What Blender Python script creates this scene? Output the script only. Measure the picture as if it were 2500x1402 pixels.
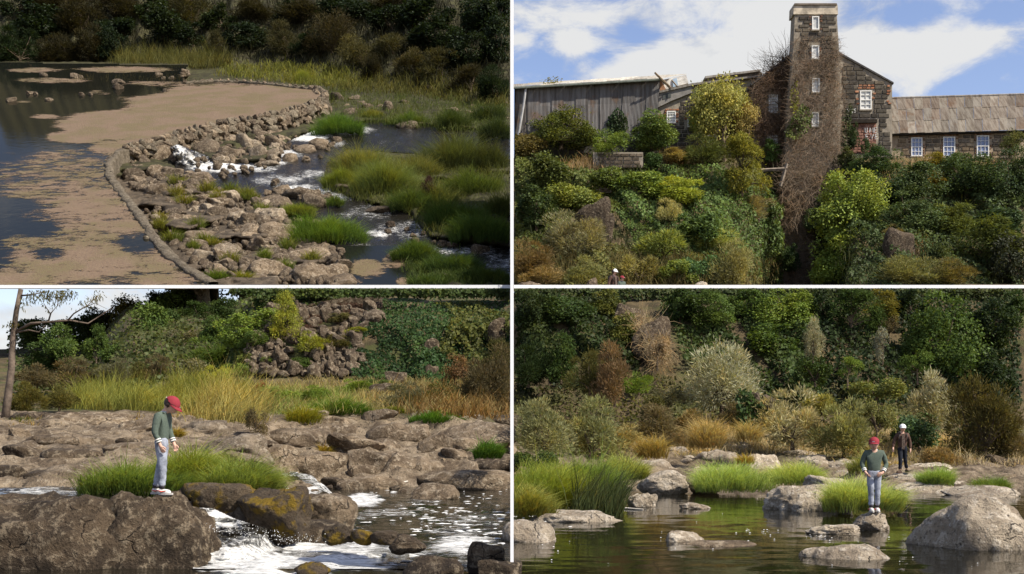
import bpy, bmesh, math, random
import numpy as np
from mathutils import Vector, Matrix, Euler

for _o in list(bpy.data.objects):
    bpy.data.objects.remove(_o)
scene = bpy.context.scene
COL = scene.collection
R = math.radians
random.seed(7)
RNG = np.random.default_rng(7)

# ------------------------------------------------------------------ camera
F, YH = 3000.0, 1040.0          # focal length and eye level, in pixels of the 2500 px wide photograph
cam_d = bpy.data.cameras.new('camera')
cam_d.lens = 36.0 * F / 2500.0
cam_d.sensor_width = 36.0
cam_d.shift_y = (YH - 701.0) / 2500.0
cam_d.clip_start = 0.5
cam_d.clip_end = 3000
cam = bpy.data.objects.new('camera', cam_d)
COL.objects.link(cam)
cam.location = (0, 0, 0)
cam.rotation_euler = (R(90), 0, 0)
scene.camera = cam

# ------------------------------------------------------------------ sun and sky
SUN = Vector((0.60, -0.36, 0.72)).normalized()      # direction towards the sun
sun_d = bpy.data.lights.new('sun', 'SUN')
sun_d.energy = 5.0
sun_d.angle = R(0.6)
sun_d.color = (1.0, 0.93, 0.82)
sun = bpy.data.objects.new('sun', sun_d)
COL.objects.link(sun)
sun.rotation_euler = (-SUN).to_track_quat('-Z', 'Y').to_euler()
sun.location = (40, -10, 60)

world = bpy.data.worlds.new('World')
scene.world = world
world.use_nodes = True
wn, wl = world.node_tree.nodes, world.node_tree.links
wn.clear()
w_out = wn.new('ShaderNodeOutputWorld')
w_bg = wn.new('ShaderNodeBackground')
w_bg.inputs['Strength'].default_value = 0.115
w_sky = wn.new('ShaderNodeTexSky')
w_sky.sky_type = 'NISHITA'
w_sky.sun_disc = False
w_sky.sun_elevation = math.asin(SUN.z)
w_sky.sun_rotation = math.atan2(SUN.x, SUN.y)
w_sky.air_density = 1.0
w_sky.dust_density = 0.6
w_sky.ozone_density = 2.2
w_tint = wn.new('ShaderNodeMix'); w_tint.data_type = 'RGBA'; w_tint.blend_type = 'MULTIPLY'; w_tint.inputs[0].default_value = 1.0
w_tint.inputs[7].default_value = (1.10, 0.97, 1.02, 1)
wl.new(w_sky.outputs[0], w_tint.inputs[6])
wl.new(w_tint.outputs[2], w_bg.inputs['Color'])
w_tc = wn.new('ShaderNodeTexCoord')


def wmath(op, a, b=None, clamp=False):
    n = wn.new('ShaderNodeMath'); n.operation = op; n.use_clamp = clamp
    for i, v in enumerate((a, b)):
        if v is None:
            continue
        if isinstance(v, (int, float)):
            n.inputs[i].default_value = v
        else:
            wl.new(v, n.inputs[i])
    return n.outputs[0]


w_map = wn.new('ShaderNodeMapping')
w_map.inputs['Scale'].default_value = (1, 1, 2.0)
wl.new(w_tc.outputs['Generated'], w_map.inputs['Vector'])
w_n1 = wn.new('ShaderNodeTexNoise')
w_n1.inputs['Scale'].default_value = 11.0
w_n1.inputs['Detail'].default_value = 9
w_n1.inputs['Roughness'].default_value = 0.68
w_n1.inputs['Distortion'].default_value = 0.45
wl.new(w_map.outputs[0], w_n1.inputs['Vector'])
w_n2 = wn.new('ShaderNodeTexNoise')
w_n2.inputs['Scale'].default_value = 2.6
w_n2.inputs['Detail'].default_value = 3
wl.new(w_map.outputs[0], w_n2.inputs['Vector'])
# heaped cloud banks: direction (from the photograph's sky), radius, weight
BANKS = [(2200, 130, 150, .34), (2080, 120, 110, .25), (2330, 120, 110, .26), (2420, 90, 70, .15), (1640, 175, 150, .34),
         (1800, 150, 120, .34), (1500, 190, 90, .2), (1880, 110, 80, .16), (1880, 30, 160, .28), (1640, 20, 90, .14),
         (1400, 30, 120, .2), (1390, 110, 60, .22), (1265, 95, 40, .2), (2250, 215, 70, .16), (2450, 190, 50, .12),
         (1960, 60, 80, .2), (120, 770, 70, .16), (230, 745, 50, .12), (1560, 90, 70, -.2), (1330, 160, 70, -.22),
         (1480, 140, 60, -.16), (2180, 45, 50, -.15), (2440, 40, 50, -.2), (2260, 30, 50, -.2), (1450, 80, 40, -.15),
         (2290, 215, 55, -.10), (2370, 220, 60, -.16), (50, 715, 60, -.3), (180, 715, 50, -.2)]
bias = wmath('ADD', wmath('MULTIPLY', wmath('SUBTRACT', w_n2.outputs[0], 0.5), 0.6), 0.035)
for (bx, by, br, bw) in BANKS:
    c = Vector(((bx - 1250) / F, 1, (YH - by) / F)).normalized()
    dn = wn.new('ShaderNodeVectorMath'); dn.operation = 'DISTANCE'
    wl.new(w_map.outputs[0], dn.inputs[0])
    dn.inputs[1].default_value = (c.x, c.y, c.z * 2.0)
    t = wmath('SUBTRACT', 1.0, wmath('DIVIDE', dn.outputs['Value'], br * 1.25 / F), True)
    bias = wmath('ADD', bias, wmath('MULTIPLY', t, bw))
cl = wmath('ADD', w_n1.outputs[0], bias)
w_mr = wn.new('ShaderNodeMapRange'); w_mr.interpolation_type = 'SMOOTHSTEP'
w_mr.inputs['From Min'].default_value = 0.50
w_mr.inputs['From Max'].default_value = 0.78
wl.new(cl, w_mr.inputs['Value'])
w_cr = wn.new('ShaderNodeValToRGB')
w_cr.color_ramp.elements[0].position = 0.44
w_cr.color_ramp.elements[0].color = (0.62, 0.66, 0.74, 1)
w_cr.color_ramp.elements[1].position = 0.62
w_cr.color_ramp.elements[1].color = (1, 1, 0.99, 1)
w_n3 = wn.new('ShaderNodeTexNoise'); w_n3.inputs['Scale'].default_value = 16; w_n3.inputs['Detail'].default_value = 6
wl.new(w_map.outputs[0], w_n3.inputs['Vector'])
wl.new(wmath('ADD', wmath('MULTIPLY', cl, 0.55), wmath('MULTIPLY', w_n3.outputs[0], 0.45)), w_cr.inputs[0])
w_bg2 = wn.new('ShaderNodeBackground')
w_bg2.inputs['Strength'].default_value = 0.55
wl.new(w_cr.outputs[0], w_bg2.inputs['Color'])
w_mix = wn.new('ShaderNodeMixShader')
wl.new(wmath('MULTIPLY', w_mr.outputs[0], 0.96), w_mix.inputs[0])
wl.new(w_bg.outputs[0], w_mix.inputs[1])
wl.new(w_bg2.outputs[0], w_mix.inputs[2])
wl.new(w_mix.outputs[0], w_out.inputs['Surface'])

scene.view_settings.view_transform = 'Standard'
scene.view_settings.look = 'None'
scene.view_settings.exposure = 0.56
scene.view_settings.gamma = 1.0
scene.view_settings.use_curve_mapping = False
scene.render.engine = 'CYCLES'
scene.cycles.max_bounces = 6
scene.cycles.transparent_max_bounces = 8
scene.cycles.caustics_reflective = False
scene.cycles.caustics_refractive = False
scene.cycles.use_denoising = True


# ------------------------------------------------------------------ helpers: geometry
def at(px, py, Y):
    return Vector(((px - 1250) / F * Y, Y, (YH - py) / F * Y))


def _h(ix, iy, iz, s):
    n = (ix * 374761393 + iy * 668265263 + iz * 1274126177 + s * 974711) & 0x7fffffff
    n = (n ^ (n >> 13)) * 1103515245 & 0x7fffffff
    n = (n ^ (n >> 15)) * 12345701 & 0x7fffffff
    return ((n ^ (n >> 11)) & 0xffff) / 32767.5 - 1.0


def vn(p, s=0):
    p = np.asarray(p, float)
    i = np.floor(p).astype(np.int64); f = p - i
    f = f * f * (3 - 2 * f)
    r = 0
    for a in (0, 1):
        for b in (0, 1):
            for c in (0, 1):
                w = (f[..., 0] if a else 1 - f[..., 0]) * (f[..., 1] if b else 1 - f[..., 1]) * (f[..., 2] if c else 1 - f[..., 2])
                r = r + w * _h(i[..., 0] + a, i[..., 1] + b, i[..., 2] + c, s)
    return r


def fbm(p, o=4, s=0):
    p = np.asarray(p, float); r = 0; a = 1.0
    for k in range(o):
        r = r + a * vn(p * (2 ** k), s + k * 17); a *= 0.5
    return r


def fb2(x, y, o=4, s=0):
    return fbm(np.stack([x, y, np.zeros_like(x)], -1), o, s)


def sst(a, b, x):
    t = np.clip((x - a) / (b - a), 0, 1)
    return t * t * (3 - 2 * t)


def mesh(name, V, Fs, mat=None, smooth=False, rnd=None, attrs=None):
    """V (n,3); Fs: list of (m,k) int arrays"""
    me = bpy.data.meshes.new(name)
    V = np.asarray(V, np.float32)
    if isinstance(Fs, np.ndarray):
        Fs = [Fs]
    Fs = [np.asarray(f, np.int32) for f in Fs if len(f)]
    me.vertices.add(len(V)); me.vertices.foreach_set('co', V.ravel())
    loops = np.concatenate([f.ravel() for f in Fs])
    tot = np.concatenate([np.full(len(f), f.shape[1], np.int32) for f in Fs])
    st = np.concatenate([[0], np.cumsum(tot)[:-1]]).astype(np.int32)
    me.loops.add(len(loops)); me.loops.foreach_set('vertex_index', loops)
    me.polygons.add(len(tot)); me.polygons.foreach_set('loop_start', st); me.polygons.foreach_set('loop_total', tot)
    me.polygons.foreach_set('use_smooth', np.full(len(tot), smooth, bool))
    me.update(calc_edges=True)
    if rnd is not None:
        a = me.attributes.new('rnd', 'FLOAT', 'POINT'); a.data.foreach_set('value', np.asarray(rnd, np.float32))
    for k, v in (attrs or {}).items():
        a = me.attributes.new(k, 'FLOAT', 'POINT'); a.data.foreach_set('value', np.asarray(v, np.float32))
    if mat:
        me.materials.append(mat)
    return me


def ob(name, me, loc=(0, 0, 0), rot=(0, 0, 0), sc=(1, 1, 1), parent=None, color=None):
    o = bpy.data.objects.new(name, me)
    COL.objects.link(o)
    o.location = loc; o.rotation_euler = rot; o.scale = sc
    if parent is not None:
        o.parent = parent
    if color is not None:
        o.color = (*color, 1)
    return o


def tag(o, label=None, cat=None, group=None, kind=None):
    if label: o['label'] = label
    if cat: o['category'] = cat
    if group: o['group'] = group
    if kind: o['kind'] = kind
    return o


def grid_faces(nx, ny):
    i = np.arange((nx - 1) * (ny - 1)); x = i % (nx - 1); y = i // (nx - 1)
    a = y * nx + x
    return np.stack([a, a + 1, a + 1 + nx, a + nx], -1)


class MB:
    """collects boxes, prisms and tubes into one mesh"""
    def __init__(s): s.V = []; s.F = []
    def add(s, vs, fs):
        b = len(s.V); s.V += [tuple(v) for v in vs]; s.F += [tuple(i + b for i in f) for f in fs]
    def box(s, a, b):
        x0, y0, z0 = a; x1, y1, z1 = b
        s.add([(x0, y0, z0), (x1, y0, z0), (x1, y1, z0), (x0, y1, z0), (x0, y0, z1), (x1, y0, z1), (x1, y1, z1), (x0, y1, z1)],
              [(0, 3, 2, 1), (4, 5, 6, 7), (0, 1, 5, 4), (1, 2, 6, 5), (2, 3, 7, 6), (3, 0, 4, 7)])
    def prism(s, pts, d):
        """pts: outline facing -Y (counter-clockwise seen from the camera), pushed back by d along Y"""
        n = len(pts)
        s.add([tuple(p) for p in pts] + [(p[0], p[1] + d, p[2]) for p in pts],
              [tuple(range(n)), tuple(range(2 * n - 1, n - 1, -1))] + [(i, i + n, (i + 1) % n + n, (i + 1) % n) for i in range(n)])
    def tube(s, pts, rad, k=6, cap=True):
        pts = [Vector(p) for p in pts]; b = len(s.V); n = len(pts)
        up = Vector((0.3, 0.2, 1)).normalized()
        for i, p in enumerate(pts):
            t = (pts[min(i + 1, n - 1)] - pts[max(i - 1, 0)]).normalized()
            a = t.cross(up)
            if a.length < 1e-3: a = t.cross(Vector((1, 0, 0)))
            a.normalize(); c = t.cross(a)
            r = rad[i] if hasattr(rad, '__len__') else rad
            for j in range(k):
                th = 2 * math.pi * j / k
                s.V.append(tuple(p + (a * math.cos(th) + c * math.sin(th)) * r))
        for i in range(n - 1):
            for j in range(k):
                s.F.append((b + i * k + j, b + i * k + (j + 1) % k, b + (i + 1) * k + (j + 1) % k, b + (i + 1) * k + j))
        if cap:
            s.F.append(tuple(b + j for j in range(k))[::-1]); s.F.append(tuple(b + (n - 1) * k + j for j in range(k)))
    def mesh(s, name, mat, smooth=False):
        me = bpy.data.meshes.new(name)
        me.from_pydata(s.V, [], s.F); me.update()
        if smooth:
            me.polygons.foreach_set('use_smooth', np.full(len(me.polygons), True, bool))
        me.materials.append(mat)
        return me
    def build(s, name, mat, parent=None, smooth=False, color=None):
        return ob(name, s.mesh(name, mat, smooth), parent=parent, color=color)


# ------------------------------------------------------------------ helpers: materials
def newmat(name):
    m = bpy.data.materials.new(name); m.use_nodes = True
    nt = m.node_tree; nt.nodes.clear()
    return m, nt.nodes, nt.links


class NT:
    def __init__(s, name):
        s.m, s.n, s.l = newmat(name)
        s.out = s.n.new('ShaderNodeOutputMaterial')
    def put(s, v, sock):
        if v is None: return
        if isinstance(v, bpy.types.NodeSocket): s.l.new(v, sock)
        elif isinstance(v, (tuple, list)) and sock.type == 'RGBA' and len(v) == 3: sock.default_value = (*v, 1)
        else: sock.default_value = v
    def math(s, op, a, b=None, c=None, clamp=False):
        n = s.n.new('ShaderNodeMath'); n.operation = op; n.use_clamp = clamp
        for i, v in enumerate((a, b, c)): s.put(v, n.inputs[i])
        return n.outputs[0]
    def noise(s, vec, scale, detail=4, rough=0.55, dist=0.0):
        n = s.n.new('ShaderNodeTexNoise')
        s.put(vec, n.inputs['Vector']); s.put(scale, n.inputs['Scale']); s.put(detail, n.inputs['Detail'])
        s.put(rough, n.inputs['Roughness']); s.put(dist, n.inputs['Distortion'])
        return n.outputs[0]
    def noisec(s, vec, scale, detail=2):
        n = s.n.new('ShaderNodeTexNoise'); s.put(vec, n.inputs['Vector']); s.put(scale, n.inputs['Scale']); s.put(detail, n.inputs['Detail'])
        return n.outputs[1]
    def voro(s, vec, scale, feature='F1', rand=1.0):
        n = s.n.new('ShaderNodeTexVoronoi'); n.feature = feature
        s.put(vec, n.inputs['Vector']); s.put(scale, n.inputs['Scale']); s.put(rand, n.inputs['Randomness'])
        return n.outputs['Distance']
    def mr(s, v, a, b, c=0.0, d=1.0, smooth=True):
        n = s.n.new('ShaderNodeMapRange'); n.interpolation_type = 'SMOOTHSTEP' if smooth else 'LINEAR'
        for i, x in enumerate((v, a, b, c, d)): s.put(x, n.inputs[i])
        return n.outputs[0]
    def mix(s, f, a, b, mode='MIX'):
        n = s.n.new('ShaderNodeMix'); n.data_type = 'RGBA'; n.blend_type = mode
        s.put(f, n.inputs[0]); s.put(a, n.inputs[6]); s.put(b, n.inputs[7])
        return n.outputs[2]
    def pos(s): return s.n.new('ShaderNodeNewGeometry').outputs['Position']
    def vmul(s, v, k):
        n = s.n.new('ShaderNodeVectorMath'); n.operation = 'MULTIPLY'; s.put(v, n.inputs[0]); n.inputs[1].default_value = k
        return n.outputs[0]
    def vadd(s, v, k):
        n = s.n.new('ShaderNodeVectorMath'); n.operation = 'ADD'; s.put(v, n.inputs[0]); s.put(k, n.inputs[1])
        return n.outputs[0]
    def attr(s, name):
        n = s.n.new('ShaderNodeAttribute'); n.attribute_name = name
        return n.outputs['Fac']
    def info(s): return s.n.new('ShaderNodeObjectInfo')
    def bump(s, h, strength=0.5, dist=0.05, normal=None):
        n = s.n.new('ShaderNodeBump'); s.put(h, n.inputs['Height']); n.inputs['Strength'].default_value = strength
        n.inputs['Distance'].default_value = dist; s.put(normal, n.inputs['Normal'])
        return n.outputs[0]
    def bsdf(s, color, rough=0.8, spec=0.3, normal=None, metal=0.0):
        n = s.n.new('ShaderNodeBsdfPrincipled')
        s.put(color, n.inputs['Base Color']); s.put(rough, n.inputs['Roughness']); s.put(spec, n.inputs['Specular IOR Level'])
        s.put(normal, n.inputs['Normal']); s.put(metal, n.inputs['Metallic'])
        return n.outputs[0]
    def mixs(s, f, a, b):
        n = s.n.new('ShaderNodeMixShader'); s.put(f, n.inputs[0]); s.l.new(a, n.inputs[1]); s.l.new(b, n.inputs[2])
        return n.outputs[0]
    def node(s, t): return s.n.new(t)
    def done(s, sh): s.l.new(sh, s.out.inputs['Surface']); return s.m


def plain(name, color, rough=0.8, spec=0.3, var=0.25, scale=6.0, bump=0.0):
    t = NT(name); p = t.pos()
    n = t.noise(p, scale, 5, 0.6)
    c = t.mix(1.0, color, t.mix(t.mr(n, 0.3, 0.7), (1 - var,) * 3, (1 + var,) * 3), 'MULTIPLY')
    return t.done(t.bsdf(c, rough, spec, t.bump(t.noise(p, scale * 5, 4), bump, 0.03) if bump else None))


def tinted(name, rough=0.8, spec=0.25, var=0.25, scale=6.0, bump=0.3, bscale=30.0, bdist=0.02):
    """colour comes from the object, grain from the material"""
    t = NT(name); p = t.pos(); c = t.info().outputs['Color']
    n = t.noise(p, scale, 6, 0.65)
    c = t.mix(1.0, c, t.mix(t.mr(n, 0.3, 0.7), (1 - var,) * 3, (1 + var,) * 3), 'MULTIPLY')
    return t.done(t.bsdf(c, rough, spec, t.bump(t.noise(p, bscale, 4), bump, bdist)))


def leaf_mat(name, trans=0.3, spec=0.25, rough=0.5, warm=(1.35, 1.15, 0.7), straw=0.6):
    t = NT(name); i = t.info(); c = i.outputs['Color']
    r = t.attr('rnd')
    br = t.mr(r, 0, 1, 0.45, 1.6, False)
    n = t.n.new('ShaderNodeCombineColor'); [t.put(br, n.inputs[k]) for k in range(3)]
    c1 = t.mix(1.0, c, n.outputs[0], 'MULTIPLY')
    patch = t.noise(t.pos(), 0.55, 3)
    c1 = t.mix(t.math('MULTIPLY', t.mr(patch, 0.45, 0.7), 0.7), c1, t.mix(1.0, c1, warm, 'MULTIPLY'))
    st_ = t.math('MULTIPLY', t.mr(t.noise(t.pos(), 9.0, 3), 0.54, 0.68), straw)
    c1 = t.mix(st_, c1, t.mix(1.0, c1, (1.75, 1.15, 0.75), 'MULTIPLY'))
    b = t.bsdf(c1, rough, spec)
    tr = t.node('ShaderNodeBsdfTranslucent'); t.put(t.mix(1.0, c1, (1.3, 1.25, 0.6), 'MULTIPLY'), tr.inputs['Color'])
    return t.done(t.mixs(trans, b, tr.outputs[0]))


def rock_mat(name, c1, c2, c3, fine=1.0, moss=0.0, pit=0.3, lichen=0.25):
    """weathered basalt: two browns, pale lichen, pits and cracks"""
    t = NT(name); p = t.pos(); i = t.info()
    ofs = t.node('ShaderNodeVectorMath'); ofs.operation = 'ADD'
    cv = t.node('ShaderNodeCombineXYZ'); t.put(t.math('MULTIPLY', i.outputs['Random'], 31.0), cv.inputs[0]); t.put(t.math('MULTIPLY', i.outputs['Random'], 17.0), cv.inputs[2])
    t.l.new(p, ofs.inputs[0]); t.l.new(cv.outputs[0], ofs.inputs[1]); q = ofs.outputs[0]
    n1 = t.noise(q, 1.3 * fine, 6, 0.62, 0.3)
    n2 = t.noise(q, 5.0 * fine, 6, 0.7)
    n3 = t.noise(q, 16.0 * fine, 5, 0.7)
    c = t.mix(t.mr(n1, 0.35, 0.66), c1, c2)
    c = t.mix(t.math('MULTIPLY', t.mr(n2, 0.50, 0.62), lichen * 2.6, clamp=True), c, c3)
    c = t.mix(t.math('MULTIPLY', t.mr(t.noise(q, 9.0 * fine, 6, .75), 0.60, 0.68), lichen * 2.4, clamp=True), c, tuple(min(.7, k * 1.35) for k in c3))
    c = t.mix(t.math('MULTIPLY', t.mr(n3, 0.54, 0.66), 0.75), c, (c1[0] * .35, c1[1] * .35, c1[2] * .35))
    warp = t.vadd(q, t.vmul(t.noisec(q, 2.6 * fine, 5), (0.55 / fine,) * 3))
    cr = t.voro(warp, 0.85 * fine, 'DISTANCE_TO_EDGE')
    crack = t.math('MULTIPLY', t.mr(cr, 0.0, 0.018, 1.0, 0.0), t.mr(n1, 0.50, 0.62))
    c = t.mix(t.math('MULTIPLY', crack, 0.8), c, (0.018, 0.014, 0.010))
    pv = t.mr(t.voro(q, 7.0 * fine), 0.0, 0.30, 1.0, 0.0)
    pitm = t.math('MULTIPLY', pv, t.mr(n2, 0.5, 0.62))
    c = t.mix(t.math('MULTIPLY', pitm, pit * 1.6, clamp=True), c, (0.03, 0.023, 0.016))
    c = t.mix(1.0, c, t.mix(i.outputs['Random'], (0.78, 0.76, 0.74), (1.18, 1.16, 1.12)), 'MULTIPLY')
    if moss:
        mm = t.math('MULTIPLY', t.mr(t.noise(q, 1.8 * fine, 5, 0.6), 0.50, 0.60), moss)
        c = t.mix(mm, c, t.mix(n2, (0.05, 0.055, 0.008), (0.30, 0.17, 0.012)))
    h = t.math('ADD', t.math('MULTIPLY', n2, 1.2), t.math('MULTIPLY', n3, 0.7))
    h = t.math('SUBTRACT', h, t.math('MULTIPLY', crack, 0.9))
    h = t.math('SUBTRACT', h, t.math('MULTIPLY', pitm, 0.5))
    return t.done(t.bsdf(c, 0.85, 0.22, t.bump(h, 0.95, 0.13 / fine)))


M = {}
M['leaf'] = leaf_mat('leaf_glossy', 0.30, 0.14, 0.55)
M['leaf_matte'] = leaf_mat('leaf_matte', 0.32, 0.08, 0.8)
M['grass'] = leaf_mat('grass_blade', 0.38, 0.12, 0.65, (1.3, 1.05, 0.6))
M['straw'] = leaf_mat('dry_straw', 0.25, 0.1, 0.8, (1.1, 0.95, 0.75))
M['bark'] = plain('bark', (0.10, 0.075, 0.05), 0.9, 0.1, 0.45, 4, 0.6)
M['twig'] = tinted('dead_twig', 0.9, 0.1, 0.35, 3)
M['rock'] = rock_mat('basalt', (0.090, 0.064, 0.040), (0.25, 0.19, 0.125), (0.41, 0.34, 0.245))
M['rock_pale'] = rock_mat('pale_basalt', (0.29, 0.235, 0.17), (0.50, 0.425, 0.32), (0.66, 0.59, 0.48), 1.0, 0, 0.6, 0.3)
M['rock_tan'] = rock_mat('tan_basalt', (0.16, 0.125, 0.085), (0.33, 0.265, 0.185), (0.47, 0.40, 0.30), 1.0, 0, 0.5, 0.3)
M['rock_dark'] = rock_mat('dark_basalt', (0.036, 0.026, 0.017), (0.105, 0.076, 0.048), (0.26, 0.21, 0.145), 1.6, 0, 0.6, 0.27)
M['rock_moss'] = rock_mat('mossy_basalt', (0.045, 0.033, 0.022), (0.105, 0.078, 0.05), (0.16, 0.13, 0.09), 1.6, 0.95, 0.3, 0.12)
M['rock_far'] = rock_mat('cliff_basalt', (0.070, 0.050, 0.032), (0.135, 0.102, 0.068), (0.29, 0.24, 0.17), 1.3, 0, 0.3, 0.3)


# ------------------------------------------------------------------ rocks
def ico(sub):
    bm = bmesh.new(); bmesh.ops.create_icosphere(bm, subdivisions=sub, radius=1.0)
    V = np.array([v.co[:] for v in bm.verts]); Fc = np.array([[v.index for v in f.verts] for f in bm.faces]); bm.free()
    return V, Fc


ICO = {k: ico(k) for k in (2, 3, 4, 5)}


def rock_shape(seed, sub=3, planes=13, dmin=0.55, dmax=0.95, beta=16, rough=0.07, fr=2.0, box=2.0):
    rg = np.random.default_rng(seed)
    D, Fc = ICO[sub]
    n = rg.normal(size=(planes, 3)); n /= np.linalg.norm(n, axis=1)[:, None]
    d = rg.uniform(dmin, dmax, planes)
    rk = d[None] / np.maximum(D @ n.T, 0.05)
    rk = np.minimum(rk, 4)
    r = -np.log(np.exp(-beta * rk).sum(1) + np.exp(-beta * 1.1)) / beta
    if box != 2.0:
        r = r / (np.abs(D) ** box).sum(1) ** (1 / box)
    V = D * r[:, None]
    V = V * (1 + rough * fbm(V * fr + seed * 3.1, 4, seed) + 0.5 * rough * (0.5 - np.abs(fbm(V * fr * 3 + seed, 4, seed + 5))))[:, None]
    lo, hi = V.min(0), V.max(0)
    V = (V - (lo + hi) / 2) / (hi - lo)
    return V, Fc


ROCKS = {
    'column': [mesh('rock', *rock_shape(s, 3, 14, 0.55, 0.95, 60, 0.04, 1.6, 5.0), smooth=True) for s in range(61, 71)],
    'round': [mesh('rock', *rock_shape(s, 4, 8, 0.65, 1.0, 9, 0.10, 2.0, 2.4), smooth=True) for s in range(1, 6)],
    'block': [mesh('rock', *rock_shape(s, 4, 15, 0.52, 0.95, 60, 0.055, 1.8, 3.6), smooth=True) for s in range(11, 21)],
    'rough': [mesh('rock', *rock_shape(s, 4, 11, 0.6, 0.98, 14, 0.15, 2.6, 2.8), smooth=True) for s in range(31, 37)],
    'lump': [mesh('rock', *rock_shape(s, 3, 14, 0.5, 0.95, 60, 0.05, 1.6, 3.0), smooth=True) for s in range(41, 51)],
}
for k in list(ROCKS):
    for me in ROCKS[k]:
        if k in ('block', 'column', 'lump'): me.set_sharp_from_angle(angle=R(28))
        me.materials.append(M['rock'])
_rockc = {}


def rock_me(kind, mat, i=None):
    i = random.randrange(len(ROCKS[kind])) if i is None else i % len(ROCKS[kind])
    key = (kind, mat, i)
    if key not in _rockc:
        me = ROCKS[kind][i]
        if mat != 'rock':
            me = me.copy(); me.materials.clear(); me.materials.append(M[mat])
        _rockc[key] = me
    return _rockc[key]


def rock(px0, py0, px1, py1, Y, label=None, mat='rock', kind='round', sink=0.3, deep=0.8, name='boulder', cat='rock', group=None, i=None, tilt=0.0, hero=0, yaw=None, parent=None):
    """a stone that fills the given part of the view at distance Y, its foot sunk into the ground"""
    w = (px1 - px0) / F * Y; h = (py1 - py0) / F * Y
    H = h * (1 + sink)
    c = at((px0 + px1) / 2, py0, Y); c.z -= H / 2
    D = w * deep
    me = rock_me(kind, mat, i)
    if hero:
        par = {'round': (9, 0.65, 1.0, 9, 0.11, 2.0, 2.6), 'block': (14, 0.55, 0.95, 22, 0.09, 2.4, 3.6), 'rough': (5, 0.75, 1.05, 14, 0.15, 2.4, 3.6)}[kind]
        me = mesh('boulder', *rock_shape(hero, 5, *par), mat=M[mat], smooth=True)
    yw = random.uniform(-0.35, 0.35) if yaw is None else yaw
    o = ob(name, me, c + Vector((0, D * 0.25, 0)), (0, tilt, yw), (w * 1.05, D, H), parent)
    if label: tag(o, label, cat, group)
    return o


def slabs(X, Y, n, seed, gap=0.10, rise=0.25, tilt=0.12):
    """fractured bedrock: irregular slabs with their own height and tilt, parted by grooves"""
    rg = np.random.default_rng(seed)
    sx = rg.uniform(X.min(), X.max(), n); sy = rg.uniform(Y.min(), Y.max(), n)
    sz = rg.uniform(-1, 1, n) * rise; tx = rg.normal(0, tilt, n); ty_ = rg.normal(0, tilt, n)
    xf = (X + .35 * fb2(X * .9, Y * .9, 3, seed)).ravel(); yf = (Y + .35 * fb2(X * .9, Y * .9, 3, seed + 9)).ravel()
    out = np.empty(len(xf))
    for i in range(0, len(xf), 8000):
        dx = xf[i:i + 8000, None] - sx; dy = (yf[i:i + 8000, None] - sy)
        d = np.sqrt(dx * dx + dy * dy); k = np.argpartition(d, 1, 1)[:, :2]
        dd = np.take_along_axis(d, k, 1); o = np.argsort(dd, 1); k = np.take_along_axis(k, o, 1); dd = np.take_along_axis(dd, o, 1)
        j = k[:, 0]; r = np.arange(len(j))
        out[i:i + 8000] = sz[j] + np.clip(dx[r, j] * tx[j] + dy[r, j] * ty_[j], -.4, .4) - gap * 2.2 * np.exp(-(dd[:, 1] - dd[:, 0]) / gap)
    return out.reshape(X.shape)


# ------------------------------------------------------------------ plants
def unit(v):
    return v / np.maximum(np.linalg.norm(v, axis=-1, keepdims=True), 1e-9)


def leaf_quads(pos, ax, nr, L, W):
    n = len(pos)
    ax = unit(ax); sd = unit(np.cross(nr, ax))
    L = np.broadcast_to(np.asarray(L, float), (n,))[:, None]; W = np.broadcast_to(np.asarray(W, float), (n,))[:, None]
    V = np.stack([pos, pos + ax * L * 0.45 + sd * W / 2, pos + ax * L, pos + ax * L * 0.45 - sd * W / 2], 1).reshape(-1, 3)
    return V, np.arange(4 * n).reshape(n, 4)


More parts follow.
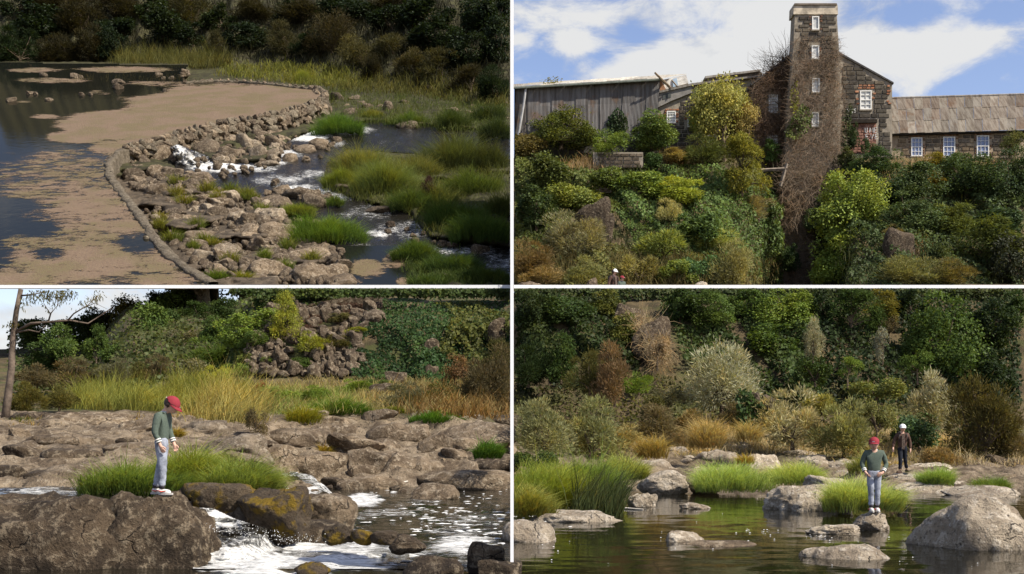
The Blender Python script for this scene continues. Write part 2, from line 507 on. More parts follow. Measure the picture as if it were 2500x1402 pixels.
def crown_arrays(seed, style='broad', ncl=26, nl=5000, L=0.045, W=0.024, form='dome', gap=0.0):
    """leaves gathered in clumps that fill a crown of unit width and unit height standing on z = 0"""
    rg = np.random.default_rng(seed)
    c = []
    nlb = rg.integers(4, 8); lobes = []
    while len(lobes) < nlb:
        p = rg.uniform(-1, 1, 3)
        if np.linalg.norm(p) < 1: lobes.append((p * .85, rg.uniform(.25, .6)))
    while len(c) < ncl:
        lp, lr = lobes[rg.integers(nlb)]
        p = lp + rg.normal(size=3) * lr * .6
        r = np.linalg.norm(p)
        if r > 1.12 or r < 0.25:
            continue
        if form == 'dome':
            p = np.array([p[0] * .37, p[1] * .37, 0.10 + abs(p[2]) * 0.70])
        elif form == 'round':
            p = np.array([p[0] * .37, p[1] * .37, 0.52 + p[2] * 0.38])
        elif form == 'tall':
            z = 0.12 + rg.uniform() * 0.76; k = 0.36 * (1 - 0.75 * max(0, z - 0.3) / 0.7)
            p = np.array([p[0] * k * 1.2, p[1] * k * 1.2, z])
        elif form == 'spread':
            p = np.array([p[0] * .42, p[1] * .42, 0.62 + p[2] * 0.28])
        elif form == 'low':
            p = np.array([p[0] * .44, p[1] * .44, 0.12 + abs(p[2]) * 0.55])
        c.append(p)
    c = np.array(c)
    cr = rg.uniform(0.07, 0.21, ncl)
    k = rg.integers(0, ncl, nl)
    d = unit(rg.normal(size=(nl, 3)))
    outw = unit(c - np.array([0, 0, 0.35]))
    d = unit(d + 0.55 * outw[k] + np.array([0, 0, 0.35]))
    pos = c[k] + d * (cr[k] * (0.5 + 0.55 * rg.uniform(size=nl) ** 0.6 + 0.5 * (rg.uniform(size=nl) < .10) * rg.uniform(size=nl)))[:, None]
    clr = rg.uniform(-0.16, 0.16, ncl)
    rn = np.clip(rg.uniform(0.15, 0.75, nl) + clr[k], 0, 1)
    rv = rg.normal(size=(nl, 3))
    if style == 'broad':
        ax = unit(rv + d * 0.6 + np.array([0, 0, -0.3])); nr = unit(d + 0.7 * rg.normal(size=(nl, 3)) + np.array([0, 0, 0.5]))
    elif style == 'fine':
        ax = unit(d * 1.0 + rv * 0.45 + np.array([0, 0, 0.45])); nr = rg.normal(size=(nl, 3))
    elif style == 'feather':
        ax = unit(np.stack([d[:, 0], d[:, 1], -0.25 + 0 * d[:, 0]], -1) + 0.5 * rv); nr = unit(np.array([0, 0, 1]) + 0.5 * rg.normal(size=(nl, 3)))
    else:   # hanging
        ax = unit(np.array([0, 0, -1.0]) + 0.35 * rv); nr = unit(d + 0.3 * rg.normal(size=(nl, 3)))
    s = rg.uniform(0.7, 1.35, nl)
    V, Fq = leaf_quads(pos, ax, nr, L * s, W * s)
    V[:, 2] = np.maximum(V[:, 2], -0.02)
    return V, Fq, np.repeat(rn, 4), c


def stem_mesh(seed, c, form):
    rg = random.Random(seed); m = MB()
    trunk_top = 0.45 if form in ('round', 'spread', 'tall') else 0.12
    m.tube([(0, 0, -0.06), (rg.uniform(-.02, .02), 0, trunk_top * .5), (rg.uniform(-.04, .04), rg.uniform(-.03, .03), trunk_top)], [0.034, 0.026, 0.02], 6)
    for p in c[::2]:
        q = Vector((p[0], p[1], p[2])); a = Vector((0, 0, min(trunk_top * 0.9, q.z * .7)))
        mid = a.lerp(q, 0.55) + Vector((rg.uniform(-.03, .03), rg.uniform(-.03, .03), 0.03))
        m.tube([a, mid, q], [0.013, 0.009, 0.004], 4, False)
    return m.mesh('stem', M['bark'])


SPEC = {  # style, clumps, leaves, length, width, form, material
    'broad': ('broad', 30, 5200, 0.055, 0.030, 'dome', 'leaf'),
    'broadbig': ('broad', 60, 11000, 0.036, 0.020, 'dome', 'leaf'),
    'roundtree': ('broad', 42, 7000, 0.046, 0.026, 'round', 'leaf'),
    'autumn': ('broad', 60, 8200, 0.034, 0.019, 'round', 'leaf_matte'),
    'airy': ('broad', 34, 3600, 0.040, 0.022, 'round', 'leaf_matte'),
    'fine': ('fine', 34, 6500, 0.085, 0.012, 'dome', 'leaf_matte'),
    'finebig': ('fine', 60, 11000, 0.060, 0.009, 'dome', 'leaf_matte'),
    'feather': ('feather', 34, 6500, 0.070, 0.018, 'dome', 'leaf_matte'),
    'feathertree': ('feather', 44, 8000, 0.056, 0.014, 'tall', 'leaf_matte'),
    'talltree': ('broad', 44, 7500, 0.042, 0.024, 'tall', 'leaf'),
    'spread': ('feather', 26, 4200, 0.060, 0.016, 'spread', 'leaf_matte'),
    'low': ('broad', 26, 4600, 0.050, 0.028, 'low', 'leaf'),
    'weeds': ('fine', 24, 3600, 0.10, 0.016, 'low', 'leaf_matte'),
}
PROTO = {}
_sd = 100
for _k, (_st, _nc, _nl, _L, _W, _fm, _mt) in SPEC.items():
    PROTO[_k] = []
    for _v in range(5):
        _sd += 1
        V_, F_, r_, c_ = crown_arrays(_sd, _st, _nc, _nl, _L, _W, _fm)
        PROTO[_k].append((mesh('crown', V_, F_, M[_mt], False, r_), stem_mesh(_sd, c_, _fm)))

TOPLINE = (YH - 703.0) / F           # the lower places end under this line of sight, where the upper terraces begin


def clip_mesh(o, lower, side):
    """cut away leaves of a plant that would grow across the boundary of its place"""
    me = o.data; n = len(me.vertices)
    co = np.empty(n * 3, np.float32); me.vertices.foreach_get('co', co); co = co.reshape(-1, 3)
    mw = np.array(o.matrix_basis if o.parent is None else o.parent.matrix_basis @ o.matrix_basis)
    w = co @ mw[:3, :3].T + mw[:3, 3]
    bad = np.zeros(n, bool)
    if lower: bad |= w[:, 2] > TOPLINE * w[:, 1]
    bad |= (w[:, 0] > -0.0015 * w[:, 1]) if side < 0 else (w[:, 0] < 0.0015 * w[:, 1])
    if not bad.any():
        return
    if bad.all():
        return
    nf = len(me.polygons)
    tot = np.empty(nf, np.int32); me.polygons.foreach_get('loop_total', tot)
    lv = np.empty(len(me.loops), np.int32); me.loops.foreach_get('vertex_index', lv)
    st = np.concatenate([[0], np.cumsum(tot)[:-1]])
    fbad = np.add.reduceat(bad[lv].astype(int), st) > 0
    rn = None
    if 'rnd' in me.attributes:
        rn = np.empty(n, np.float32); me.attributes['rnd'].data.foreach_get('value', rn)
    Fs = []
    used = np.zeros(n, bool)
    keepers = []
    for k in np.unique(tot):
        idx = np.where((tot == k) & ~fbad)[0]
        if len(idx):
            f = lv[st[idx][:, None] + np.arange(k)]; keepers.append(f); used[f.ravel()] = True
    if not keepers:
        return
    remap = np.cumsum(used) - 1
    sm = me.polygons[0].use_smooth
    o.data = mesh(me.name, co[used], [remap[f] for f in keepers], me.materials[0] if me.materials else None, sm, None if rn is None else rn[used])


def plant(px, py, w, h, Y, kind, color, label, cat='shrub', name='shrub', group=None, v=None, lower=False, deep=0.8, trunk=0.0):
    """a shrub or tree whose foot stands at (px, py) in the view at distance Y; w and h are its size there"""
    W = w / F * Y; H = h / F * Y
    v = random.randrange(5) if v is None else v
    cm, sm = PROTO[kind][v]
    e = ob(name, None, at(px, py, Y), (0, 0, random.uniform(0, 6.28)))
    e.empty_display_size = 0.2
    tag(e, label, cat, group)
    c = ob('crown', cm, (0, 0, H * trunk), (0, 0, 0), (W, W * deep, H * (1 - trunk)), e, color)
    s = ob('trunk' if cat == 'tree' else 'stem', sm, (0, 0, 0), (0, 0, 0), (W, W * deep, H), e)
    side = -1 if px < 1250 else 1
    x = e.location.x
    if (lower and (py - h * 1.06) < 706) or abs(x) < W * 0.75:
        clip_mesh(c, lower, side); clip_mesh(s, lower, side)
    return e


def blades(roots, length, width, lean, rg, bend=0.5, up=1.0):
    """curved tapering blades; roots (n,3), lean (n,3) gives the way each one falls over"""
    n = len(roots)
    L = (np.asarray(length) * np.clip(rg.normal(0.85, 0.28, n), 0.25, 1.6))[:, None]
    d0 = unit(np.array([0, 0, up]) + lean * 0.5)
    d1 = unit(np.array([0, 0, up]) + lean * (0.5 + 1.6 * bend) - np.array([0, 0, 0.5 * bend]))
    p0 = roots; p1 = p0 + d0 * L * 0.5; p2 = p1 + d1 * L * 0.5
    a = rg.uniform(0, math.pi, n); sd = np.stack([np.cos(a), np.sin(a) * 0.4, 0 * a], -1) * (width / 2)
    V = np.stack([p0 - sd, p0 + sd, p1 - sd * .8, p1 + sd * .8, p2 - sd * .12, p2 + sd * .12], 1).reshape(-1, 3)
    b = np.arange(n)[:, None] * 6
    Fq = np.concatenate([b + np.array([[0, 1, 3, 2]]), b + np.array([[2, 3, 5, 4]])])
    return V, Fq


def mound(px, py, w, h, Y, color, label, n=1500, blade=0.55, bw=0.02, bend=0.6, dome=0.5, cat='grass clump', name='grass_clump', mat='grass', lean=(0, 0), group=None, deep=0.7, kind=None, lower=False, back=0.5):
    """a clump of grass standing on the ground at (px, py)"""
    rg = np.random.default_rng(int(px * 7 + py * 13 + w))
    W = w / F * Y; H = h / F * Y
    c = at(px, py, Y)
    r = np.sqrt(rg.uniform(0, 1, n)); th = rg.uniform(0, 2 * math.pi, n)
    lump = 0.8 + 0.35 * fb2(np.cos(th) * r * 2.2 + px, np.sin(th) * r * 2.2 + py, 2, 3)
    ol = 0.86 + 0.42 * fb2(np.cos(th) * 1.4 + px, np.sin(th) * 1.4 + py, 2, 8)
    x = r * ol * np.cos(th) * W / 2 * 0.96; y = r * ol * np.sin(th) * W / 2 * deep
    z = H * dome * np.sqrt(np.maximum(0, 1 - r ** 2)) * lump
    roots = np.stack([x, y + W / 2 * deep * back, z - 0.02 * H], -1)
    ln = np.stack([np.cos(th) * r, np.sin(th) * r, 0 * r], -1) * 0.9 + rg.normal(size=(n, 3)) * np.array([.45, .45, 0]) + np.array([lean[0], lean[1], 0])
    V, Fq = blades(roots, H * blade * (0.75 + 0.5 * lump), bw, ln, rg, bend)
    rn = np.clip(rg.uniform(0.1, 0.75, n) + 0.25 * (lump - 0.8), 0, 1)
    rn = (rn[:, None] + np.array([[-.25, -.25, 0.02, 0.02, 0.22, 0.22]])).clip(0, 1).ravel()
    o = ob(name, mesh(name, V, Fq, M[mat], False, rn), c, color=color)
    tag(o, label, cat, group, kind)
    if abs(c.x) < W * .8 or (lower and py - h * 1.3 < 706):
        clip_mesh(o, lower, -1 if px < 1250 else 1)
    return o


def sward(name, pts, length, bw, color, label, per=1, mat='grass', bend=0.4, lean=(0, 0), jit=0.3, cat=None, kind='stuff', spread=0.6, side=0, lower=False):
    """grass too many to count over the given ground points, one object"""
    rg = np.random.default_rng(len(pts) + int(abs(pts[0][0]) * 100))
    p = np.repeat(np.asarray(pts, float), per, 0); n = len(p)
    p = p + rg.normal(size=(n, 3)) * np.array([jit, jit, 0])
    ln = rg.normal(size=(n, 3)) * np.array([spread, spread, 0]) + np.array([lean[0], lean[1], 0])
    hm = 0.75 + 0.5 * fb2(p[:, 0] * 0.8, p[:, 1] * 0.8, 3, 9)
    V, Fq = blades(p, length * np.clip(hm, 0.3, 1.5), bw, ln, rg, bend)
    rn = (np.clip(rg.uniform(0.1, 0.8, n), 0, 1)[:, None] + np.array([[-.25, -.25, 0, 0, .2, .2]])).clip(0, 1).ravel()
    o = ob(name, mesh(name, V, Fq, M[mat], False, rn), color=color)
    tag(o, label, cat, None, kind)
    if side: clip_mesh(o, lower, side)
    return o


def in_poly(px, py, poly):
    px = np.asarray(px, float); py = np.asarray(py, float); r = np.zeros(px.shape, bool); n = len(poly)
    for i in range(n):
        x0, y0 = poly[i]; x1, y1 = poly[(i + 1) % n]
        if y0 == y1: continue
        c = ((y0 > py) != (y1 > py)) & (px < (x1 - x0) * (py - y0) / (y1 - y0) + x0)
        r ^= c
    return r


def scatter(poly, n, rg):
    xs = [p[0] for p in poly]; ys = [p[1] for p in poly]
    out = np.zeros((0, 2))
    while len(out) < n:
        q = np.stack([rg.uniform(min(xs), max(xs), n * 2), rg.uniform(min(ys), max(ys), n * 2)], -1)
        out = np.concatenate([out, q[in_poly(q[:, 0], q[:, 1], poly)]])
    return out[:n]


def ivy(name, poly, depth, n, L, color, label, side, lower=False, hang=0.5, mat='leaf', lump=0.25, cat='ivy', kind=None, aspect=0.75, lumpf=0.9, bare=-9.0):
    """a curtain of leaves clinging to a face; depth(px, py) gives the face's distance"""
    rg = np.random.default_rng(int(poly[0][0] + poly[0][1] * 3 + n))
    q = scatter(poly, n, rg)
    Y = np.array([depth(a, b) for a, b in q])
    bulge = fb2(q[:, 0] / F * Y * lumpf + 7, q[:, 1] / F * Y * lumpf, 3, 21)
    if bare > -5:
        k = bulge > bare; q = q[k]; Y = Y[k]; bulge = bulge[k]; n = len(q)
    Y2 = Y - np.maximum(0, bulge + 0.4) * lump - rg.uniform(0, 0.18, n)
    pos = np.stack([(q[:, 0] - 1250) / F * Y2, Y2, (YH - q[:, 1]) / F * Y2], -1)
    rv = rg.normal(size=(n, 3))
    nr = unit(np.array([0, -1.0, 0.5]) + 0.55 * rv)
    ax = unit(np.array([0, -0.15, -hang]) + 0.6 * rg.normal(size=(n, 3)))
    s = rg.uniform(0.65, 1.3, n)
    V, Fq = leaf_quads(pos, ax, nr, L * s, L * s * aspect)
    rn = np.repeat(np.clip(rg.uniform(0.1, 0.8, n) + 0.3 * bulge, 0, 1), 4)
    o = ob(name, mesh(name, V, Fq, M[mat], False, rn), color=color)
    tag(o, label, cat, None, kind)
    clip_mesh(o, lower, side)
    return o


def vines(name, poly, depth, n, length, width, color, label, side, lower=False, down=0.4, lump=0.3, cat='vine', curl=0.5, kind=None, holes=()):
    """a mat of bare dead stems over a face"""
    rg = np.random.default_rng(int(poly[0][0] * 3 + poly[0][1] + n))
    q = scatter(poly, n, rg)
    for (h0, h1, h2, h3) in holes:
        q = q[~((q[:, 0] > h0 - 6) & (q[:, 0] < h2 + 6) & (q[:, 1] > h1 - 8) & (q[:, 1] < h3 + 3))]
    n = len(q)
    Y = np.array([depth(a, b) for a, b in q])
    Y2 = Y - rg.uniform(0.02, lump, n)
    p = np.stack([(q[:, 0] - 1250) / F * Y2, Y2, (YH - q[:, 1]) / F * Y2], -1)
    d = unit(rg.normal(size=(n, 3)) * np.array([1, .35, .8]) + np.array([0, 0, -down]))
    L = length * rg.uniform(0.5, 1.5, n)[:, None]
    pts = [p]
    for k in range(3):
        d = unit(d + curl * rg.normal(size=(n, 3)) * np.array([1, .4, 1]))
        pts.append(pts[-1] + d * L / 3)
    sd = unit(np.cross(d, np.array([0, -1.0, 0])) + 1e-6) * width / 2
    V = np.stack([v for k, x in enumerate(pts) for v in (x - sd * (1 - .25 * k), x + sd * (1 - .25 * k))], 1).reshape(-1, 3)
    b = np.arange(n)[:, None] * 8
    Fq = np.concatenate([b + np.array([[2 * k, 2 * k + 1, 2 * k + 3, 2 * k + 2]]) for k in range(3)])
    rn = np.repeat(rg.uniform(0, 0.9, n), 8)
    o = ob(name, mesh(name, V, Fq, M['straw'], False, rn), color=color)
    tag(o, label, cat, None, kind)
    clip_mesh(o, lower, side)
    return o


# leaf colours
DK = (0.022, 0.036, 0.012); DG = (0.036, 0.060, 0.016); MG = (0.062, 0.098, 0.022); LG = (0.115, 0.165, 0.030)
YG = (0.19, 0.21, 0.035); OL = (0.070, 0.068, 0.022); OB = (0.085, 0.070, 0.036); GG = (0.115, 0.112, 0.062)
SV = (0.34, 0.31, 0.21); BR = (0.125, 0.080, 0.042); ST = (0.36, 0.265, 0.135); AU = (0.30, 0.215, 0.045); GY = (0.215, 0.20, 0.105)


_used = set()


def autolabel(items, base, cat, group, anchors):
    """items: (object, px, py, size). Each gets its own words: its size and the named neighbour it lies by"""
    sz = sorted(i[3] for i in items)
    for (o, a, b, s) in sorted(items, key=lambda i: -i[3]):
        c = None
        near = sorted(anchors, key=lambda q: (q[1] - a) ** 2 + 2 * (q[2] - b) ** 2)[:7]
        w = 'large ' if s > sz[int(len(sz) * .75)] else ('small ' if s < sz[int(len(sz) * .35)] else '')
        cand = []
        for q in near[:3]:
            dx, dy = a - q[1], b - q[2]
            d = math.hypot(dx, dy)
            side = ('right of' if dx > 0 else 'left of') if abs(dx) > abs(dy) * 1.2 else ('below' if dy > 0 else 'above')
            how = 'close' if d < 45 else ('just' if d < 90 else 'well')
            cand += [f'{w}{base} {how} {side} the {q[0]}']
            if abs(dx) > 8 and abs(dy) > 8:
                cand += [f"{w}{base} {how} {'below' if dy > 0 else 'above'} and {'right' if dx > 0 else 'left'} of the {q[0]}"]
        for q in near[:4]:
            for q2 in near[:5]:
                if q[0] < q2[0]:
                    cand.append(f'{w}{base} between the {q[0]} and the {q2[0]}')
        for q in near[:7]:
            for n in ('second', 'third', 'fourth', 'fifth', 'sixth', 'seventh', 'eighth'):
                dx, dy = a - q[1], b - q[2]
                cand.append(f"{w}{base}, {n} {'to the right of' if dx > 0 else 'to the left of'} the {q[0]}")
        for c in [c.replace('the boy in the red cap', 'the boy').replace('the boy in the sweater', 'the boy').replace('the man in the jacket', 'the man') for c in cand]:
            if c not in _used and len(c.split()) <= 16:
                break
        _used.add(c)
        tag(o, c, cat, group)


def shell(name, V, Fc, mat, parent):
    u = np.zeros(len(V), bool); u[Fc.ravel()] = True; rm = np.cumsum(u) - 1
    return ob(name, mesh(name, np.asarray(V)[u], rm[Fc], mat, True), parent=parent)


def rubble(name, pts, sizes, mat, label):
    """small stones beyond counting, one object"""
    rg = np.random.default_rng(len(pts)); Vs = []; Fs = []; n0 = 0
    sh = [rock_shape(900 + k, 2, 10, .5, .95, 20, .12, 2.2, 2.8) for k in range(8)]
    for p, s in zip(pts, sizes):
        V, Fc = sh[rg.integers(8)]; q, _ = np.linalg.qr(rg.normal(size=(3, 3)))
        V = (V * rg.uniform(.7, 1.3, 3)) @ q * s + np.array(p); Vs.append(V); Fs.append(Fc + n0); n0 += len(V)
    return tag(ob(name, mesh(name, np.concatenate(Vs), np.concatenate(Fs), M[mat], True)), label, kind='stuff')


# ================================================================== THE LOWER PLACES: creek (left) and pool (right)
WL = -1.75                      # level of the creek and pool
def _pl(y, pts):
    return np.interp(y, [p[0] for p in pts], [p[1] for p in pts])


def gz(X, Y):
    X = np.asarray(X, float); Y = np.asarray(Y, float)
    px = 1250 + X * F / Y
    Ye = np.interp(px, [600, 720], [20.5, 35.0])
    zl = np.where(Y < 20.5, np.where(Y > 16.6, np.interp(px, [300, 420], [-1.25, -2.4]), -2.4), _pl(Y, [(20.5, -1.05), (30, -0.42), (42, 0.38)]))
    zl = np.where((px > 215) & (px < 690) & (Y > 17.5) & (Y <= 20.5), -1.08, zl)
    zr = _pl(Y, [(0, -2.5), (33.0, -2.4), (35.0, -1.85), (37, -1.1), (39.5, -0.35), (42, 0.38)])
    t = sst(600, 720, px)
    za = zl * (1 - t) + zr * t
    far_l = _pl(Y, [(42, 0.38), (50, 0.75), (60, 1.7), (70, 3.3), (82, 5.2), (92, 4.5)])
    far_m = _pl(Y, [(42, 0.38), (50, 0.9), (56, 1.7), (62, 3.9), (70, 6.0), (80, 8.0), (92, 8.8)])
    far_r = _pl(Y, [(42, 0.38), (48, 1.0), (54, 2.05), (57, 4.7), (62, 6.35), (75, 7.9), (92, 9)])
    a = sst(200, 330, px); b = sst(540, 620, px)
    zf = (far_l * (1 - a) + far_m * a) * (1 - b) + far_r * b
    zL = np.where(Y > 42, zf, za)
    zR = _pl(Y, [(0, -2.4), (31, -2.35), (33.6, -1.82), (36, -1.58), (41, -1.45), (45, -0.9), (48, -0.2), (50, 0.9), (52, 2.6), (54, 4.5), (57, 6.05), (66, 7.0), (92, 9)])
    k = sst(-1.2, 1.2, X)
    z = zL * (1 - k) + zR * k
    return z + 0.10 * fb2(X * 0.5, Y * 0.5, 3, 2) * sst(14, 24, Y)


_YS = np.arange(9, 90, 0.05)
_HT = {}


def hit(px, py, water=True):
    """distance at which the line of sight through (px, py) meets the ground or the water"""
    k = (int(round(px / 6.0)), water)
    if k not in _HT:
        a = k[0] * 6.0
        g = gz((a - 1250) / F * _YS, _YS)
        if water: g = np.maximum(g, WL)
        _HT[k] = -np.minimum.accumulate(YH - g * F / _YS)
    i = int(np.searchsorted(_HT[k], -py))
    return float(_YS[i]) if i < len(_YS) else 88.0


nx, ny = 400, 440
gx = np.linspace(-34, 34, nx); gy = 9 + 83 * np.linspace(0, 1, ny) ** 1.25
MX, MY = np.meshgrid(gx, gy)
GZ = gz(MX, MY)
GPX = 1250 + MX * F / MY
rockness = np.where(GPX < 1250, 1 - sst(40.5, 43.5, MY + 0.8 * fb2(MX, MY, 2, 5)), 1 - sst(41, 46, MY + 1.5 * fb2(MX * .6, MY * .6, 2, 5)))
shelf = rockness * sst(18, 22, MY)
rid = fb2(MX * 0.9, MY * 2.2, 4, 11)
GZ = GZ + shelf * (0.16 * np.abs(rid) + 0.10 * fb2(MX * 2.5, MY * 2.5, 3, 31) + 0.10 * np.round(fb2(MX * .5, MY * .8, 2, 12) * 3) / 3)
GZ = np.minimum(GZ, TOPLINE * MY - 0.0012 * MY)
t = NT('river_ground'); p_ = t.pos(); rk = t.attr('rockness')
n1 = t.noise(p_, 1.2, 6, 0.62, 0.3); n2 = t.noise(p_, 6.0, 6, 0.7); n3 = t.noise(p_, 0.5, 4)
rc = t.mix(t.mr(n1, 0.35, 0.65), (0.095, 0.068, 0.043), (0.265, 0.205, 0.135))
rc = t.mix(t.math('MULTIPLY', t.mr(n2, 0.52, 0.70), 0.7), rc, (0.38, 0.315, 0.225))
rc = t.mix(t.math('MULTIPLY', t.mr(n2, 0.46, 0.36), 0.75), rc, (0.035, 0.027, 0.019))
sc_ = t.mix(t.mr(n1, 0.35, 0.65), (0.05, 0.038, 0.021), (0.135, 0.10, 0.05))
sc_ = t.mix(t.math('MULTIPLY', t.mr(n3, 0.45, 0.62), 0.7), sc_, (0.07, 0.085, 0.022))
cc = t.mix(rk, sc_, rc)
zz = t.node('ShaderNodeSeparateXYZ'); t.l.new(p_, zz.inputs[0])
M['river_ground'] = t.done(t.bsdf(cc, 0.9, 0.2, t.bump(t.math('ADD', n2, t.noise(p_, 22, 4)), 0.9, 0.08)))
g = ob('river_bank', mesh('river_bank', np.stack([MX, MY, GZ], -1).reshape(-1, 3), grid_faces(nx, ny), M['river_ground'], True, attrs={'rockness': rockness.ravel()}))
tag(g, 'bare rock shelf, dry earth and slopes round the creek and the pool', kind='structure')

# ---- water
def water_mat(name, deep, scale=1.0, clear=0.3, ripple=0.25, stretch=(1, 1, 1), rough=0.04, foamcol=(0.86, 0.85, 0.80), tint=(0.92, 0.93, 0.95)):
    t = NT(name); p = t.pos(); q = t.vmul(p, stretch)
    f = t.attr('foam')
    w = t.vadd(q, t.vmul(t.noisec(q, 1.3 * scale, 3), (0.6 / scale,) * 3))
    n = t.noise(w, 3.2 * scale, 8, 0.68)
    fine = t.noise(w, 17 * scale, 5, 0.7)
    m = t.mr(t.math('ADD', t.math('ADD', n, t.math('MULTIPLY', t.math('SUBTRACT', fine, 0.5), 0.75)), f), 0.92, 1.26)
    hb = t.math('ADD', t.noise(q, 2.6 * scale, 3), t.math('MULTIPLY', t.noise(q, 9 * scale, 4), t.math('ADD', 0.25, f)))
    nb = t.bump(hb, ripple, 0.12 / scale)
    gl = t.node('ShaderNodeBsdfGlossy'); gl.inputs['Roughness'].default_value = rough; gl.inputs['Color'].default_value = (*tint, 1); t.l.new(nb, gl.inputs['Normal'])
    df = t.node('ShaderNodeBsdfDiffuse'); df.inputs['Color'].default_value = (*deep, 1)
    tr = t.node('ShaderNodeBsdfTransparent'); tr.inputs['Color'].default_value = (0.52, 0.40, 0.22, 1)
    body = t.mixs(clear, df.outputs[0], tr.outputs[0])
    fr = t.node('ShaderNodeFresnel'); fr.inputs['IOR'].default_value = 1.33; t.l.new(nb, fr.inputs['Normal'])
    wtr = t.mixs(fr.outputs[0], body, gl.outputs[0])
    fh = t.math('ADD', n, t.math('MULTIPLY', fine, 0.6))
    fo = t.bsdf(t.mix(t.mr(fine, 0.35, 0.62), tuple(c * 0.5 for c in foamcol), tuple(c * .92 for c in foamcol)), 0.6, 0.3, t.bump(fh, 0.8, 0.10 / scale))
    return t.done(t.mixs(m, wtr, fo))


M['pool'] = water_mat('pool_water', (0.010, 0.009, 0.004), 1.0, 0.22, 0.045, (0.45, 1.0, 1), 0.03)
M['creek'] = water_mat('creek_water', (0.016, 0.014, 0.009), 1.0, 0.2, 0.30, (0.45, 1.15, 1), 0.05)


def blobs(px, py, L):
    r = np.zeros_like(px)
    for (bx, by, rx, ry, a) in L:
        r = np.maximum(r, a * np.exp(-(((px - bx) / rx) ** 2 + ((py - by) / ry) ** 2) ** 2))
    return r


def sheet(name, X0, X1, Y0, Y1, nx, ny, z, mat, foam, disp=0.0, label=None, seed=1):
    x, y = np.meshgrid(np.linspace(X0, X1, nx), np.geomspace(Y0, Y1, ny))
    px = 1250 + x * F / y; py = YH - z * F / y
    f = foam(px, py)
    zz = z + disp * f * (0.5 + fb2(x * 2.6, y * 3.0, 4, seed)) * 0.6 + 0.006 * fb2(x * 3, y * 4, 3, seed)
    o = ob(name, mesh(name, np.stack([x, y, zz], -1).reshape(-1, 3), grid_faces(nx, ny), mat, True, attrs={'foam': f.ravel()}))
    return tag(o, label, kind='structure')


FOAM_L = [(760, 1372, 260, 26, .62), (640, 1345, 190, 50, .72), (560, 1320, 120, 60, .8), (900, 1350, 190, 34, .56), (1010, 1232, 120, 18, .34), (890, 1222, 60, 22, .60), (950, 1252, 110, 18, .40), (1150, 1275, 120, 26, .33),
          (1130, 1335, 110, 36, .52), (780, 1312, 170, 36, .52), (1190, 1245, 80, 22, .27), (1000, 1378, 300, 22, .42), (660, 1388, 190, 30, .74), (740, 1195, 60, 20, .6), (1080, 1215, 160, 14, .22), (830, 1270, 100, 16, .40), (1120, 1300, 130, 16, .40)]
sheet('creek', -9.0, 0.0, 11, 38, 240, 200, WL, M['creek'], lambda a, b: np.clip(blobs(a, b, FOAM_L) * 1.22 + .05 * fb2(a * .02, b * .05, 3, 5), 0, .9), 0.10, 'dark creek water streaked with white foam below the rock shelf', 3)
sheet('pool', 0.0, 17.0, 11, 36, 120, 120, WL, M['pool'], lambda a, b: 0 * a, 0, 'still dark green pool between the boulders', 4)
sheet('upper_creek', -9.5, -4.6, 16.7, 20.9, 90, 60, -1.03, M['creek'], lambda a, b: blobs(a, b, [(90, 1200, 120, 16, .55), (40, 1222, 90, 16, .62), (190, 1203, 70, 12, .5), (110, 1165, 60, 8, .4)]), 0.08, 'small foaming channel behind the foreground boulders', 5)
# the fall: broken white water tumbling from the channel mouth beside the boulder down into the creek
fpx, fpy = np.meshgrid(np.linspace(425, 1010, 280), np.linspace(1238, 1394, 120))
FP = [(470, 1242), (520, 1244), (580, 1272), (640, 1290), (740, 1312), (840, 1330), (1000, 1350), (1005, 1393), (470, 1393)]
dfl = ((fpx - 500) * .80 + (fpy - 1250) * .60) / 150.0
wx, wy = (fpx - 1250) / F * 15, fpy * .03
ypl = WL * F / (YH - fpy)
fy = np.minimum(ypl, 16.7 - 1.45 * np.clip((fpy - 1248) / 145, 0, 1))
k2 = sst(.8, 1.5, dfl); fy = fy * (1 - k2) + ypl * k2
fy = fy - (0.16 * fb2(wx * 2.2, wy * 1.2, 4, 7) + 0.12 * fb2(wx * 6, wy * 3.0, 3, 8)) * np.clip(1.2 - dfl * .6, .1, 1)
fz = (YH - fpy) / F * fy + .02
ff = np.clip(0.72 + 0.26 * fb2(wx * 1.6, wy * 1.1, 3, 9) - 0.09 * dfl, .35, .95)
k_ = in_poly(fpx, fpy, FP).ravel(); fq = grid_faces(280, 120)[:, ::-1]; fq = fq[k_[fq].all(1)]; u_ = np.zeros(fpx.size, bool); u_[fq.ravel()] = True; rm_ = np.cumsum(u_) - 1
tag(ob('waterfall', mesh('waterfall', np.stack([(fpx - 1250) / F * fy, fy, fz], -1).reshape(-1, 3)[u_], rm_[fq], M['creek'], True, attrs={'foam': ff.ravel()[u_]})),
    'broken white water tumbling past the right end of the foreground boulder', kind='structure')
M['foam'] = plain('foam', (0.82, 0.81, 0.76), 0.6, 0.3, 0.12, 20)
m = MB(); rr = random.Random(9); OC = [(1, 0, 0), (0, 1, 0), (-1, 0, 0), (0, -1, 0), (0, 0, 1), (0, 0, -1)]; OF = [(0, 1, 4), (1, 2, 4), (2, 3, 4), (3, 0, 4), (1, 0, 5), (2, 1, 5), (3, 2, 5), (0, 3, 5)]
for _ in range(380):
    u = rr.random(); px0 = 520 + 260 * u + rr.gauss(0, 14); py0 = 1284 + 50 * u + rr.gauss(0, 10); p0 = at(px0, py0, 15.2 + rr.uniform(-.4, .4)); r = rr.choice((.0025, .003, .004, .006))
    m.add([(p0.x + a_ * r, p0.y + b_ * r, p0.z + c_ * r) for a_, b_, c_ in OC], OF)
tag(m.build('spray', M['foam']), 'white spray drops thrown up along the tumbling water', kind='stuff')
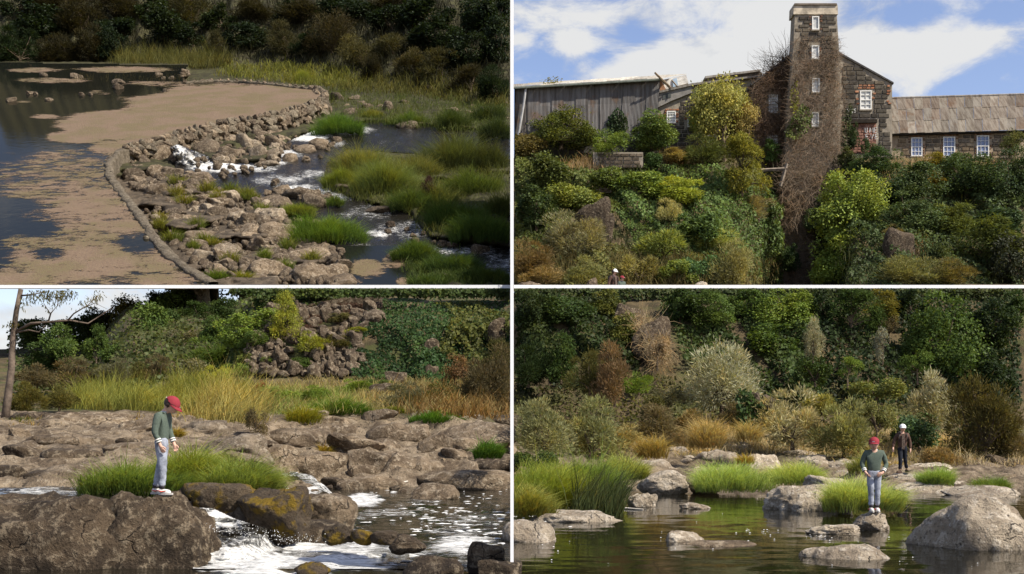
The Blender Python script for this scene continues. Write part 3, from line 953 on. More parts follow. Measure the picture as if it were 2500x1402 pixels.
x_, y_ = np.meshgrid(np.linspace(0, 1, 40), np.linspace(0, 1, 24))
fpx = 690 + x_ * 175; fy = 27.0 - 3.2 * x_ + 2.6 * y_; fz2 = -1.12 - 0.58 * sst(0.25, 1, x_) + 0.06 * fb2(x_ * 6, y_ * 5, 3, 8)
tag(ob('cascade', mesh('cascade', np.stack([(fpx - 1250) / F * fy, fy, fz2], -1).reshape(-1, 3), grid_faces(40, 24), M['creek'], True, attrs={'foam': np.clip(.45 + .25 * x_.ravel(), 0, 1)})),
    'small cascade slipping between the grass clump and the rock shelf', kind='structure')


def flecks(name, pts, rng, size, label, z=WL):
    m = MB()
    for (a, b) in pts:
        Y = z * F / (YH - b); c = at(a, b, Y); r = size * rng.uniform(.5, 1.5); k = rng.uniform(1.0, 2.6)
        n = 7; ph = rng.uniform(0, 6)
        m.add([(c.x + math.cos(6.283 * i / n + ph) * r * k * rng.uniform(.7, 1.2), c.y + math.sin(6.283 * i / n + ph) * r * 1.2 * rng.uniform(.7, 1.2), z + 0.012) for i in range(n)] + [(c.x, c.y, z + 0.02)],
              [(i, (i + 1) % n, n) for i in range(n)])
    return tag(m.build(name, M['foam']), label, kind='stuff')


M['foam'] = plain('foam', (0.82, 0.81, 0.76), 0.6, 0.3, 0.12, 20)
rr = random.Random(5)
flecks('foam_flecks', [(rr.gauss(1120, 90), rr.gauss(1262, 24)) for _ in range(150)] + [(rr.gauss(1180, 60), rr.gauss(1300, 26)) for _ in range(70)] + [(rr.uniform(870, 1245), rr.uniform(1196, 1300)) for _ in range(60)], rr, 0.035, 'white foam flecks drifting on the dark creek')
flecks('bubbles', [(rr.uniform(1300, 2400), rr.uniform(1320, 1388)) for _ in range(16)] + [(rr.gauss(1860, 25), rr.gauss(1301, 4)) for _ in range(14)] + [(rr.gauss(2000, 25), rr.gauss(1312, 2)) for _ in range(12)] + [(rr.uniform(1500, 2240), rr.uniform(1240, 1330)) for _ in range(12)], rr, 0.0055, 'tiny white bubbles and petals floating on the still pool')

# ------------------------------------------------------------------ creek: boulders
b1 = rock(-190, 1203, 345, 1620, 15.3, 'huge dark pitted boulder lying behind the left end of the fall, left of the boy', 'rock_dark', 'rough', .1, .7, 'boulder', 'boulder', hero=501, yaw=0.05)
rock(170, 1235, 330, 1560, 15.9, 'dark wedge of rock in the cleft between the two foreground boulders', 'rock_dark', 'rough', .2, .8, 'boulder', 'boulder', hero=503, yaw=0.3)
b2 = rock(240, 1200, 524, 1560, 15.2, 'big rough brown boulder the boy in the red cap stands on', 'rock_dark', 'rough', .1, .7, 'boulder', 'boulder', hero=507, yaw=0.0)
rock(430, 1178, 640, 1290, 17.6, 'dark flat topped boulder with yellow moss just right of the boy\'s shoes', 'rock_moss', 'block', .3, .8, 'boulder', 'boulder', hero=512, yaw=0.1)
rock(575, 1188, 742, 1310, 17.2, 'mossy dark boulder with a steep face above the white water', 'rock_moss', 'block', .25, .8, 'boulder', 'boulder', hero=515, yaw=-.2)
rock(690, 1205, 862, 1292, 19.5, 'smooth sloping brown slab with water sliding off its end', 'rock', 'round', .3, 1.0, 'boulder', 'boulder', hero=518, yaw=.3)
rock(600, 1270, 830, 1325, 18.2, 'low wet slab between the mossy boulder and the foam', 'rock_dark', 'round', .6, .6, 'boulder', 'boulder', i=2)
rock(785, 1278, 862, 1318, 16.6, 'small dark rock with moss on its right side in midstream', 'rock_moss', 'rough', .4, .8, 'rock', 'rock', i=1)
rock(855, 1292, 915, 1322, 16.5, 'middle stone of the three mossy ones in midstream', 'rock_moss', 'round', .4, .8, 'rock', 'rock', i=0)
rock(905, 1296, 972, 1320, 16.4, 'low golden mossy stone, rightmost of the three in midstream', 'rock_moss', 'round', .5, .8, 'rock', 'rock', i=3)
rock(955, 1305, 1035, 1340, 16.0, 'sloping grey stone washed by foam right of the mossy stones', 'rock_dark', 'block', .5, .8, 'rock', 'rock', i=3)
rock(1142, 1322, 1236, 1400, 14.6, 'dark pointed rock standing in the foam at the lower right of the creek', 'rock_dark', 'block', .4, .7, 'boulder', 'boulder', i=5)
rock(1170, 1366, 1270, 1420, 13.9, 'dark low rock in front of the pointed one', 'rock_dark', 'block', .4, .7, 'rock', 'rock', i=7)
rock(715, 1374, 802, 1410, 14.2, 'small brown rock with a mossy top breaking the foam at the bottom of the creek', 'rock_moss', 'round', .5, .8, 'rock', 'rock', i=4)
rock(985, 1360, 1130, 1410, 14.0, 'dark wet rock half drowned in the foam, middle of the creek bottom', 'rock_dark', 'round', .7, .8, 'rock', 'rock', i=1)
rock(1002, 1180, 1118, 1222, 29.3, 'flat oval grey rock lying alone in the dark water', 'rock', 'round', .8, 1.0, 'boulder', 'boulder', i=1)
rock(1020, 1148, 1250, 1200, 33.5, 'long smooth rock tongue running out into the dark water', 'rock', 'round', .5, .5, 'boulder', 'boulder', i=2, yaw=0.12)
rock(820, 1160, 990, 1200, 34, 'low brown ledge at the water\'s edge under the blocky shelf', 'rock', 'block', .5, .6, 'boulder', 'boulder', i=2)
for (x0, y0, x1, y1, lab, mt, kd) in [
    (690, 1108, 860, 1182, 'long squared block with an upright crack on the front of the shelf', 'rock', 'block'),
    (625, 1090, 720, 1165, 'stepped brown block left of the long squared block', 'rock', 'block'),
    (560, 1105, 650, 1160, 'low block at the left end of the shelf front', 'rock', 'block'),
    (800, 1060, 970, 1130, 'broad pale shelf rock with a rounded edge above the long squared block', 'rock', 'block'),
    (900, 1035, 1015, 1100, 'upright sided grey block in the middle of the shelf', 'rock', 'block'),
    (960, 1040, 1040, 1095, 'round shouldered boulder left of the dark gap', 'rock', 'round'),
    (900, 1075, 965, 1115, 'egg shaped boulder perched on the shelf above the water', 'rock', 'round'),
    (1040, 1062, 1108, 1120, 'big angular boulder wedged over the dark gap', 'rock', 'block'),
    (1015, 1068, 1062, 1125, 'tall narrow boulder on the left of the dark gap', 'rock', 'rough'),
    (1100, 1072, 1165, 1112, 'smooth grey boulder right of the angular one', 'rock', 'round'),
    (1085, 1098, 1135, 1138, 'triangular stone below the smooth grey boulder', 'rock', 'block'),
    (1080, 1034, 1262, 1105, 'wide domed rock at the right end of the shelf', 'rock', 'round'),
    (1135, 1110, 1262, 1160, 'long wet boulder at the right shore with a tuft on it', 'rock_dark', 'round'),
    (1175, 1018, 1262, 1045, 'long flat dark rock at the far right behind the shelf', 'rock_dark', 'round'),
    (860, 1100, 960, 1170, 'sloping fractured slab leaning to the right', 'rock', 'block'),
    (940, 1110, 1040, 1180, 'tilted ribbed slab running down to the water', 'rock', 'block'),
    (1000, 1120, 1100, 1170, 'low layered slab beside the tilted ribbed one', 'rock', 'block'),
    (760, 1040, 860, 1085, 'pale hollowed rock in the left part of the shelf', 'rock', 'rough'),
    (640, 1050, 790, 1110, 'big smooth pale slope left of the blocky shelf', 'rock', 'round'),
    (850, 1140, 910, 1178, 'small squared stone at the foot of the sloping slab', 'rock', 'block'),
    (790, 1170, 850, 1200, 'wet stone at the water beside the squared block', 'rock_dark', 'block'),
    (880, 1003, 962, 1038, 'large grey boulder with a chipped front standing behind the shelf', 'rock', 'block'),
    (752, 1002, 796, 1036, 'pale squared boulder beside the little reed pool', 'rock_tan', 'block'),
    (795, 1020, 852, 1042, 'flat topped grey stone in front of the little reed pool', 'rock', 'block'),
    (435, 1030, 560, 1075, 'pale weathered slab just right of the boy\'s back', 'rock_tan', 'rough'),
    (470, 1062, 640, 1130, 'long pale slab sloping down behind the bright grass', 'rock_tan', 'rough'),
    (250, 1085, 400, 1120, 'rounded brown rock edge left of the boy\'s legs', 'rock', 'round'),
    (100, 1010, 300, 1060, 'broad crusted rock hump under the yellow grass', 'rock', 'rough'),
    (250, 1020, 430, 1070, 'crusted grey hump left of the boy\'s shoulders', 'rock', 'rough'),
    (60, 1060, 250, 1110, 'flat dark brown slab in the left part of the shelf', 'rock', 'rough'),
    (90, 1100, 230, 1150, 'dark squared slab stepping down to the channel', 'rock_dark', 'block'),
    (10, 1090, 110, 1140, 'dark layered slabs at the far left of the shelf', 'rock_dark', 'block'),
    (-10, 1140, 60, 1185, 'tilted brown plate of rock at the left edge', 'rock_dark', 'block'),
    (60, 1150, 210, 1185, 'low dark rock lip over the foaming channel', 'rock_dark', 'round'),
    (30, 1010, 110, 1045, 'shadowed low rock under the leaning dead bush', 'rock_dark', 'round'),
]:
    base = y1 - (y1 - y0) * .25
    rock(x0 - 9, y0 - 5, x1 + 9, y1, hit((x0 + x1) / 2, base) + 0.1, lab, mt, kd, .2, .9, 'boulder', 'boulder', yaw=random.uniform(-.3, .3))
rg = np.random.default_rng(3)
ANCH_C = [('long squared block', 775, 1150), ('stepped brown block', 670, 1130), ('big angular boulder', 1074, 1090), ('smooth grey boulder', 1132, 1092), ('wide domed rock', 1170, 1070), ('chipped boulder', 921, 1022),
          ('pale squared boulder', 774, 1020), ('big smooth pale slope', 715, 1080), ('egg shaped boulder', 932, 1095), ('sloping fractured slab', 910, 1135), ('tilted ribbed slab', 990, 1145), ('rock tongue', 1130, 1175),
          ('long wet boulder', 1200, 1135), ('boy in the red cap', 400, 1080), ('pale weathered slab', 497, 1052), ('crusted rock hump', 200, 1035), ('flat dark brown slab', 155, 1085), ('tilted brown plate', 25, 1162), ('dark squared slab', 160, 1125), ('upright sided grey block', 957, 1068), ('flat oval rock', 1060, 1200), ('gum trunk', 22, 1000), ('reed pool', 830, 1010)]
for (poly, n, s0, s1, mt, lab, grp) in [
    ([(640, 1060), (1000, 1040), (1250, 1060), (1250, 1150), (1000, 1180), (700, 1180)], 40, 22, 48, 'rock', 'broken brown rock', 'broken rocks of the creek shelf'),
    ([(20, 1030), (430, 1010), (430, 1110), (250, 1130), (20, 1180)], 24, 24, 60, 'rock', 'half buried slab', 'slabs half buried left of the boy'),
    ([(860, 1010), (1240, 1015), (1240, 1040), (860, 1040)], 12, 16, 34, 'rock_tan', 'pale rock in the grass', 'pale rocks behind the shelf'),
    ([(700, 1185), (1000, 1185), (1000, 1205), (700, 1215)], 10, 16, 30, 'rock_dark', 'wet stone at the creek edge', 'wet stones under the shelf')]:
    its = []
    for (a, b) in scatter(poly, n, rg):
        s = random.uniform(s0, s1)
        its.append((rock(a - s / 2, b - s * .45, a + s / 2, b, hit(a, b - 2), None, mt, random.choice(['block', 'block', 'lump']), .4, .9, 'rock', yaw=random.uniform(0, 6)), a, b, s))
    autolabel(its, lab, 'rock', grp, ANCH_C)

rbp = scatter([(640, 1060), (1000, 1040), (1250, 1060), (1250, 1150), (1000, 1180), (700, 1180)], 160, np.random.default_rng(61)); rbp = np.concatenate([rbp, scatter([(20, 1040), (430, 1015), (430, 1100), (220, 1140), (20, 1170)], 90, np.random.default_rng(62))])
rubble('rubble', [at(q[0], q[1], hit(q[0], q[1])) for q in rbp], np.random.default_rng(1).uniform(.08, .26, len(rbp)), 'rock', 'loose broken stones in the cracks of the creek shelf')

# the basalt face under the old wall: every stone its own part
face = MB()
o_face = tag(ob('cliff', None, at(740, 900, 55)), 'broken basalt face of stacked grey stones under the hanging brown creeper', 'cliff')
rg = np.random.default_rng(8)
cells = []
for row, yb in enumerate(range(762, 925, 14)):
    xl = np.interp(yb, [750, 830, 925], [640, 600, 575]); xr = np.interp(yb, [750, 800, 925], [925, 880, 868])
    x = xl + random.uniform(0, 20)
    while x < xr:
        k_ = random.choice((.75, 1, 1, 1.5)); w = random.uniform(15, 29) * k_; h = random.uniform(13, 25) * k_
        cells.append((x, yb + random.uniform(-6, 6), w, h)); x += w * 0.74
for (x, yb, w, h) in cells:
    if fb2(np.array([x / 60.]), np.array([yb / 40.]), 2, 4)[0] < -0.55:
        continue
    Y = hit(x + w / 2, yb)
    o = rock(x, yb - h, x + w, yb, Y - random.uniform(0.0, 0.35), None, 'rock_far', random.choice(['column', 'block', 'block', 'lump']), .15, .9, 'stone', yaw=random.uniform(0, 6), tilt=random.uniform(-.35, .35))
    o.parent = o_face; o.matrix_parent_inverse = Matrix.Translation(-o_face.location)

# ------------------------------------------------------------------ creek: plants
def pl(cx, by, w, h, kind, col, label, Y=None, cat='shrub', name=None, **k):
    Y = hit(cx, by) if Y is None else Y
    plant(cx, by, w * 1.2, h * 1.12, Y, kind, tuple(q * 1.3 for q in col), label, cat, name or ('tree' if cat == 'tree' else 'shrub'), lower=True, **k)


for a in [
    (60, 860, 130, 75, 'roundtree', DG, 'dark tree behind the leaning gum trunk at the left edge', 86, 'tree'),
    (160, 870, 150, 82, 'talltree', DG, 'dark spreading tree under the bare crossing branch', 85, 'tree'),
    (230, 870, 140, 110, 'roundtree', DK, 'dark tree top reaching into the cloud right of the gum leaves', 82, 'tree'),
    (300, 860, 140, 128, 'airy', OL, 'tall olive gum with pale forked limbs against the sky', 80, 'tree'),
    (375, 830, 120, 105, 'talltree', DG, 'dark tree on the hill crest right of the olive gum', 79, 'tree'),
    (420, 800, 130, 95, 'roundtree', MG, 'spreading green tree high on the hill', 77, 'tree'),
    (510, 795, 130, 76, 'broad', MG, 'light crowned tree on the hill above the round tree', 76, 'tree'),
    (590, 780, 120, 80, 'roundtree', DG, 'dark tree at the top of the slope left of the old wall', 74, 'tree'),
    (650, 760, 90, 58, 'broad', DG, 'dark shrub on the crest behind the small white gable', None, 'shrub'),
    (850, 722, 110, 30, 'fine', OL, 'olive bush on top of the old wall', None, 'shrub'),
    (770, 735, 110, 36, 'broad', DG, 'green bush on the crest above the hanging brown creeper', None, 'shrub'),
    (345, 880, 130, 130, 'roundtree', MG, 'big round headed green tree in the middle of the hillside', 68, 'tree'),
    (420, 870, 90, 100, 'talltree', DG, 'dark narrow tree right of the big round headed one', 70, 'tree'),
    (160, 905, 100, 95, 'roundtree', MG, 'rounded green tree low on the left hillside', 69, 'tree'),
    (100, 905, 110, 80, 'broad', DG, 'dark green thicket behind the gum trunk', 70, 'shrub'),
    (235, 895, 70, 85, 'roundtree', MG, 'small round green tree between two larger ones on the left hillside', 67, 'tree'),
    (285, 900, 90, 60, 'broad', MG, 'green dome shaped shrub below the big round headed tree', 64, 'shrub'),
    (455, 880, 100, 85, 'feather', GG, 'pale grey green feathery tree in the middle of the slope', 64, 'tree'),
    (530, 830, 90, 60, 'broad', MG, 'green shrub on the slope below the hill crest', None, 'shrub'),
    (525, 900, 140, 75, 'fine', MG, 'wide soft green shrub left of the basalt face', 60, 'shrub'),
    (610, 810, 130, 70, 'low', LG, 'bright green creeper mound above the left end of the basalt face', None, 'shrub'),
    (590, 850, 110, 60, 'low', LG, 'bright creeper hanging below the creeper mound', None, 'shrub'),
    (555, 790, 80, 55, 'roundtree', DG, 'round dark bush beside the bright creeper mound', None, 'shrub'),
    (480, 790, 90, 60, 'feather', DG, 'dark feathery shrub near the hill top', 72, 'shrub'),
    (90, 945, 90, 62, 'fine', OB, 'brown olive bush behind the foot of the gum', 58, 'shrub'),
    (180, 945, 110, 75, 'fine', OB, 'rounded brown olive bush above the yellow grass', 57, 'shrub'),
    (245, 935, 60, 40, 'fine', OL, 'small olive bush right of the rounded brown one', 57, 'shrub'),
    (285, 945, 100, 68, 'finebig', GG, 'grey tipped bush behind the yellow grass', 56, 'shrub'),
    (340, 945, 90, 66, 'fine', OL, 'grey green bush in the middle behind the yellow grass', 57, 'shrub'),
    (390, 942, 80, 80, 'fine', OB, 'brown twiggy bush left of the flowering shrub', 57, 'shrub'),
    (465, 945, 130, 75, 'low', GG, 'wide pale shrub above the boy\'s cap', 55, 'shrub'),
    (430, 950, 90, 36, 'fine', GY, 'dry grey shrub just behind the boy\'s cap', 52, 'shrub'),
    (535, 950, 80, 70, 'weeds', YG, 'yellow flowering shrub right of the boy\'s head', 52, 'shrub'),
    (570, 920, 70, 40, 'weeds', LG, 'light green weeds at the foot of the basalt face', 54, 'shrub'),
    (702, 832, 78, 105, 'feathertree', YG, 'young yellow green wattle growing out of the basalt face', None, 'tree'),
    (762, 860, 90, 58, 'weeds', YG, 'dome of yellow dry weeds on the basalt face', None, 'shrub'),
    (660, 895, 50, 30, 'low', LG, 'little green plant on the lower ledge of the basalt face', None, 'shrub'),
    (700, 800, 60, 40, 'low', MG, 'green bush rooted high in the basalt cliff', None, 'shrub'),
    (830, 850, 70, 40, 'weeds', OL, 'olive weeds hanging on the right of the basalt cliff', None, 'shrub'),
    (620, 850, 70, 50, 'low', MG, 'green creeper over the left edge of the basalt cliff', None, 'shrub'),
    (740, 900, 60, 30, 'low', MG, 'herbs at the foot of the basalt cliff', None, 'shrub'),
    (840, 790, 60, 30, 'low', OL, 'olive bush on the upper ledge of the basalt cliff', None, 'shrub'),
    (870, 815, 60, 22, 'weeds', YG, 'grassy ledge plant at the edge of the ivy', None, 'shrub'),
    (65, 1010, 110, 85, 'fine', OL, 'dark leaning dead bush with bare limbs at the foot of the gum', 41, 'shrub'),
    (145, 1000, 90, 62, 'fine', OL, 'olive bush left of the yellow grass', 43, 'shrub'),
    (625, 1090, 60, 95, 'airy', OB, 'sparse brown twiggy bush on the rock right of the tall yellow grass', None, 'shrub'),
    (632, 965, 40, 42, 'weeds', (.15, .05, .04), 'reddish feathery weed behind the rocks', 47, 'shrub'),
    (980, 1000, 110, 70, 'fine', GG, 'grey green bush in the meadow before the ivy', None, 'shrub'),
    (1075, 985, 120, 60, 'weeds', OL, 'dry olive bush right of the meadow', None, 'shrub'),
    (1195, 1010, 130, 160, 'finebig', OB, 'dark brown bush at the right end of the creek bank', 47, 'shrub'),
    (1225, 960, 110, 130, 'finebig', OL, 'tall dark olive bush beside the white divider', 50, 'shrub'),
    (1110, 960, 80, 90, 'airy', BR, 'rusty bare shrub under the ivy curtain', 51, 'shrub'),
    (870, 960, 80, 40, 'weeds', LG, 'light green weeds below the ivy edge', None, 'shrub'),
    (775, 985, 90, 50, 'weeds', LG, 'pale green weeds in the middle of the meadow', None, 'shrub'),
    (690, 985, 110, 50, 'low', LG, 'fresh green patch of herbs left of the meadow', None, 'shrub'),
    (920, 945, 60, 24, 'low', MG, 'dark green herbs beside the old stone block', None, 'shrub'),
]:
    Yv = a[7] if len(a) > 7 else None
    pl(*a[:7], Y=Yv, cat=a[8] if len(a) > 8 else 'shrub')

# the leaning gum at the left edge
gum = tag(ob('gum_tree', None, at(22, 1010, 38)), 'tall leaning gum with pale bark at the left edge of the creek view', 'tree')
gl = gum.location
def gp(x, y, d=0.0): return at(x, y, 38 + d) - gl
m = MB()
m.tube([gp(12, 1030), gp(18, 980), gp(28, 900), gp(32, 820), gp(40, 760), gp(51, 706)], [.14, .12, .105, .09, .08, .075], 10)
ob('trunk', m.mesh('trunk', plain('gum_bark', (0.115, 0.088, 0.066), 0.85, 0.15, 0.5, 2.5, 0.7), True), parent=gum)
m = MB()
LIMBS = [([(38, 810), (75, 790), (120, 786), (170, 782), (215, 790), (250, 768), (272, 752)], .045), ([(38, 812), (70, 806), (95, 811), (112, 792)], .03),
         ([(165, 783), (180, 766), (215, 745), (240, 722)], .03), ([(118, 786), (124, 765), (142, 745), (138, 715)], .028), ([(124, 768), (112, 750), (104, 735)], .018), ([(205, 752), (232, 740), (262, 755)], .014),
         ([(50, 722), (80, 720), (108, 712)], .03)]
for pts, r in LIMBS:
    m.tube([gp(a, b, -.4 * math.sin(i)) for i, (a, b) in enumerate(pts)], np.linspace(r, r * .3, len(pts)), 6)
ob('branch', m.mesh('branch', bpy.data.materials['gum_bark'], True), parent=gum)
rg = np.random.default_rng(12); P_ = []
for (cx, cy, rx, ry, n) in [(140, 722, 30, 16, 230), (105, 716, 30, 10, 150), (78, 726, 22, 12, 90), (205, 742, 18, 12, 50), (235, 724, 16, 12, 80), (120, 745, 14, 14, 30), (60, 740, 8, 12, 26), (165, 712, 20, 10, 90), (28, 790, 14, 6, 60)]:
    for _ in range(n):
        P_.append(gp(rg.normal(cx, rx * .6), max(708, rg.normal(cy, ry * .6)), rg.uniform(-.8, .8)))
P_ = np.array([p[:] for p in P_]); n = len(P_)
V_, F_ = leaf_quads(P_, unit(np.array([0, 0, -1.0]) + .5 * rg.normal(size=(n, 3))), rg.normal(size=(n, 3)), 0.13 * rg.uniform(.6, 1.3, n), 0.03)
c = ob('crown', mesh('crown', V_, F_, M['leaf_matte'], False, np.repeat(rg.uniform(0, 1, n), 4)), parent=gum, color=OL)
clip_mesh(c, True, -1)

# ivy on the cliff and the hanging brown creeper on the wall top
o = ivy('ivy', [(925, 735), (960, 705), (1248, 705), (1248, 850), (1180, 890), (1090, 935), (1000, 925), (862, 920), (852, 850), (864, 800), (895, 765)], lambda a, b: hit(a, b) - .25, 11000, 0.14, (.034, .068, .02), 'thick green ivy curtain covering the cliff at the right of the creek', -1, True, 0.9, lump=.9, bare=-.95)
ivy('ivy', [(1020, 712), (1248, 706), (1248, 900), (1150, 905), (1070, 850), (1110, 760)], lambda a, b: hit(a, b) - .5, 3800, 0.16, (.075, .085, .02), 'yellowing creeper over the upper right of the ivy curtain', -1, True, 0.7, lump=1.1, bare=-.2)
vines('hanging_creeper', [(735, 748), (800, 734), (930, 712), (930, 755), (870, 772), (800, 780), (745, 800)], lambda a, b: hit(a, b) - .25, 2600, 0.55, 0.03, (.085, .05, .034), 'fringe of dead brown creeper hanging from the top of the old wall', -1, True, 1.6, .35, curl=.25)
pw = tag(ob('retaining_wall', None, at(830, 745, 60.6)), 'old stone retaining wall under the hanging brown creeper', 'wall')
for k in range(9):
    x0 = 742 + k * 21; m = MB(); yb = 790 - (k * 21) * .21; yt = 745 - k * 21 * .19
    m.prism([p - pw.location for p in (at(x0, yb, 60.5 + .02 * (k % 2)), at(x0 + 20.6, yb - 4, 60.5 + .02 * (k % 2)), at(x0 + 20.6, max(yt - 4, 707), 60.5 + .02 * (k % 2)), at(x0, max(yt, 707), 60.5 + .02 * (k % 2)))], .5)
    ob('stone', m.mesh('stone', M['rock_far']), parent=pw)
# old masonry at the foot of the ivy
for (x0, y0, x1, y1, lab) in [(940, 906, 992, 930, 'broken stone block wall standing at the foot of the ivy'), (890, 935, 960, 958, 'low ruined stone footing half hidden in the meadow'), (1040, 890, 1070, 928, 'dark block standing in for the shade in the lower hole of the ivy'), (1034, 825, 1072, 865, 'dark block standing in for the shade in the upper hole of the ivy'), (1190, 775, 1250, 830, 'bare dark rock patch at the right edge of the ivy')]:  # two dark blocks are put in for the shade inside the ivy openings
    rock(x0, y0, x1, y1, hit((x0 + x1) / 2, y1) - .7, lab, 'rock_far' if x0 < 1000 else 'rock_dark', 'block', .3, .5, 'rock', 'rock', yaw=0)
# small white gable on the crest
hs = tag(ob('shed', None, at(665, 752, 68)), 'tiny white gabled roof showing on the crest above the basalt face', 'shed')
m = MB(); Lh = hs.location
m.prism([p - Lh for p in (at(651, 757, 68), at(679, 757, 68), at(679, 746, 68), at(665, 751, 68), at(651, 744, 68))], 1.0); m.build('gable', plain('white_paint', (.75, .74, .70), .6, .3, .08, 5), hs)
m = MB(); m.prism([p - Lh for p in (at(650, 745, 67.9), at(666, 752.5, 67.9), at(680, 747, 67.9), at(680, 744, 67.9), at(665, 749, 67.9), at(650, 742, 67.9))], 1.2); m.build('roof', plain('lead_grey', (.25, .25, .25), .6, .3, .1, 5), hs)

CARP = lambda a, b: hit(a, b) - .15
ivy('undergrowth', [(20, 800), (230, 770), (420, 712), (740, 708), (640, 780), (600, 920), (640, 950), (20, 960)], CARP, 9000, .22, (.055, .07, .022), 'mixed green undergrowth over the hillside behind the yellow grass', -1, True, .2, lump=.9, kind='stuff', cat=None)
ivy('undergrowth', [(560, 730), (740, 712), (700, 790), (600, 860), (580, 920), (500, 920)], CARP, 2600, .18, (.10, .14, .03), 'bright green creeper carpet left of the basalt cliff', -1, True, .4, lump=.7, kind='stuff', cat=None)
ivy('undergrowth', [(740, 738), (940, 706), (1000, 706), (1000, 720), (930, 722), (745, 752)], CARP, 900, .2, (.05, .075, .022), 'green growth on the crest over the old wall', -1, True, .2, lump=.5, kind='stuff', cat=None)
# grass of the creek bank
def gpts(poly, n, seed, dz=0.0):
    rg = np.random.default_rng(seed); out = []
    for (a, b) in scatter(poly, n, rg):
        Y = hit(a, b); out.append(((a - 1250) / F * Y, Y, (YH - b) / F * Y + dz))
    return out


sward('reed_bed', gpts([(170, 1000), (600, 1012), (610, 985), (560, 970), (200, 972)], 1100, 1), 1.15, .026, (.215, .225, .05), 'tall yellow green grass bed behind the bare rock', per=12, bend=.45, jit=.35, lean=(.25, 0), side=-1)
sward('reed_bed', gpts([(490, 1035), (620, 1035), (620, 985), (500, 990)], 260, 2), 1.45, .024, (.31, .27, .085), 'golden dry tall grass right of the boy', per=15, bend=.45, jit=.3, lean=(.35, 0), side=-1)
sward('meadow_grass', gpts([(640, 1010), (1180, 1010), (1180, 930), (640, 940)], 1300, 3), .45, .026, (.31, .26, .11), 'dry straw coloured meadow before the ivy', per=9, bend=.5, jit=.4, side=-1)
sward('meadow_grass', gpts([(640, 1015), (860, 1010), (860, 960), (640, 965)], 420, 4), .5, .026, (.21, .26, .065), 'fresh green meadow grass between the rocks and the basalt face', per=9, bend=.5, jit=.4, side=-1)
sward('meadow_grass', gpts([(1000, 1015), (1240, 1030), (1240, 950), (1000, 960)], 500, 14), .7, .04, (.17, .11, .04), 'brown dry grass under the dark bushes at the right of the creek', per=7, bend=.4, jit=.4, side=-1)
sward('dry_tufts', gpts([(40, 1060), (430, 1030), (430, 1020), (40, 1030)], 60, 5), .3, .03, (.28, .20, .06), 'small dry tufts in the cracks of the bare rock', per=16, bend=.6, jit=.25, side=-1)
for a in [
    (330, 1212, 270, 74, 18.4, (.155, .215, .045), 'lush long green grass clump left of the boy\'s legs', 5600, .85),
    (470, 1196, 180, 80, 18.9, (.195, .25, .055), 'taller bright green grass clump right behind the boy', 4600, .85),
    (600, 1214, 190, 74, 18.3, (.20, .25, .06), 'long green grass clump combed over towards the mossy boulder', 5200, .85),
    (740, 1040, 90, 50, None, (.22, .23, .03), 'yellow green tuft on the rocks left of the pale squared boulder', 1200, .7),
    (830, 1015, 150, 40, None, (.09, .16, .02), 'dark green reeds round the little pool behind the shelf', 2200, .8),
    (1070, 1035, 130, 36, None, (.08, .17, .02), 'bright green grass patch between the rocks right of the chipped boulder', 2200, .6),
    (965, 1012, 70, 24, None, (.17, .20, .03), 'short yellow green grass right of the chipped boulder', 900, .6),
    (1195, 1122, 70, 44, 33, (.07, .14, .02), 'green tuft growing on the long wet boulder at the right shore', 1000, .7),
    (790, 1120, 40, 34, None, (.26, .22, .05), 'yellow dry tuft on top of the long squared block', 500, .7),
    (430, 1075, 30, 30, None, (.26, .20, .04), 'yellow tuft in the rock beside the boy\'s elbow', 400, .8),
    (60, 1045, 110, 30, None, (.10, .12, .03), 'sparse green grass on the dark rock at the left edge', 700, .6),
]:
    mound(a[0], a[1], a[2], a[3], a[4] or hit(a[0], a[1]) + .1, a[5], a[6], a[7], a[8], 0.014 if a[4] and a[4] < 25 else .026, .9, .36, lean=(.5, -.1), lower=True)
m = MB(); m.tube([at(955, 1186, 34.5), at(975, 1180, 34.7), at(995, 1175, 35)], [.035, .03, .02], 6)
tag(m.build('driftwood', plain('driftwood', (.55, .5, .42), .8, .1, .2, 6)), 'pale bare stick lying at the water\'s edge under the shelf', 'stick')

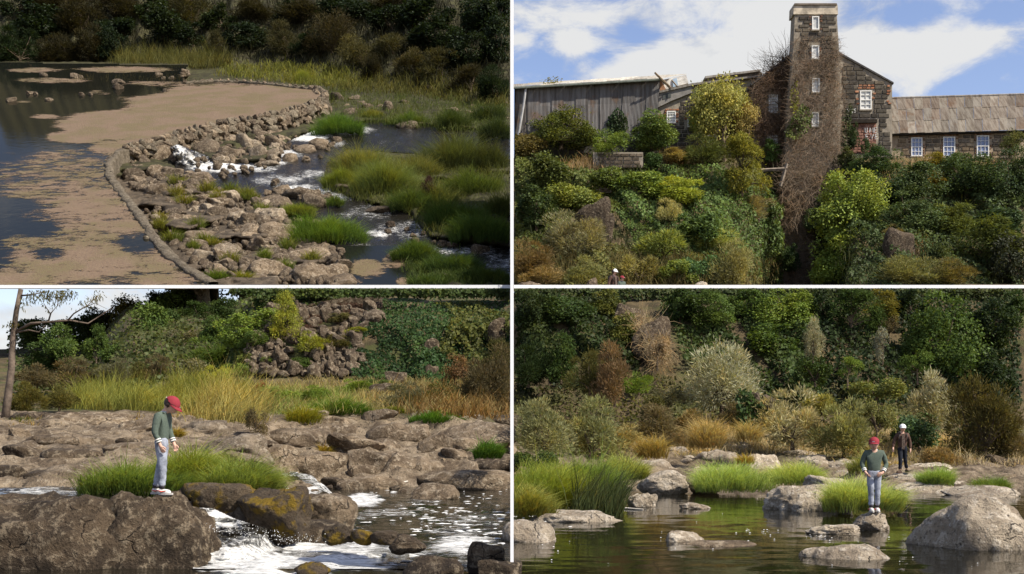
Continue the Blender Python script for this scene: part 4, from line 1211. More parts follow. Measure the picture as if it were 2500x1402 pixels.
# ------------------------------------------------------------------ pool: boulders
PA = 'rock_pale'
for a in [
    (2240, 1205, 2560, 1440, 17.6, 'huge grey brown boulder with a dark hollow at the lower right of the pool', 'rock_pale', 'round', 601, .9),
    (1960, 1332, 2190, 1460, 16.2, 'pale round boulder rising at the bottom of the pool', PA, 'round', 604, .8),
    (2086, 1250, 2174, 1296, 20.6, 'small pale stone in the water that the boy in the sweater stands on', PA, 'round', 605, .9),
    (1975, 1281, 2106, 1311, 19.9, 'flat pale stone lying left of the boy\'s stone', PA, 'rough', 608, .6),
    (1628, 1296, 1722, 1346, 18.6, 'white topped stone alone in the middle of the pool', PA, 'round', 609, .8),
    (1225, 1272, 1362, 1360, 18.6, 'smooth grey boulder at the lower left edge of the pool', PA, 'round', 610, .9),
    (1285, 1250, 1530, 1304, 22.5, 'low flat pitted rock shelf in front of the rushes', PA, 'round', 611, .6),
    (1534, 1205, 1608, 1256, 26.5, 'small pitted stone by the bent rushes', PA, 'rough', 612, .8),
    (1660, 1227, 1742, 1248, 26.0, 'flat white stone just breaking the pool surface', PA, 'round', 613, .6),
    (1560, 1148, 1680, 1206, 31.5, 'pale humped boulder on the far edge of the pool', PA, 'round', 614, .8),
    (1682, 1164, 1762, 1202, 31.8, 'grey rounded stone left of the bright grass clump', PA, 'round', 615, .8),
    (1878, 1183, 2080, 1268, 25.5, 'broad pale boulder left of the boy with the grass behind it', PA, 'round', 616, .7),
    (1970, 1160, 2070, 1206, 28.5, 'pale boulder behind the broad one', PA, 'round', 617, .8),
]:
    rock(a[0], a[1], a[2], a[3], a[4], a[5], a[6], a[7], .35, a[9], 'boulder', 'boulder', hero=a[8], yaw=random.uniform(-.2, .2))
# brown flank of the white topped stone under water
rock(1650, 1312, 1850, 1372, 18.0, 'brown drowned rock showing through the water beside the white topped stone', 'rock', 'round', .2, .7, 'boulder', 'boulder', i=2).location.z -= 0.06
for (x0, y0, x1, y1, lab, mt, kd) in [
    (1476, 1103, 1575, 1126, 'flat pale rock above the rushes', PA, 'rough'),
    (1550, 1122, 1650, 1160, 'pale crusted rock above the humped boulder', PA, 'rough'),
    (1615, 1090, 1690, 1118, 'low pale rock beside the golden tuft', PA, 'rough'),
    (1700, 1096, 1815, 1142, 'long pale slab tilted to the right above the bright grass', PA, 'rough'),
    (1740, 1078, 1850, 1112, 'big pale slab behind the tilted one', PA, 'rough'),
    (1815, 1108, 1910, 1165, 'pale dark sided rock right of the tilted slab', PA, 'rough'),
    (1905, 1097, 2000, 1120, 'low rock under the pale feathery shrub', PA, 'rough'),
    (1930, 1110, 2040, 1150, 'broad flat bank rock left of the boy', PA, 'rough'),
    (2020, 1120, 2110, 1155, 'bank rock behind the boy\'s shoulder', PA, 'rough'),
    (2165, 1155, 2262, 1196, 'flat pale rock the man in the jacket walks on', PA, 'round'),
    (2225, 1130, 2340, 1165, 'flat pale ledge right of the man', PA, 'rough'),
    (2190, 1178, 2345, 1214, 'long pale ledge at the edge of the pool', PA, 'round'),
    (2322, 1160, 2420, 1196, 'dark sided boulder right of the green tuft', 'rock', 'round'),
    (2320, 1186, 2500, 1225, 'long low pale rock behind the huge boulder', PA, 'round'),
    (2400, 1155, 2510, 1190, 'low brown rock at the right edge of the bank', 'rock', 'rough'),
    (2420, 1108, 2520, 1160, 'dark broken rock at the right edge under the bushes', 'rock_dark', 'block'),
    (2450, 1068, 2530, 1112, 'dark rock face at the right edge with a pale top', 'rock_dark', 'block'),
    (1950, 1070, 1990, 1098, 'small grey rock under the pale feathery shrub', 'rock', 'rough'),
    (1868, 1060, 1910, 1082, 'pale rock at the foot of the brown pillar', PA, 'rough'),
    (1252, 1150, 1330, 1166, 'brown rock edge behind the rushes', 'rock_dark', 'round'),
]:
    Y = hit((x0 + x1) / 2, y1 - (y1 - y0) * .3)
    rock(x0, y0, x1, y1, Y + .2, lab, mt, kd, .4, .9, 'boulder', 'boulder')
ANCH_P = [('rushes', 1400, 1200), ('humped boulder', 1620, 1180), ('bright grass clump', 1770, 1170), ('tilted slab', 1757, 1120), ('man in the jacket', 2203, 1120), ('boy in the sweater', 2137, 1180), ('huge boulder', 2400, 1260), ('broad pale boulder', 1970, 1225), ('golden tuft', 1600, 1110), ('silver bush', 1770, 1000), ('pillar', 1850, 1040), ('long pale ledge', 2260, 1200), ('broad flat bank rock', 1985, 1130)]
its = []
for (a, b) in scatter([(1500, 1115), (1900, 1085), (2120, 1110), (2300, 1150), (2490, 1170), (2490, 1200), (2250, 1190), (1900, 1165), (1600, 1190)], 40, np.random.default_rng(21)):
    s = random.uniform(18, 46)
    its.append((rock(a - s / 2, b - s * .4, a + s / 2, b, hit(a, b - 2), None, PA, random.choice(['lump', 'rough']), .45, .9, 'rock', yaw=random.uniform(0, 6)), a, b, s))
autolabel(its, 'pale bank stone', 'rock', 'pale stones of the pool bank', ANCH_P)

# ------------------------------------------------------------------ pool: plants
for a in [
    # cliff top row; the left corner's shade is put into its dark leaf colours
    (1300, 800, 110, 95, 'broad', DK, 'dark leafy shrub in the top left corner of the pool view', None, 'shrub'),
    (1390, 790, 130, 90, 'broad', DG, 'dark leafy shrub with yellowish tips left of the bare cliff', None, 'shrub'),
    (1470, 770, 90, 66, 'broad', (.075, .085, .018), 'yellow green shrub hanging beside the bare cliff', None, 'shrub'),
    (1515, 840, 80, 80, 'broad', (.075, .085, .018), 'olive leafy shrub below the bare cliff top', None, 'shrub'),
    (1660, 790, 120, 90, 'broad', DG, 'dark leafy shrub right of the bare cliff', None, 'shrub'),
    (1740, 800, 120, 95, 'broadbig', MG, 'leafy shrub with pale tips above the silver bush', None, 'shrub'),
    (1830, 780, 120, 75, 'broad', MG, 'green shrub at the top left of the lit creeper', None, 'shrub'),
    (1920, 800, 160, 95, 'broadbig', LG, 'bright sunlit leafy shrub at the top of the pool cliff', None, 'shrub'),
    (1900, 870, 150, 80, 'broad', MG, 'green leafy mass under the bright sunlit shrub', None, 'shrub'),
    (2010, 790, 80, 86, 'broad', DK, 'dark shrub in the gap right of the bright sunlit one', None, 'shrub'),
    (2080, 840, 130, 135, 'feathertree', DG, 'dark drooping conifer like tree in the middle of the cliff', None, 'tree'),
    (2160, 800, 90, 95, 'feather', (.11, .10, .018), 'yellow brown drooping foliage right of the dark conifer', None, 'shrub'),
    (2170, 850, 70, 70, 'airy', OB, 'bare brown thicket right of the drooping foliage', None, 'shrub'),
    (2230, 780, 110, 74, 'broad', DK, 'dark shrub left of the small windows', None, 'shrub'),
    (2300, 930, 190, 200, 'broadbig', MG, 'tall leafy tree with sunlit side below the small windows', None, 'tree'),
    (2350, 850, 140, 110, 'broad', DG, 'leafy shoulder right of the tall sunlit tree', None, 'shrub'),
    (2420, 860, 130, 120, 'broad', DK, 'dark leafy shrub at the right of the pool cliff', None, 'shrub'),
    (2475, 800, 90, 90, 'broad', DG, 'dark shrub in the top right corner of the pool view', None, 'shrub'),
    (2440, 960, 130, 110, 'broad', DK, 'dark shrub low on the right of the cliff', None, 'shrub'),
    # middle
    (1290, 940, 110, 110, 'fine', DK, 'very dark feathery shrub at the left of the pool cliff', 49, 'shrub'),  # left corner's shade again, put in as a very dark leaf colour
    (1370, 930, 100, 130, 'feather', DG, 'dark fern like tree left of the rusty bush', 49, 'tree'),
    (1440, 960, 100, 110, 'fine', (.07, .07, .025), 'olive bush left of the rusty one', 47.5, 'shrub'),
    (1500, 985, 95, 130, 'fine', (.155, .105, .055), 'rusty brown twiggy bush in the middle left of the bank', 46.5, 'shrub'),
    (1560, 960, 80, 60, 'weeds', LG, 'light green weeds between the rusty bush and the silver bush', 47.5, 'shrub'),
    (1605, 900, 60, 90, 'airy', (.22, .17, .11), 'bare straw coloured scrub hanging on the bare cliff', 49.5, 'shrub'),
    (1630, 1000, 90, 60, 'weeds', GG, 'dry green weeds left of the silver bush', 46, 'shrub'),
    (1590, 1020, 110, 66, 'low', OL, 'dark green scrub with orange leaves below the rusty bush', 45.5, 'shrub'),
    (1762, 1000, 200, 182, 'finebig', (.25, .25, .165), 'big round silver grey bush glowing in the sun', 46, 'shrub'),
    (1330, 1105, 170, 140, 'finebig', (.17, .175, .085), 'wide grey green feathery bush at the left above the rushes', 38, 'shrub'),
    (1440, 1120, 140, 130, 'fine', (.17, .178, .08), 'grey green feathery bush leaning right above the rushes', 39, 'shrub'),
    (1300, 1150, 120, 60, 'low', DG, 'dark green shaded herbs at the left edge above the grass', 36, 'shrub'),
    (1520, 1095, 120, 70, 'weeds', (.19, .165, .07), 'dry yellowish weeds right of the grey green bushes', 42.5, 'shrub'),
    (1600, 1065, 130, 75, 'fine', (.13, .105, .055), 'brown dry scrub in front of the silver bush', 44, 'shrub'),
    (1690, 1060, 120, 70, 'weeds', (.15, .12, .06), 'brown green scrub under the silver bush', 44.5, 'shrub'),
    (1790, 1050, 90, 56, 'fine', OB, 'dark twiggy scrub left of the brown pillar', 45.2, 'shrub'),
    (1935, 1090, 150, 140, 'fine', (.27, .25, .14), 'pale feathery shrub right of the brown pillar', 43.5, 'shrub'),
    (2060, 1110, 150, 140, 'fine', (.18, .185, .075), 'pale olive feathery shrub behind the boy', 42.5, 'shrub'),
    (2140, 1105, 110, 120, 'airy', (.13, .135, .05), 'olive twiggy shrub left of the man', 42.5, 'shrub'),
    (2005, 1020, 110, 70, 'weeds', (.20, .20, .07), 'yellow green weeds above the pale feathery shrubs', 45.5, 'shrub'),
    (2070, 945, 70, 66, 'spread', LG, 'small flat topped bright green tree in front of the dark ivy', 46.5, 'tree'),
    (2140, 975, 130, 60, 'low', (.13, .145, .04), 'yellow green creeper heap right of the small flat topped tree', 46, 'shrub'),
    (2240, 935, 80, 66, 'spread', MG, 'sparse branching shrub right of the creeper heap', 46.5, 'shrub'),
    (2270, 1045, 120, 120, 'fine', (.26, .25, .17), 'silver plume like shrub with upright tips', 45, 'shrub'),
    (2245, 1100, 150, 110, 'low', (.05, .085, .035), 'glossy ivy covered heap behind the man', 43.8, 'shrub'),
    (2395, 1140, 190, 210, 'finebig', (.075, .068, .026), 'large dark olive needle bush at the right of the pool bank', 42, 'shrub'),
    (2470, 1120, 90, 120, 'fine', OB, 'dark brown scrub at the far right of the bank', 42, 'shrub'),
    (2300, 1135, 90, 50, 'weeds', (.20, .14, .06), 'tan dry grass tuft shrub right of the man', 41.5, 'shrub'),
    (2155, 885, 50, 90, 'airy', (.2, .2, .15), 'pale dead branches in front of the drooping tree', 48.5, 'shrub'),
    (1985, 880, 50, 90, 'fine', (.24, .23, .14), 'pale grey upright spray beside the bright creeper', 48, 'shrub'),
    (1990, 940, 90, 80, 'low', DG, 'dark green ivy heap over the small hollow', 48, 'shrub'),
]:
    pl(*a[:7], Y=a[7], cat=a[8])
ivy('ivy', [(1261, 708), (1510, 707), (1560, 840), (1560, 920), (1261, 960)], lambda a, b: hit(a, b) - .2, 6500, 0.17, (.026, .040, .011), 'dark creeper over the cliff left of the bare rock', 1, True, 0.5, lump=.8, bare=-.7)  # shade over this corner of the cliff is put into the leaf colour
ivy('ivy', [(1630, 708), (2000, 708), (2000, 960), (1850, 980), (1660, 860)], lambda a, b: hit(a, b) - .2, 7500, 0.17, (.045, .07, .018), 'green creeper over the cliff behind the silver bush', 1, True, 0.7, lump=.8, bare=-.7)
ivy('ivy', [(1990, 708), (2490, 708), (2490, 980), (2000, 980)], lambda a, b: hit(a, b) - .2, 8000, 0.17, (.022, .036, .011), 'dark ivy over the right half of the pool cliff', 1, True, 0.7, lump=.8, bare=-.7)
rock(1500, 690, 1590, 800, hit(1545, 790) - .3, 'bare brown cliff rock at the top between the creepers', 'rock_dark', 'block', .2, .5, 'boulder', 'cliff', hero=701, yaw=0).location.z -= .9
rock(1545, 770, 1640, 880, hit(1600, 870) - .6, 'lower bare brown cliff rock with dry scrub hanging on it', 'rock_dark', 'block', .2, .5, 'boulder', 'cliff', hero=703, yaw=0)
vines('dry_scrub', [(1545, 760), (1600, 780), (1640, 860), (1610, 900), (1570, 830)], lambda a, b: hit(a, b) - 1.2, 700, .8, .025, (.30, .23, .13), 'straw coloured dead scrub trailing over the bare cliff', 1, True, .6, .5)
pil = tag(ob('pillar_ruin', None, at(1850, 1045, 44.6)), 'two brown stone pillar stumps with ivy between them on the bank', 'ruin')
for (x0, y0, x1, y1) in [(1826, 958, 1858, 1045), (1862, 965, 1896, 1050)]:
    for k in range(4):
        o = rock(x0 + random.uniform(-2, 2), y0 + (y1 - y0) * k / 4 - 2, x1 + random.uniform(-2, 2), y0 + (y1 - y0) * (k + 1) / 4 + 3, 44.6, None, 'rock_dark', 'block', .05, .8, 'stone', yaw=random.uniform(-.15, .15))
        o.parent = pil; o.matrix_parent_inverse = Matrix.Translation(-pil.location)
ivy('ivy', [(1800, 950), (1835, 955), (1870, 1000), (1860, 1060), (1800, 1050)], lambda a, b: 43.9, 700, .14, (.035, .065, .02), 'glossy ivy climbing the left pillar stump', 1, True, .7, lump=.3)
# house wall corner with two windows at the top right
hw = tag(ob('house', None, at(2385, 735, 61)), 'brown house wall with two white windows at the top right above the pool', 'house')
HL = hw.location
m = MB(); m.prism([p - HL for p in (at(2320, 745, 61), at(2440, 745, 61), at(2440, 706, 61), at(2320, 706, 61))], .4); m.build('wall', M['rock_far'], hw)
M['white'] = plain('white_paint_wood', (.72, .71, .66), .5, .35, .08, 6)
M['glass'] = NT('window_glass'); _t = M['glass']; M['glass'] = _t.done(_t.bsdf((.10, .115, .14), .12, .6))
for (x0, x1, y1) in [(2352, 2370, 728), (2402, 2420, 733)]:
    m = MB()
    for (a, b, c_, d) in [(x0, 706, x0 + 3, y1), (x1 - 4, 706, x1, y1), (x0 + 3, y1 - 3, x1 - 4, y1), ((x0 + x1) / 2 - 1, 706, (x0 + x1) / 2 + 1, y1 - 3), (x0 + 3, 717, (x0 + x1) / 2 - 1, 719), ((x0 + x1) / 2 + 1, 717, x1 - 4, 719)]:
        m.prism([p - HL for p in (at(a, d, 60.9), at(c_, d, 60.9), at(c_, b, 60.9), at(a, b, 60.9))], .08)
    wf = m.build('window', M['white'], hw)
    m = MB(); m.prism([p - HL for p in (at(x0 + 1, y1 - 1, 60.96), at(x1 - 1, y1 - 1, 60.96), at(x1 - 1, 706, 60.96), at(x0 + 1, 706, 60.96))], .03); m.build('pane', M['glass'], wf)
sward('dry_grass', [(at(a, b, 60.7 + random.uniform(-.3, .1)))[:] for a, b in scatter([(2300, 752), (2460, 752), (2460, 742), (2300, 742)], 120, np.random.default_rng(4))], .42, .03, (.30, .2, .11), 'tan dry grass under the two small windows', per=8, side=1, lower=True)

ivy('undergrowth', [(1258, 960), (1500, 900), (1900, 960), (2200, 930), (2492, 980), (2492, 1120), (2150, 1080), (1900, 1060), (1500, 1090), (1258, 1150)], lambda a, b: hit(a, b) - .15, 9000, .13, (.105, .115, .045), 'dry brown and olive undergrowth along the pool bank', 1, True, 0, lump=.7, kind='stuff', cat=None, mat='leaf_matte')
sward('dry_grass', gpts([(1480, 1128), (1700, 1112), (1900, 1108), (2160, 1120), (2480, 1150), (2480, 1120), (2150, 1085), (1900, 1072), (1500, 1100)], 700, 8), .5, .018, (.52, .43, .25), 'pale dry grass in front of the shrubs of the pool bank', per=10, bend=.6, jit=.3, side=1)
# grass and rushes of the pool bank
sward('dry_grass', gpts([(1470, 1105), (1900, 1075), (2160, 1110), (2480, 1140), (2480, 1100), (2150, 1060), (1900, 1040), (1500, 1060)], 1500, 6), .42, .02, (.52, .43, .26), 'straw coloured dry grass along the top of the pool bank', per=11, bend=.6, jit=.35, side=1)
sward('dry_grass', gpts([(1560, 1130), (1700, 1110), (1900, 1100), (2100, 1150), (2300, 1160), (2300, 1130), (2000, 1090), (1600, 1090)], 260, 7), .34, .03, (.33, .27, .11), 'dry grass tufts between the pale bank rocks', per=9, bend=.7, jit=.25, side=1)
for a in [
    (1330, 1245, 200, 110, 24.5, (.20, .26, .05), 'yellow green grass at the left edge of the pool', 6120, .75, (.1, 0)),
    (1420, 1225, 190, 100, 26.5, (.18, .25, .05), 'green grass behind the dark rushes', 5100, .75, (.2, 0)),
    (1290, 1265, 110, 70, 22.5, (.24, .25, .06), 'dry tipped grass over the flat pitted rock', 2720, .8, (.2, 0)),
    (1530, 1175, 110, 60, 33, (.28, .32, .09), 'pale green grass left of the humped boulder', 2720, .7, (0, 0)),
    (1785, 1203, 190, 72, 31.2, (.33, .42, .11), 'bright lime grass clump hanging over the far edge of the pool', 6120, .6, (.1, 0)),
    (1960, 1188, 170, 56, 31.5, (.33, .40, .10), 'lime grass clump behind the broad pale boulder', 4760, .65, (0, 0)),
    (2105, 1252, 205, 90, 24.2, (.36, .42, .115), 'big lime grass clump behind the boy', 8840, .6, (.2, 0)),
    (2288, 1188, 92, 50, 32.6, (.25, .35, .08), 'green tuft right of the man\'s rock', 2550, .7, (0, 0)),
    (2110, 1160, 60, 50, 36, (.2, .22, .06), 'yellow green tuft left of the man\'s boots', 800, .7, (0, 0)),
    (2430, 1205, 120, 36, 31, (.12, .18, .03), 'green grass strip behind the huge boulder', 2720, .7, (0, 0)),
    (1595, 1122, 70, 50, 38, (.32, .24, .07), 'golden arching tuft above the pale crusted rock', 900, .9, (-.3, 0)),
    (1730, 1095, 90, 60, 40.5, (.36, .29, .13), 'pale straw tuft under the silver bush', 1700, .8, (0, 0)),
    (1830, 1080, 60, 50, 41, (.36, .30, .13), 'pale straw tuft left of the pillar stumps', 800, .8, (0, 0)),
    (1820, 1135, 40, 26, 37, (.3, .25, .06), 'small yellow tuft between the two pale slabs', 400, .8, (0, 0)),
]:
    mound(*a[:5], a[5], a[6], a[7], a[8], .013 if a[4] < 33 else .02, .85, .36, lean=a[9])
rg = np.random.default_rng(77)
rp = np.array([(at(a, b, 24.2 + rg.uniform(-.8, .8)))[:] for a, b in scatter([(1390, 1262), (1520, 1262), (1520, 1235), (1390, 1225)], 420, rg)]); rp[:, 2] = WL
V_, F_ = blades(rp, .95, .020, np.array([.55, 0, 0]) + rg.normal(size=(len(rp), 3)) * np.array([.4, .3, 0]), rg, .25)
tag(ob('rushes', mesh('rushes', V_, F_, M['grass'], False, np.repeat(rg.uniform(0, .7, len(rp)), 6)), color=(.062, .08, .028)), 'dark slanting rushes standing in the pool\'s left shallows', 'rushes')
m = MB(); m.tube([at(1480, 1243, 26), at(1530, 1241, 25.8), at(1570, 1244, 25.6)], [.02, .018, .012], 5)
tag(m.build('driftwood', bpy.data.materials['driftwood']), 'pale bent reed stalks lying on the water by the small pitted stone', 'stick')

# ================================================================== THE UPPER LEFT TERRACE: the weir
TS, TH = 0.43, 23.6            # the river bed here slopes up and away


def ty(px, py, h=0.0):
    return (TH - h) / (TS - (YH - py) / F)


def bankrow(px):
    return np.interp(px, [0, 450, 700, 900, 1050, 1250], [158, 162, 176, 205, 232, 262])


def td(px, py, h=-1.4):
    b = bankrow(px)
    return float(ty(px, py, h)) if py >= b else float(ty(px, b, h) + (b - py) * 0.13)


WEIR = [(452, 201), (520, 197), (590, 199), (650, 204), (715, 212), (770, 217), (794, 230), (788, 246), (745, 262), (690, 278), (620, 291), (560, 301), (500, 314), (440, 329), (390, 344), (335, 355), (288, 371), (264, 398), (268, 430), (298, 472), (340, 524), (372, 575), (412, 620), (455, 655), (522, 692)]
POOL = [(-80, 150), (460, 158), (452, 201)] + WEIR[1:] + [(530, 720), (-80, 720)]
CREEK = [(420, 352), (520, 395), (640, 395), (700, 345), (780, 312), (900, 296), (1100, 310), (1260, 330), (1260, 390), (1160, 384), (1000, 375), (850, 365), (800, 400), (790, 440), (850, 480), (1000, 520), (1050, 580), (1260, 605), (1260, 690), (1000, 650), (1010, 700), (840, 700), (830, 620), (700, 540), (640, 505), (520, 478), (440, 440), (415, 380)]
nx, ny = 300, 230
gx, gy = np.meshgrid(np.linspace(-90, 1246, nx), np.concatenate([np.linspace(-330, -62, 12), np.linspace(-60, 703, ny - 12)]))
pool_m = in_poly(gx, gy, POOL); creek_m = in_poly(gx, gy, CREEK)
hh = np.where(pool_m, -0.35, np.where(creek_m, -2.1, -1.45))
br_ = bankrow(gx)
GY0 = ty(gx, np.maximum(gy, br_), -0.9)
X0 = (gx - 1250) / F * GY0
nz = fb2(X0 * 0.8, GY0 * 0.8, 4, 3)
hh = hh + np.where(pool_m | creek_m, 0, slabs(X0, GY0, 900, 6, .16, .3, .10) * (gy > 300) * .8 + 0.20 * np.abs(nz) + 0.12 * fb2(X0 * 1.8, GY0 * 1.8, 4, 19) + 0.08 * fb2(X0 * 3, GY0 * 3, 3, 9))
for _ in range(2):
    hh[1:-1, 1:-1] = (hh[1:-1, 1:-1] * 2 + hh[:-2, 1:-1] + hh[2:, 1:-1] + hh[1:-1, :-2] + hh[1:-1, 2:]) / 6
YY = ty(gx, np.maximum(gy, br_), hh) + np.maximum(br_ - gy, 0) * 0.13
field = ((gy > 430) & (gx < 850)).astype(float)
tg = NT('weir_ground'); p_ = tg.pos(); rk = tg.attr('rockness')
n1 = tg.noise(p_, 0.9, 6, 0.65, 0.3); n2 = tg.noise(p_, 4.5, 6, 0.7)
rc = tg.mix(tg.mr(n1, .35, .65), (.045, .034, .022), (.12, .092, .062)); rc = tg.mix(tg.math('MULTIPLY', tg.mr(n2, .47, .36), .8), rc, (.025, .02, .014))  # field ground coloured dark to give the shade in the gaps between rocks
sc_ = tg.mix(tg.mr(n1, .35, .65), (.022, .019, .010), (.055, .055, .020))
M['weir_ground'] = tg.done(tg.bsdf(tg.mix(rk, sc_, rc), .9, .2, tg.bump(n2, .9, .12)))
tag(ob('river_bed', mesh('river_bed', np.stack([(gx - 1250) / F * YY, YY, (YH - gy) / F * YY], -1).reshape(-1, 3), grid_faces(nx, ny)[:, ::-1], M['weir_ground'], True,
    attrs={'rockness': (field * .9 + .1).ravel()})), 'sloping river bed and dark brushy bank round the weir', kind='structure')

# ---- water of the weir pool, with a mat of brown duckweed on it
M['pond'] = water_mat('pond_water', (0.010, 0.011, 0.009), 0.5, 0.0, 0.03, (1, 1, 1), 0.02, tint=(.66, .62, .54))
px_, py_ = np.meshgrid(np.linspace(-90, 860, 240), np.linspace(150, 703, 200))
inside = in_poly(px_, py_, POOL)


def psheet(name, px_, py_, keep, h, mat, attrs, label, kind='structure', hn=None):
    Y = ty(px_, py_, h if hn is None else hn)
    V = np.stack([(px_ - 1250) / F * Y, Y, (YH - py_) / F * Y], -1).reshape(-1, 3)
    fq = grid_faces(px_.shape[1], px_.shape[0])[:, ::-1]
    k = keep.ravel()[fq].all(1); fq = fq[k]
    u = np.zeros(len(V), bool); u[fq.ravel()] = True; rm = np.cumsum(u) - 1
    return tag(ob(name, mesh(name, V[u], rm[fq], mat, True, attrs={q: v.ravel()[u] for q, v in attrs.items()})), label, kind=kind)


psheet('weir_pool', px_, py_, inside, 0.0, M['pond'], {'foam': 0 * px_}, 'still dark pool held by the curved weir')
COV = [(170, 450, 290, 120, .52), (280, 600, 350, 150, .56), (560, 262, 300, 62, 1.0), (330, 305, 210, 42, 1.0), (190, 335, 90, 18, .8), (640, 235, 200, 30, 1.0), (380, 205, 120, 10, .55), (300, 170, 160, 10, .62), (90, 172, 90, 9, .6), (130, 196, 120, 10, .58), (480, 185, 60, 9, .6), (250, 225, 50, 9, .55), (340, 232, 40, 7, .55), (110, 285, 50, 8, .62), (60, 250, 30, 6, .5),
       (330, 420, 110, 60, .62), (150, 380, 110, 26, .50), (300, 360, 110, 26, .66), (100, 450, 120, 30, .46), (230, 500, 190, 70, .60), (320, 560, 120, 60, .62), (200, 640, 240, 60, .66), (80, 600, 110, 40, .52), (380, 650, 90, 50, .6), (40, 690, 160, 40, .66), (400, 690, 120, 40, .6)]
cov = blobs(px_, py_, COV)
cov = cov - blobs(px_, py_, [(340, 590, 60, 30, .22), (90, 560, 60, 18, .2), (120, 620, 50, 14, .2), (40, 500, 50, 16, .2), (330, 222, 80, 14, .3), (170, 182, 60, 9, .3), (60, 210, 60, 8, .25), (210, 255, 120, 12, .3)])
t = NT('duckweed'); p = t.pos(); cvr = t.attr('cover')
q = t.vmul(p, (.55, 1, 1))
n = t.math('ADD', t.noise(q, 1.0, 10, 0.72, 0.6), t.math('MULTIPLY', t.math('SUBTRACT', t.noise(p, 6, 5, .7), .5), .35)); n2 = t.noise(p, .35, 3); n3 = t.noise(p, 14, 4)
msk = t.mr(t.math('ADD', n, cvr), 0.92, 1.06)
col = t.mix(t.mr(n2, .4, .62), (.178, .124, .074), (.140, .110, .048))
col = t.mix(t.math('MULTIPLY', t.mr(t.noise(p, 5, 6, .7), .42, .62), .7), col, (.12, .075, .045))
tr = t.node('ShaderNodeBsdfTransparent')
M['duckweed'] = t.done(t.mixs(msk, tr.outputs[0], t.bsdf(col, .6, .3, t.bump(t.math('ADD', n3, t.voro(p, 9)), .7, .06))))
psheet('duckweed', px_, py_, inside, 0.02, M['duckweed'], {'cover': cov}, 'pinkish brown mat of duckweed floating on the weir pool', 'stuff')

# ---- the creek below the weir
M['rapids'] = water_mat('rapids_water', (0.016, 0.014, 0.011), 1.0, 0.1, 0.6, (.8, 1.6, 1), 0.08)
qx, qy = np.meshgrid(np.linspace(405, 1247, 260), np.linspace(290, 703, 190))
FO = [(455, 380, 45, 26, .75), (540, 402, 100, 26, .64), (640, 395, 80, 16, .5), (740, 318, 90, 22, .60), (880, 600, 40, 14, .4), (640, 408, 60, 20, .45), (740, 330, 80, 20, .62), (860, 318, 70, 14, .5), (800, 352, 60, 12, .4), (900, 285, 16, 14, .7), (700, 375, 60, 16, .5), (760, 425, 60, 14, .42), (740, 465, 90, 18, .55), (820, 480, 70, 16, .45), (900, 520, 100, 30, .36), (1010, 560, 120, 34, .42), (1130, 610, 110, 22, .42), (930, 570, 50, 12, .5),
      (680, 440, 90, 20, .4), (1220, 640, 50, 30, .4), (1235, 430, 20, 30, .45), (1050, 335, 160, 26, .22), (1050, 262, 14, 10, .6)]
fo = np.maximum(blobs(qx, qy, FO) * 1.15, .25) + .10 * fb2(qx * .03, qy * .08, 3, 4)
wob = 0.05 * fb2(qx * .05, qy * .12, 4, 6) + 0.10 * fo * fb2(qx * .08, qy * .2, 3, 16)
psheet('rapids', qx, qy, in_poly(qx, qy, CREEK), 0, M['rapids'], {'foam': fo}, 'creek of glittering broken water running away from the weir', hn=-1.72 + wob)
# the spout through the breach of the weir
s_, a_ = np.meshgrid(np.linspace(0, 1, 60), np.linspace(-1, 1, 24))
sx = np.interp(s_, [0, .3, 1], [424, 436, 486]) + a_ * np.interp(s_, [0, 1], [9, 44]); sy = np.interp(s_, [0, .3, 1], [356, 366, 398]) + a_ * np.interp(s_, [0, 1], [-4, -8])
hz = np.interp(s_, [0, .2, 1], [0.05, -.15, -1.65]) + .16 * fb2(sx * .12, sy * .10, 3, 2) - .12 * a_ ** 2
sY = ty(sx, sy, hz) - .05
tag(ob('waterfall', mesh('waterfall', np.stack([(sx - 1250) / F * sY, sY, (YH - sy) / F * sY], -1).reshape(-1, 3), grid_faces(60, 24), M['rapids'], True, attrs={'foam': (.58 + .2 * fb2(sx * .08, sy * .05, 3, 4) - .25 * np.abs(a_) ** 3).ravel()})),
    'white spout pouring through the breach in the weir', kind='structure')
t2x, t2y = np.meshgrid(np.linspace(835, 1000, 60), np.linspace(600, 700, 50))
psheet('mud_pool', t2x, t2y, np.ones_like(t2x, bool), -1.62, M['pond'], {'foam': 0 * t2x}, 'small muddy side pool at the bottom of the creek')
psheet('duckweed', t2x, t2y, np.ones_like(t2x, bool), -1.60, M['duckweed'], {'cover': blobs(t2x, t2y, [(900, 655, 60, 30, .62), (960, 640, 40, 20, .6), (860, 690, 40, 12, .5), (990, 690, 30, 20, .6)])}, 'brown duckweed on the small muddy side pool', 'stuff')

# ---- the weir: rubble core with stones set along it
weir = tag(ob('weir_wall', None, at(264, 398, ty(264, 398))), 'curved rough stone weir holding back the duckweed pool', 'wall')
M['weir_cap'] = rock_mat('weir_concrete', (.085, .068, .046), (.20, .165, .115), (.30, .26, .19), 1.4, 0, .6, .3)
ctr = [np.array(at(a, b, ty(a, b, .12))[:]) for a, b in WEIR]
dist = np.concatenate([[0], np.cumsum([np.linalg.norm(ctr[i + 1] - ctr[i]) for i in range(len(ctr) - 1)])])
ctr = np.array(ctr); ss = np.arange(0, dist[-1], .28)
path = np.stack([np.interp(ss, dist, ctr[:, k]) for k in range(3)], -1)
tang = unit(np.gradient(path, axis=0)); up = np.array([0, -math.sin(math.atan(TS)), math.cos(math.atan(TS))])
sidev = unit(np.cross(tang, up))          # towards the pool or away, constant along the path
PR = [(-.34, -2.2), (-.32, -.02), (-.27, .08), (0, .09), (.26, .07), (.32, -.04), (.38, -2.2)]
V = []
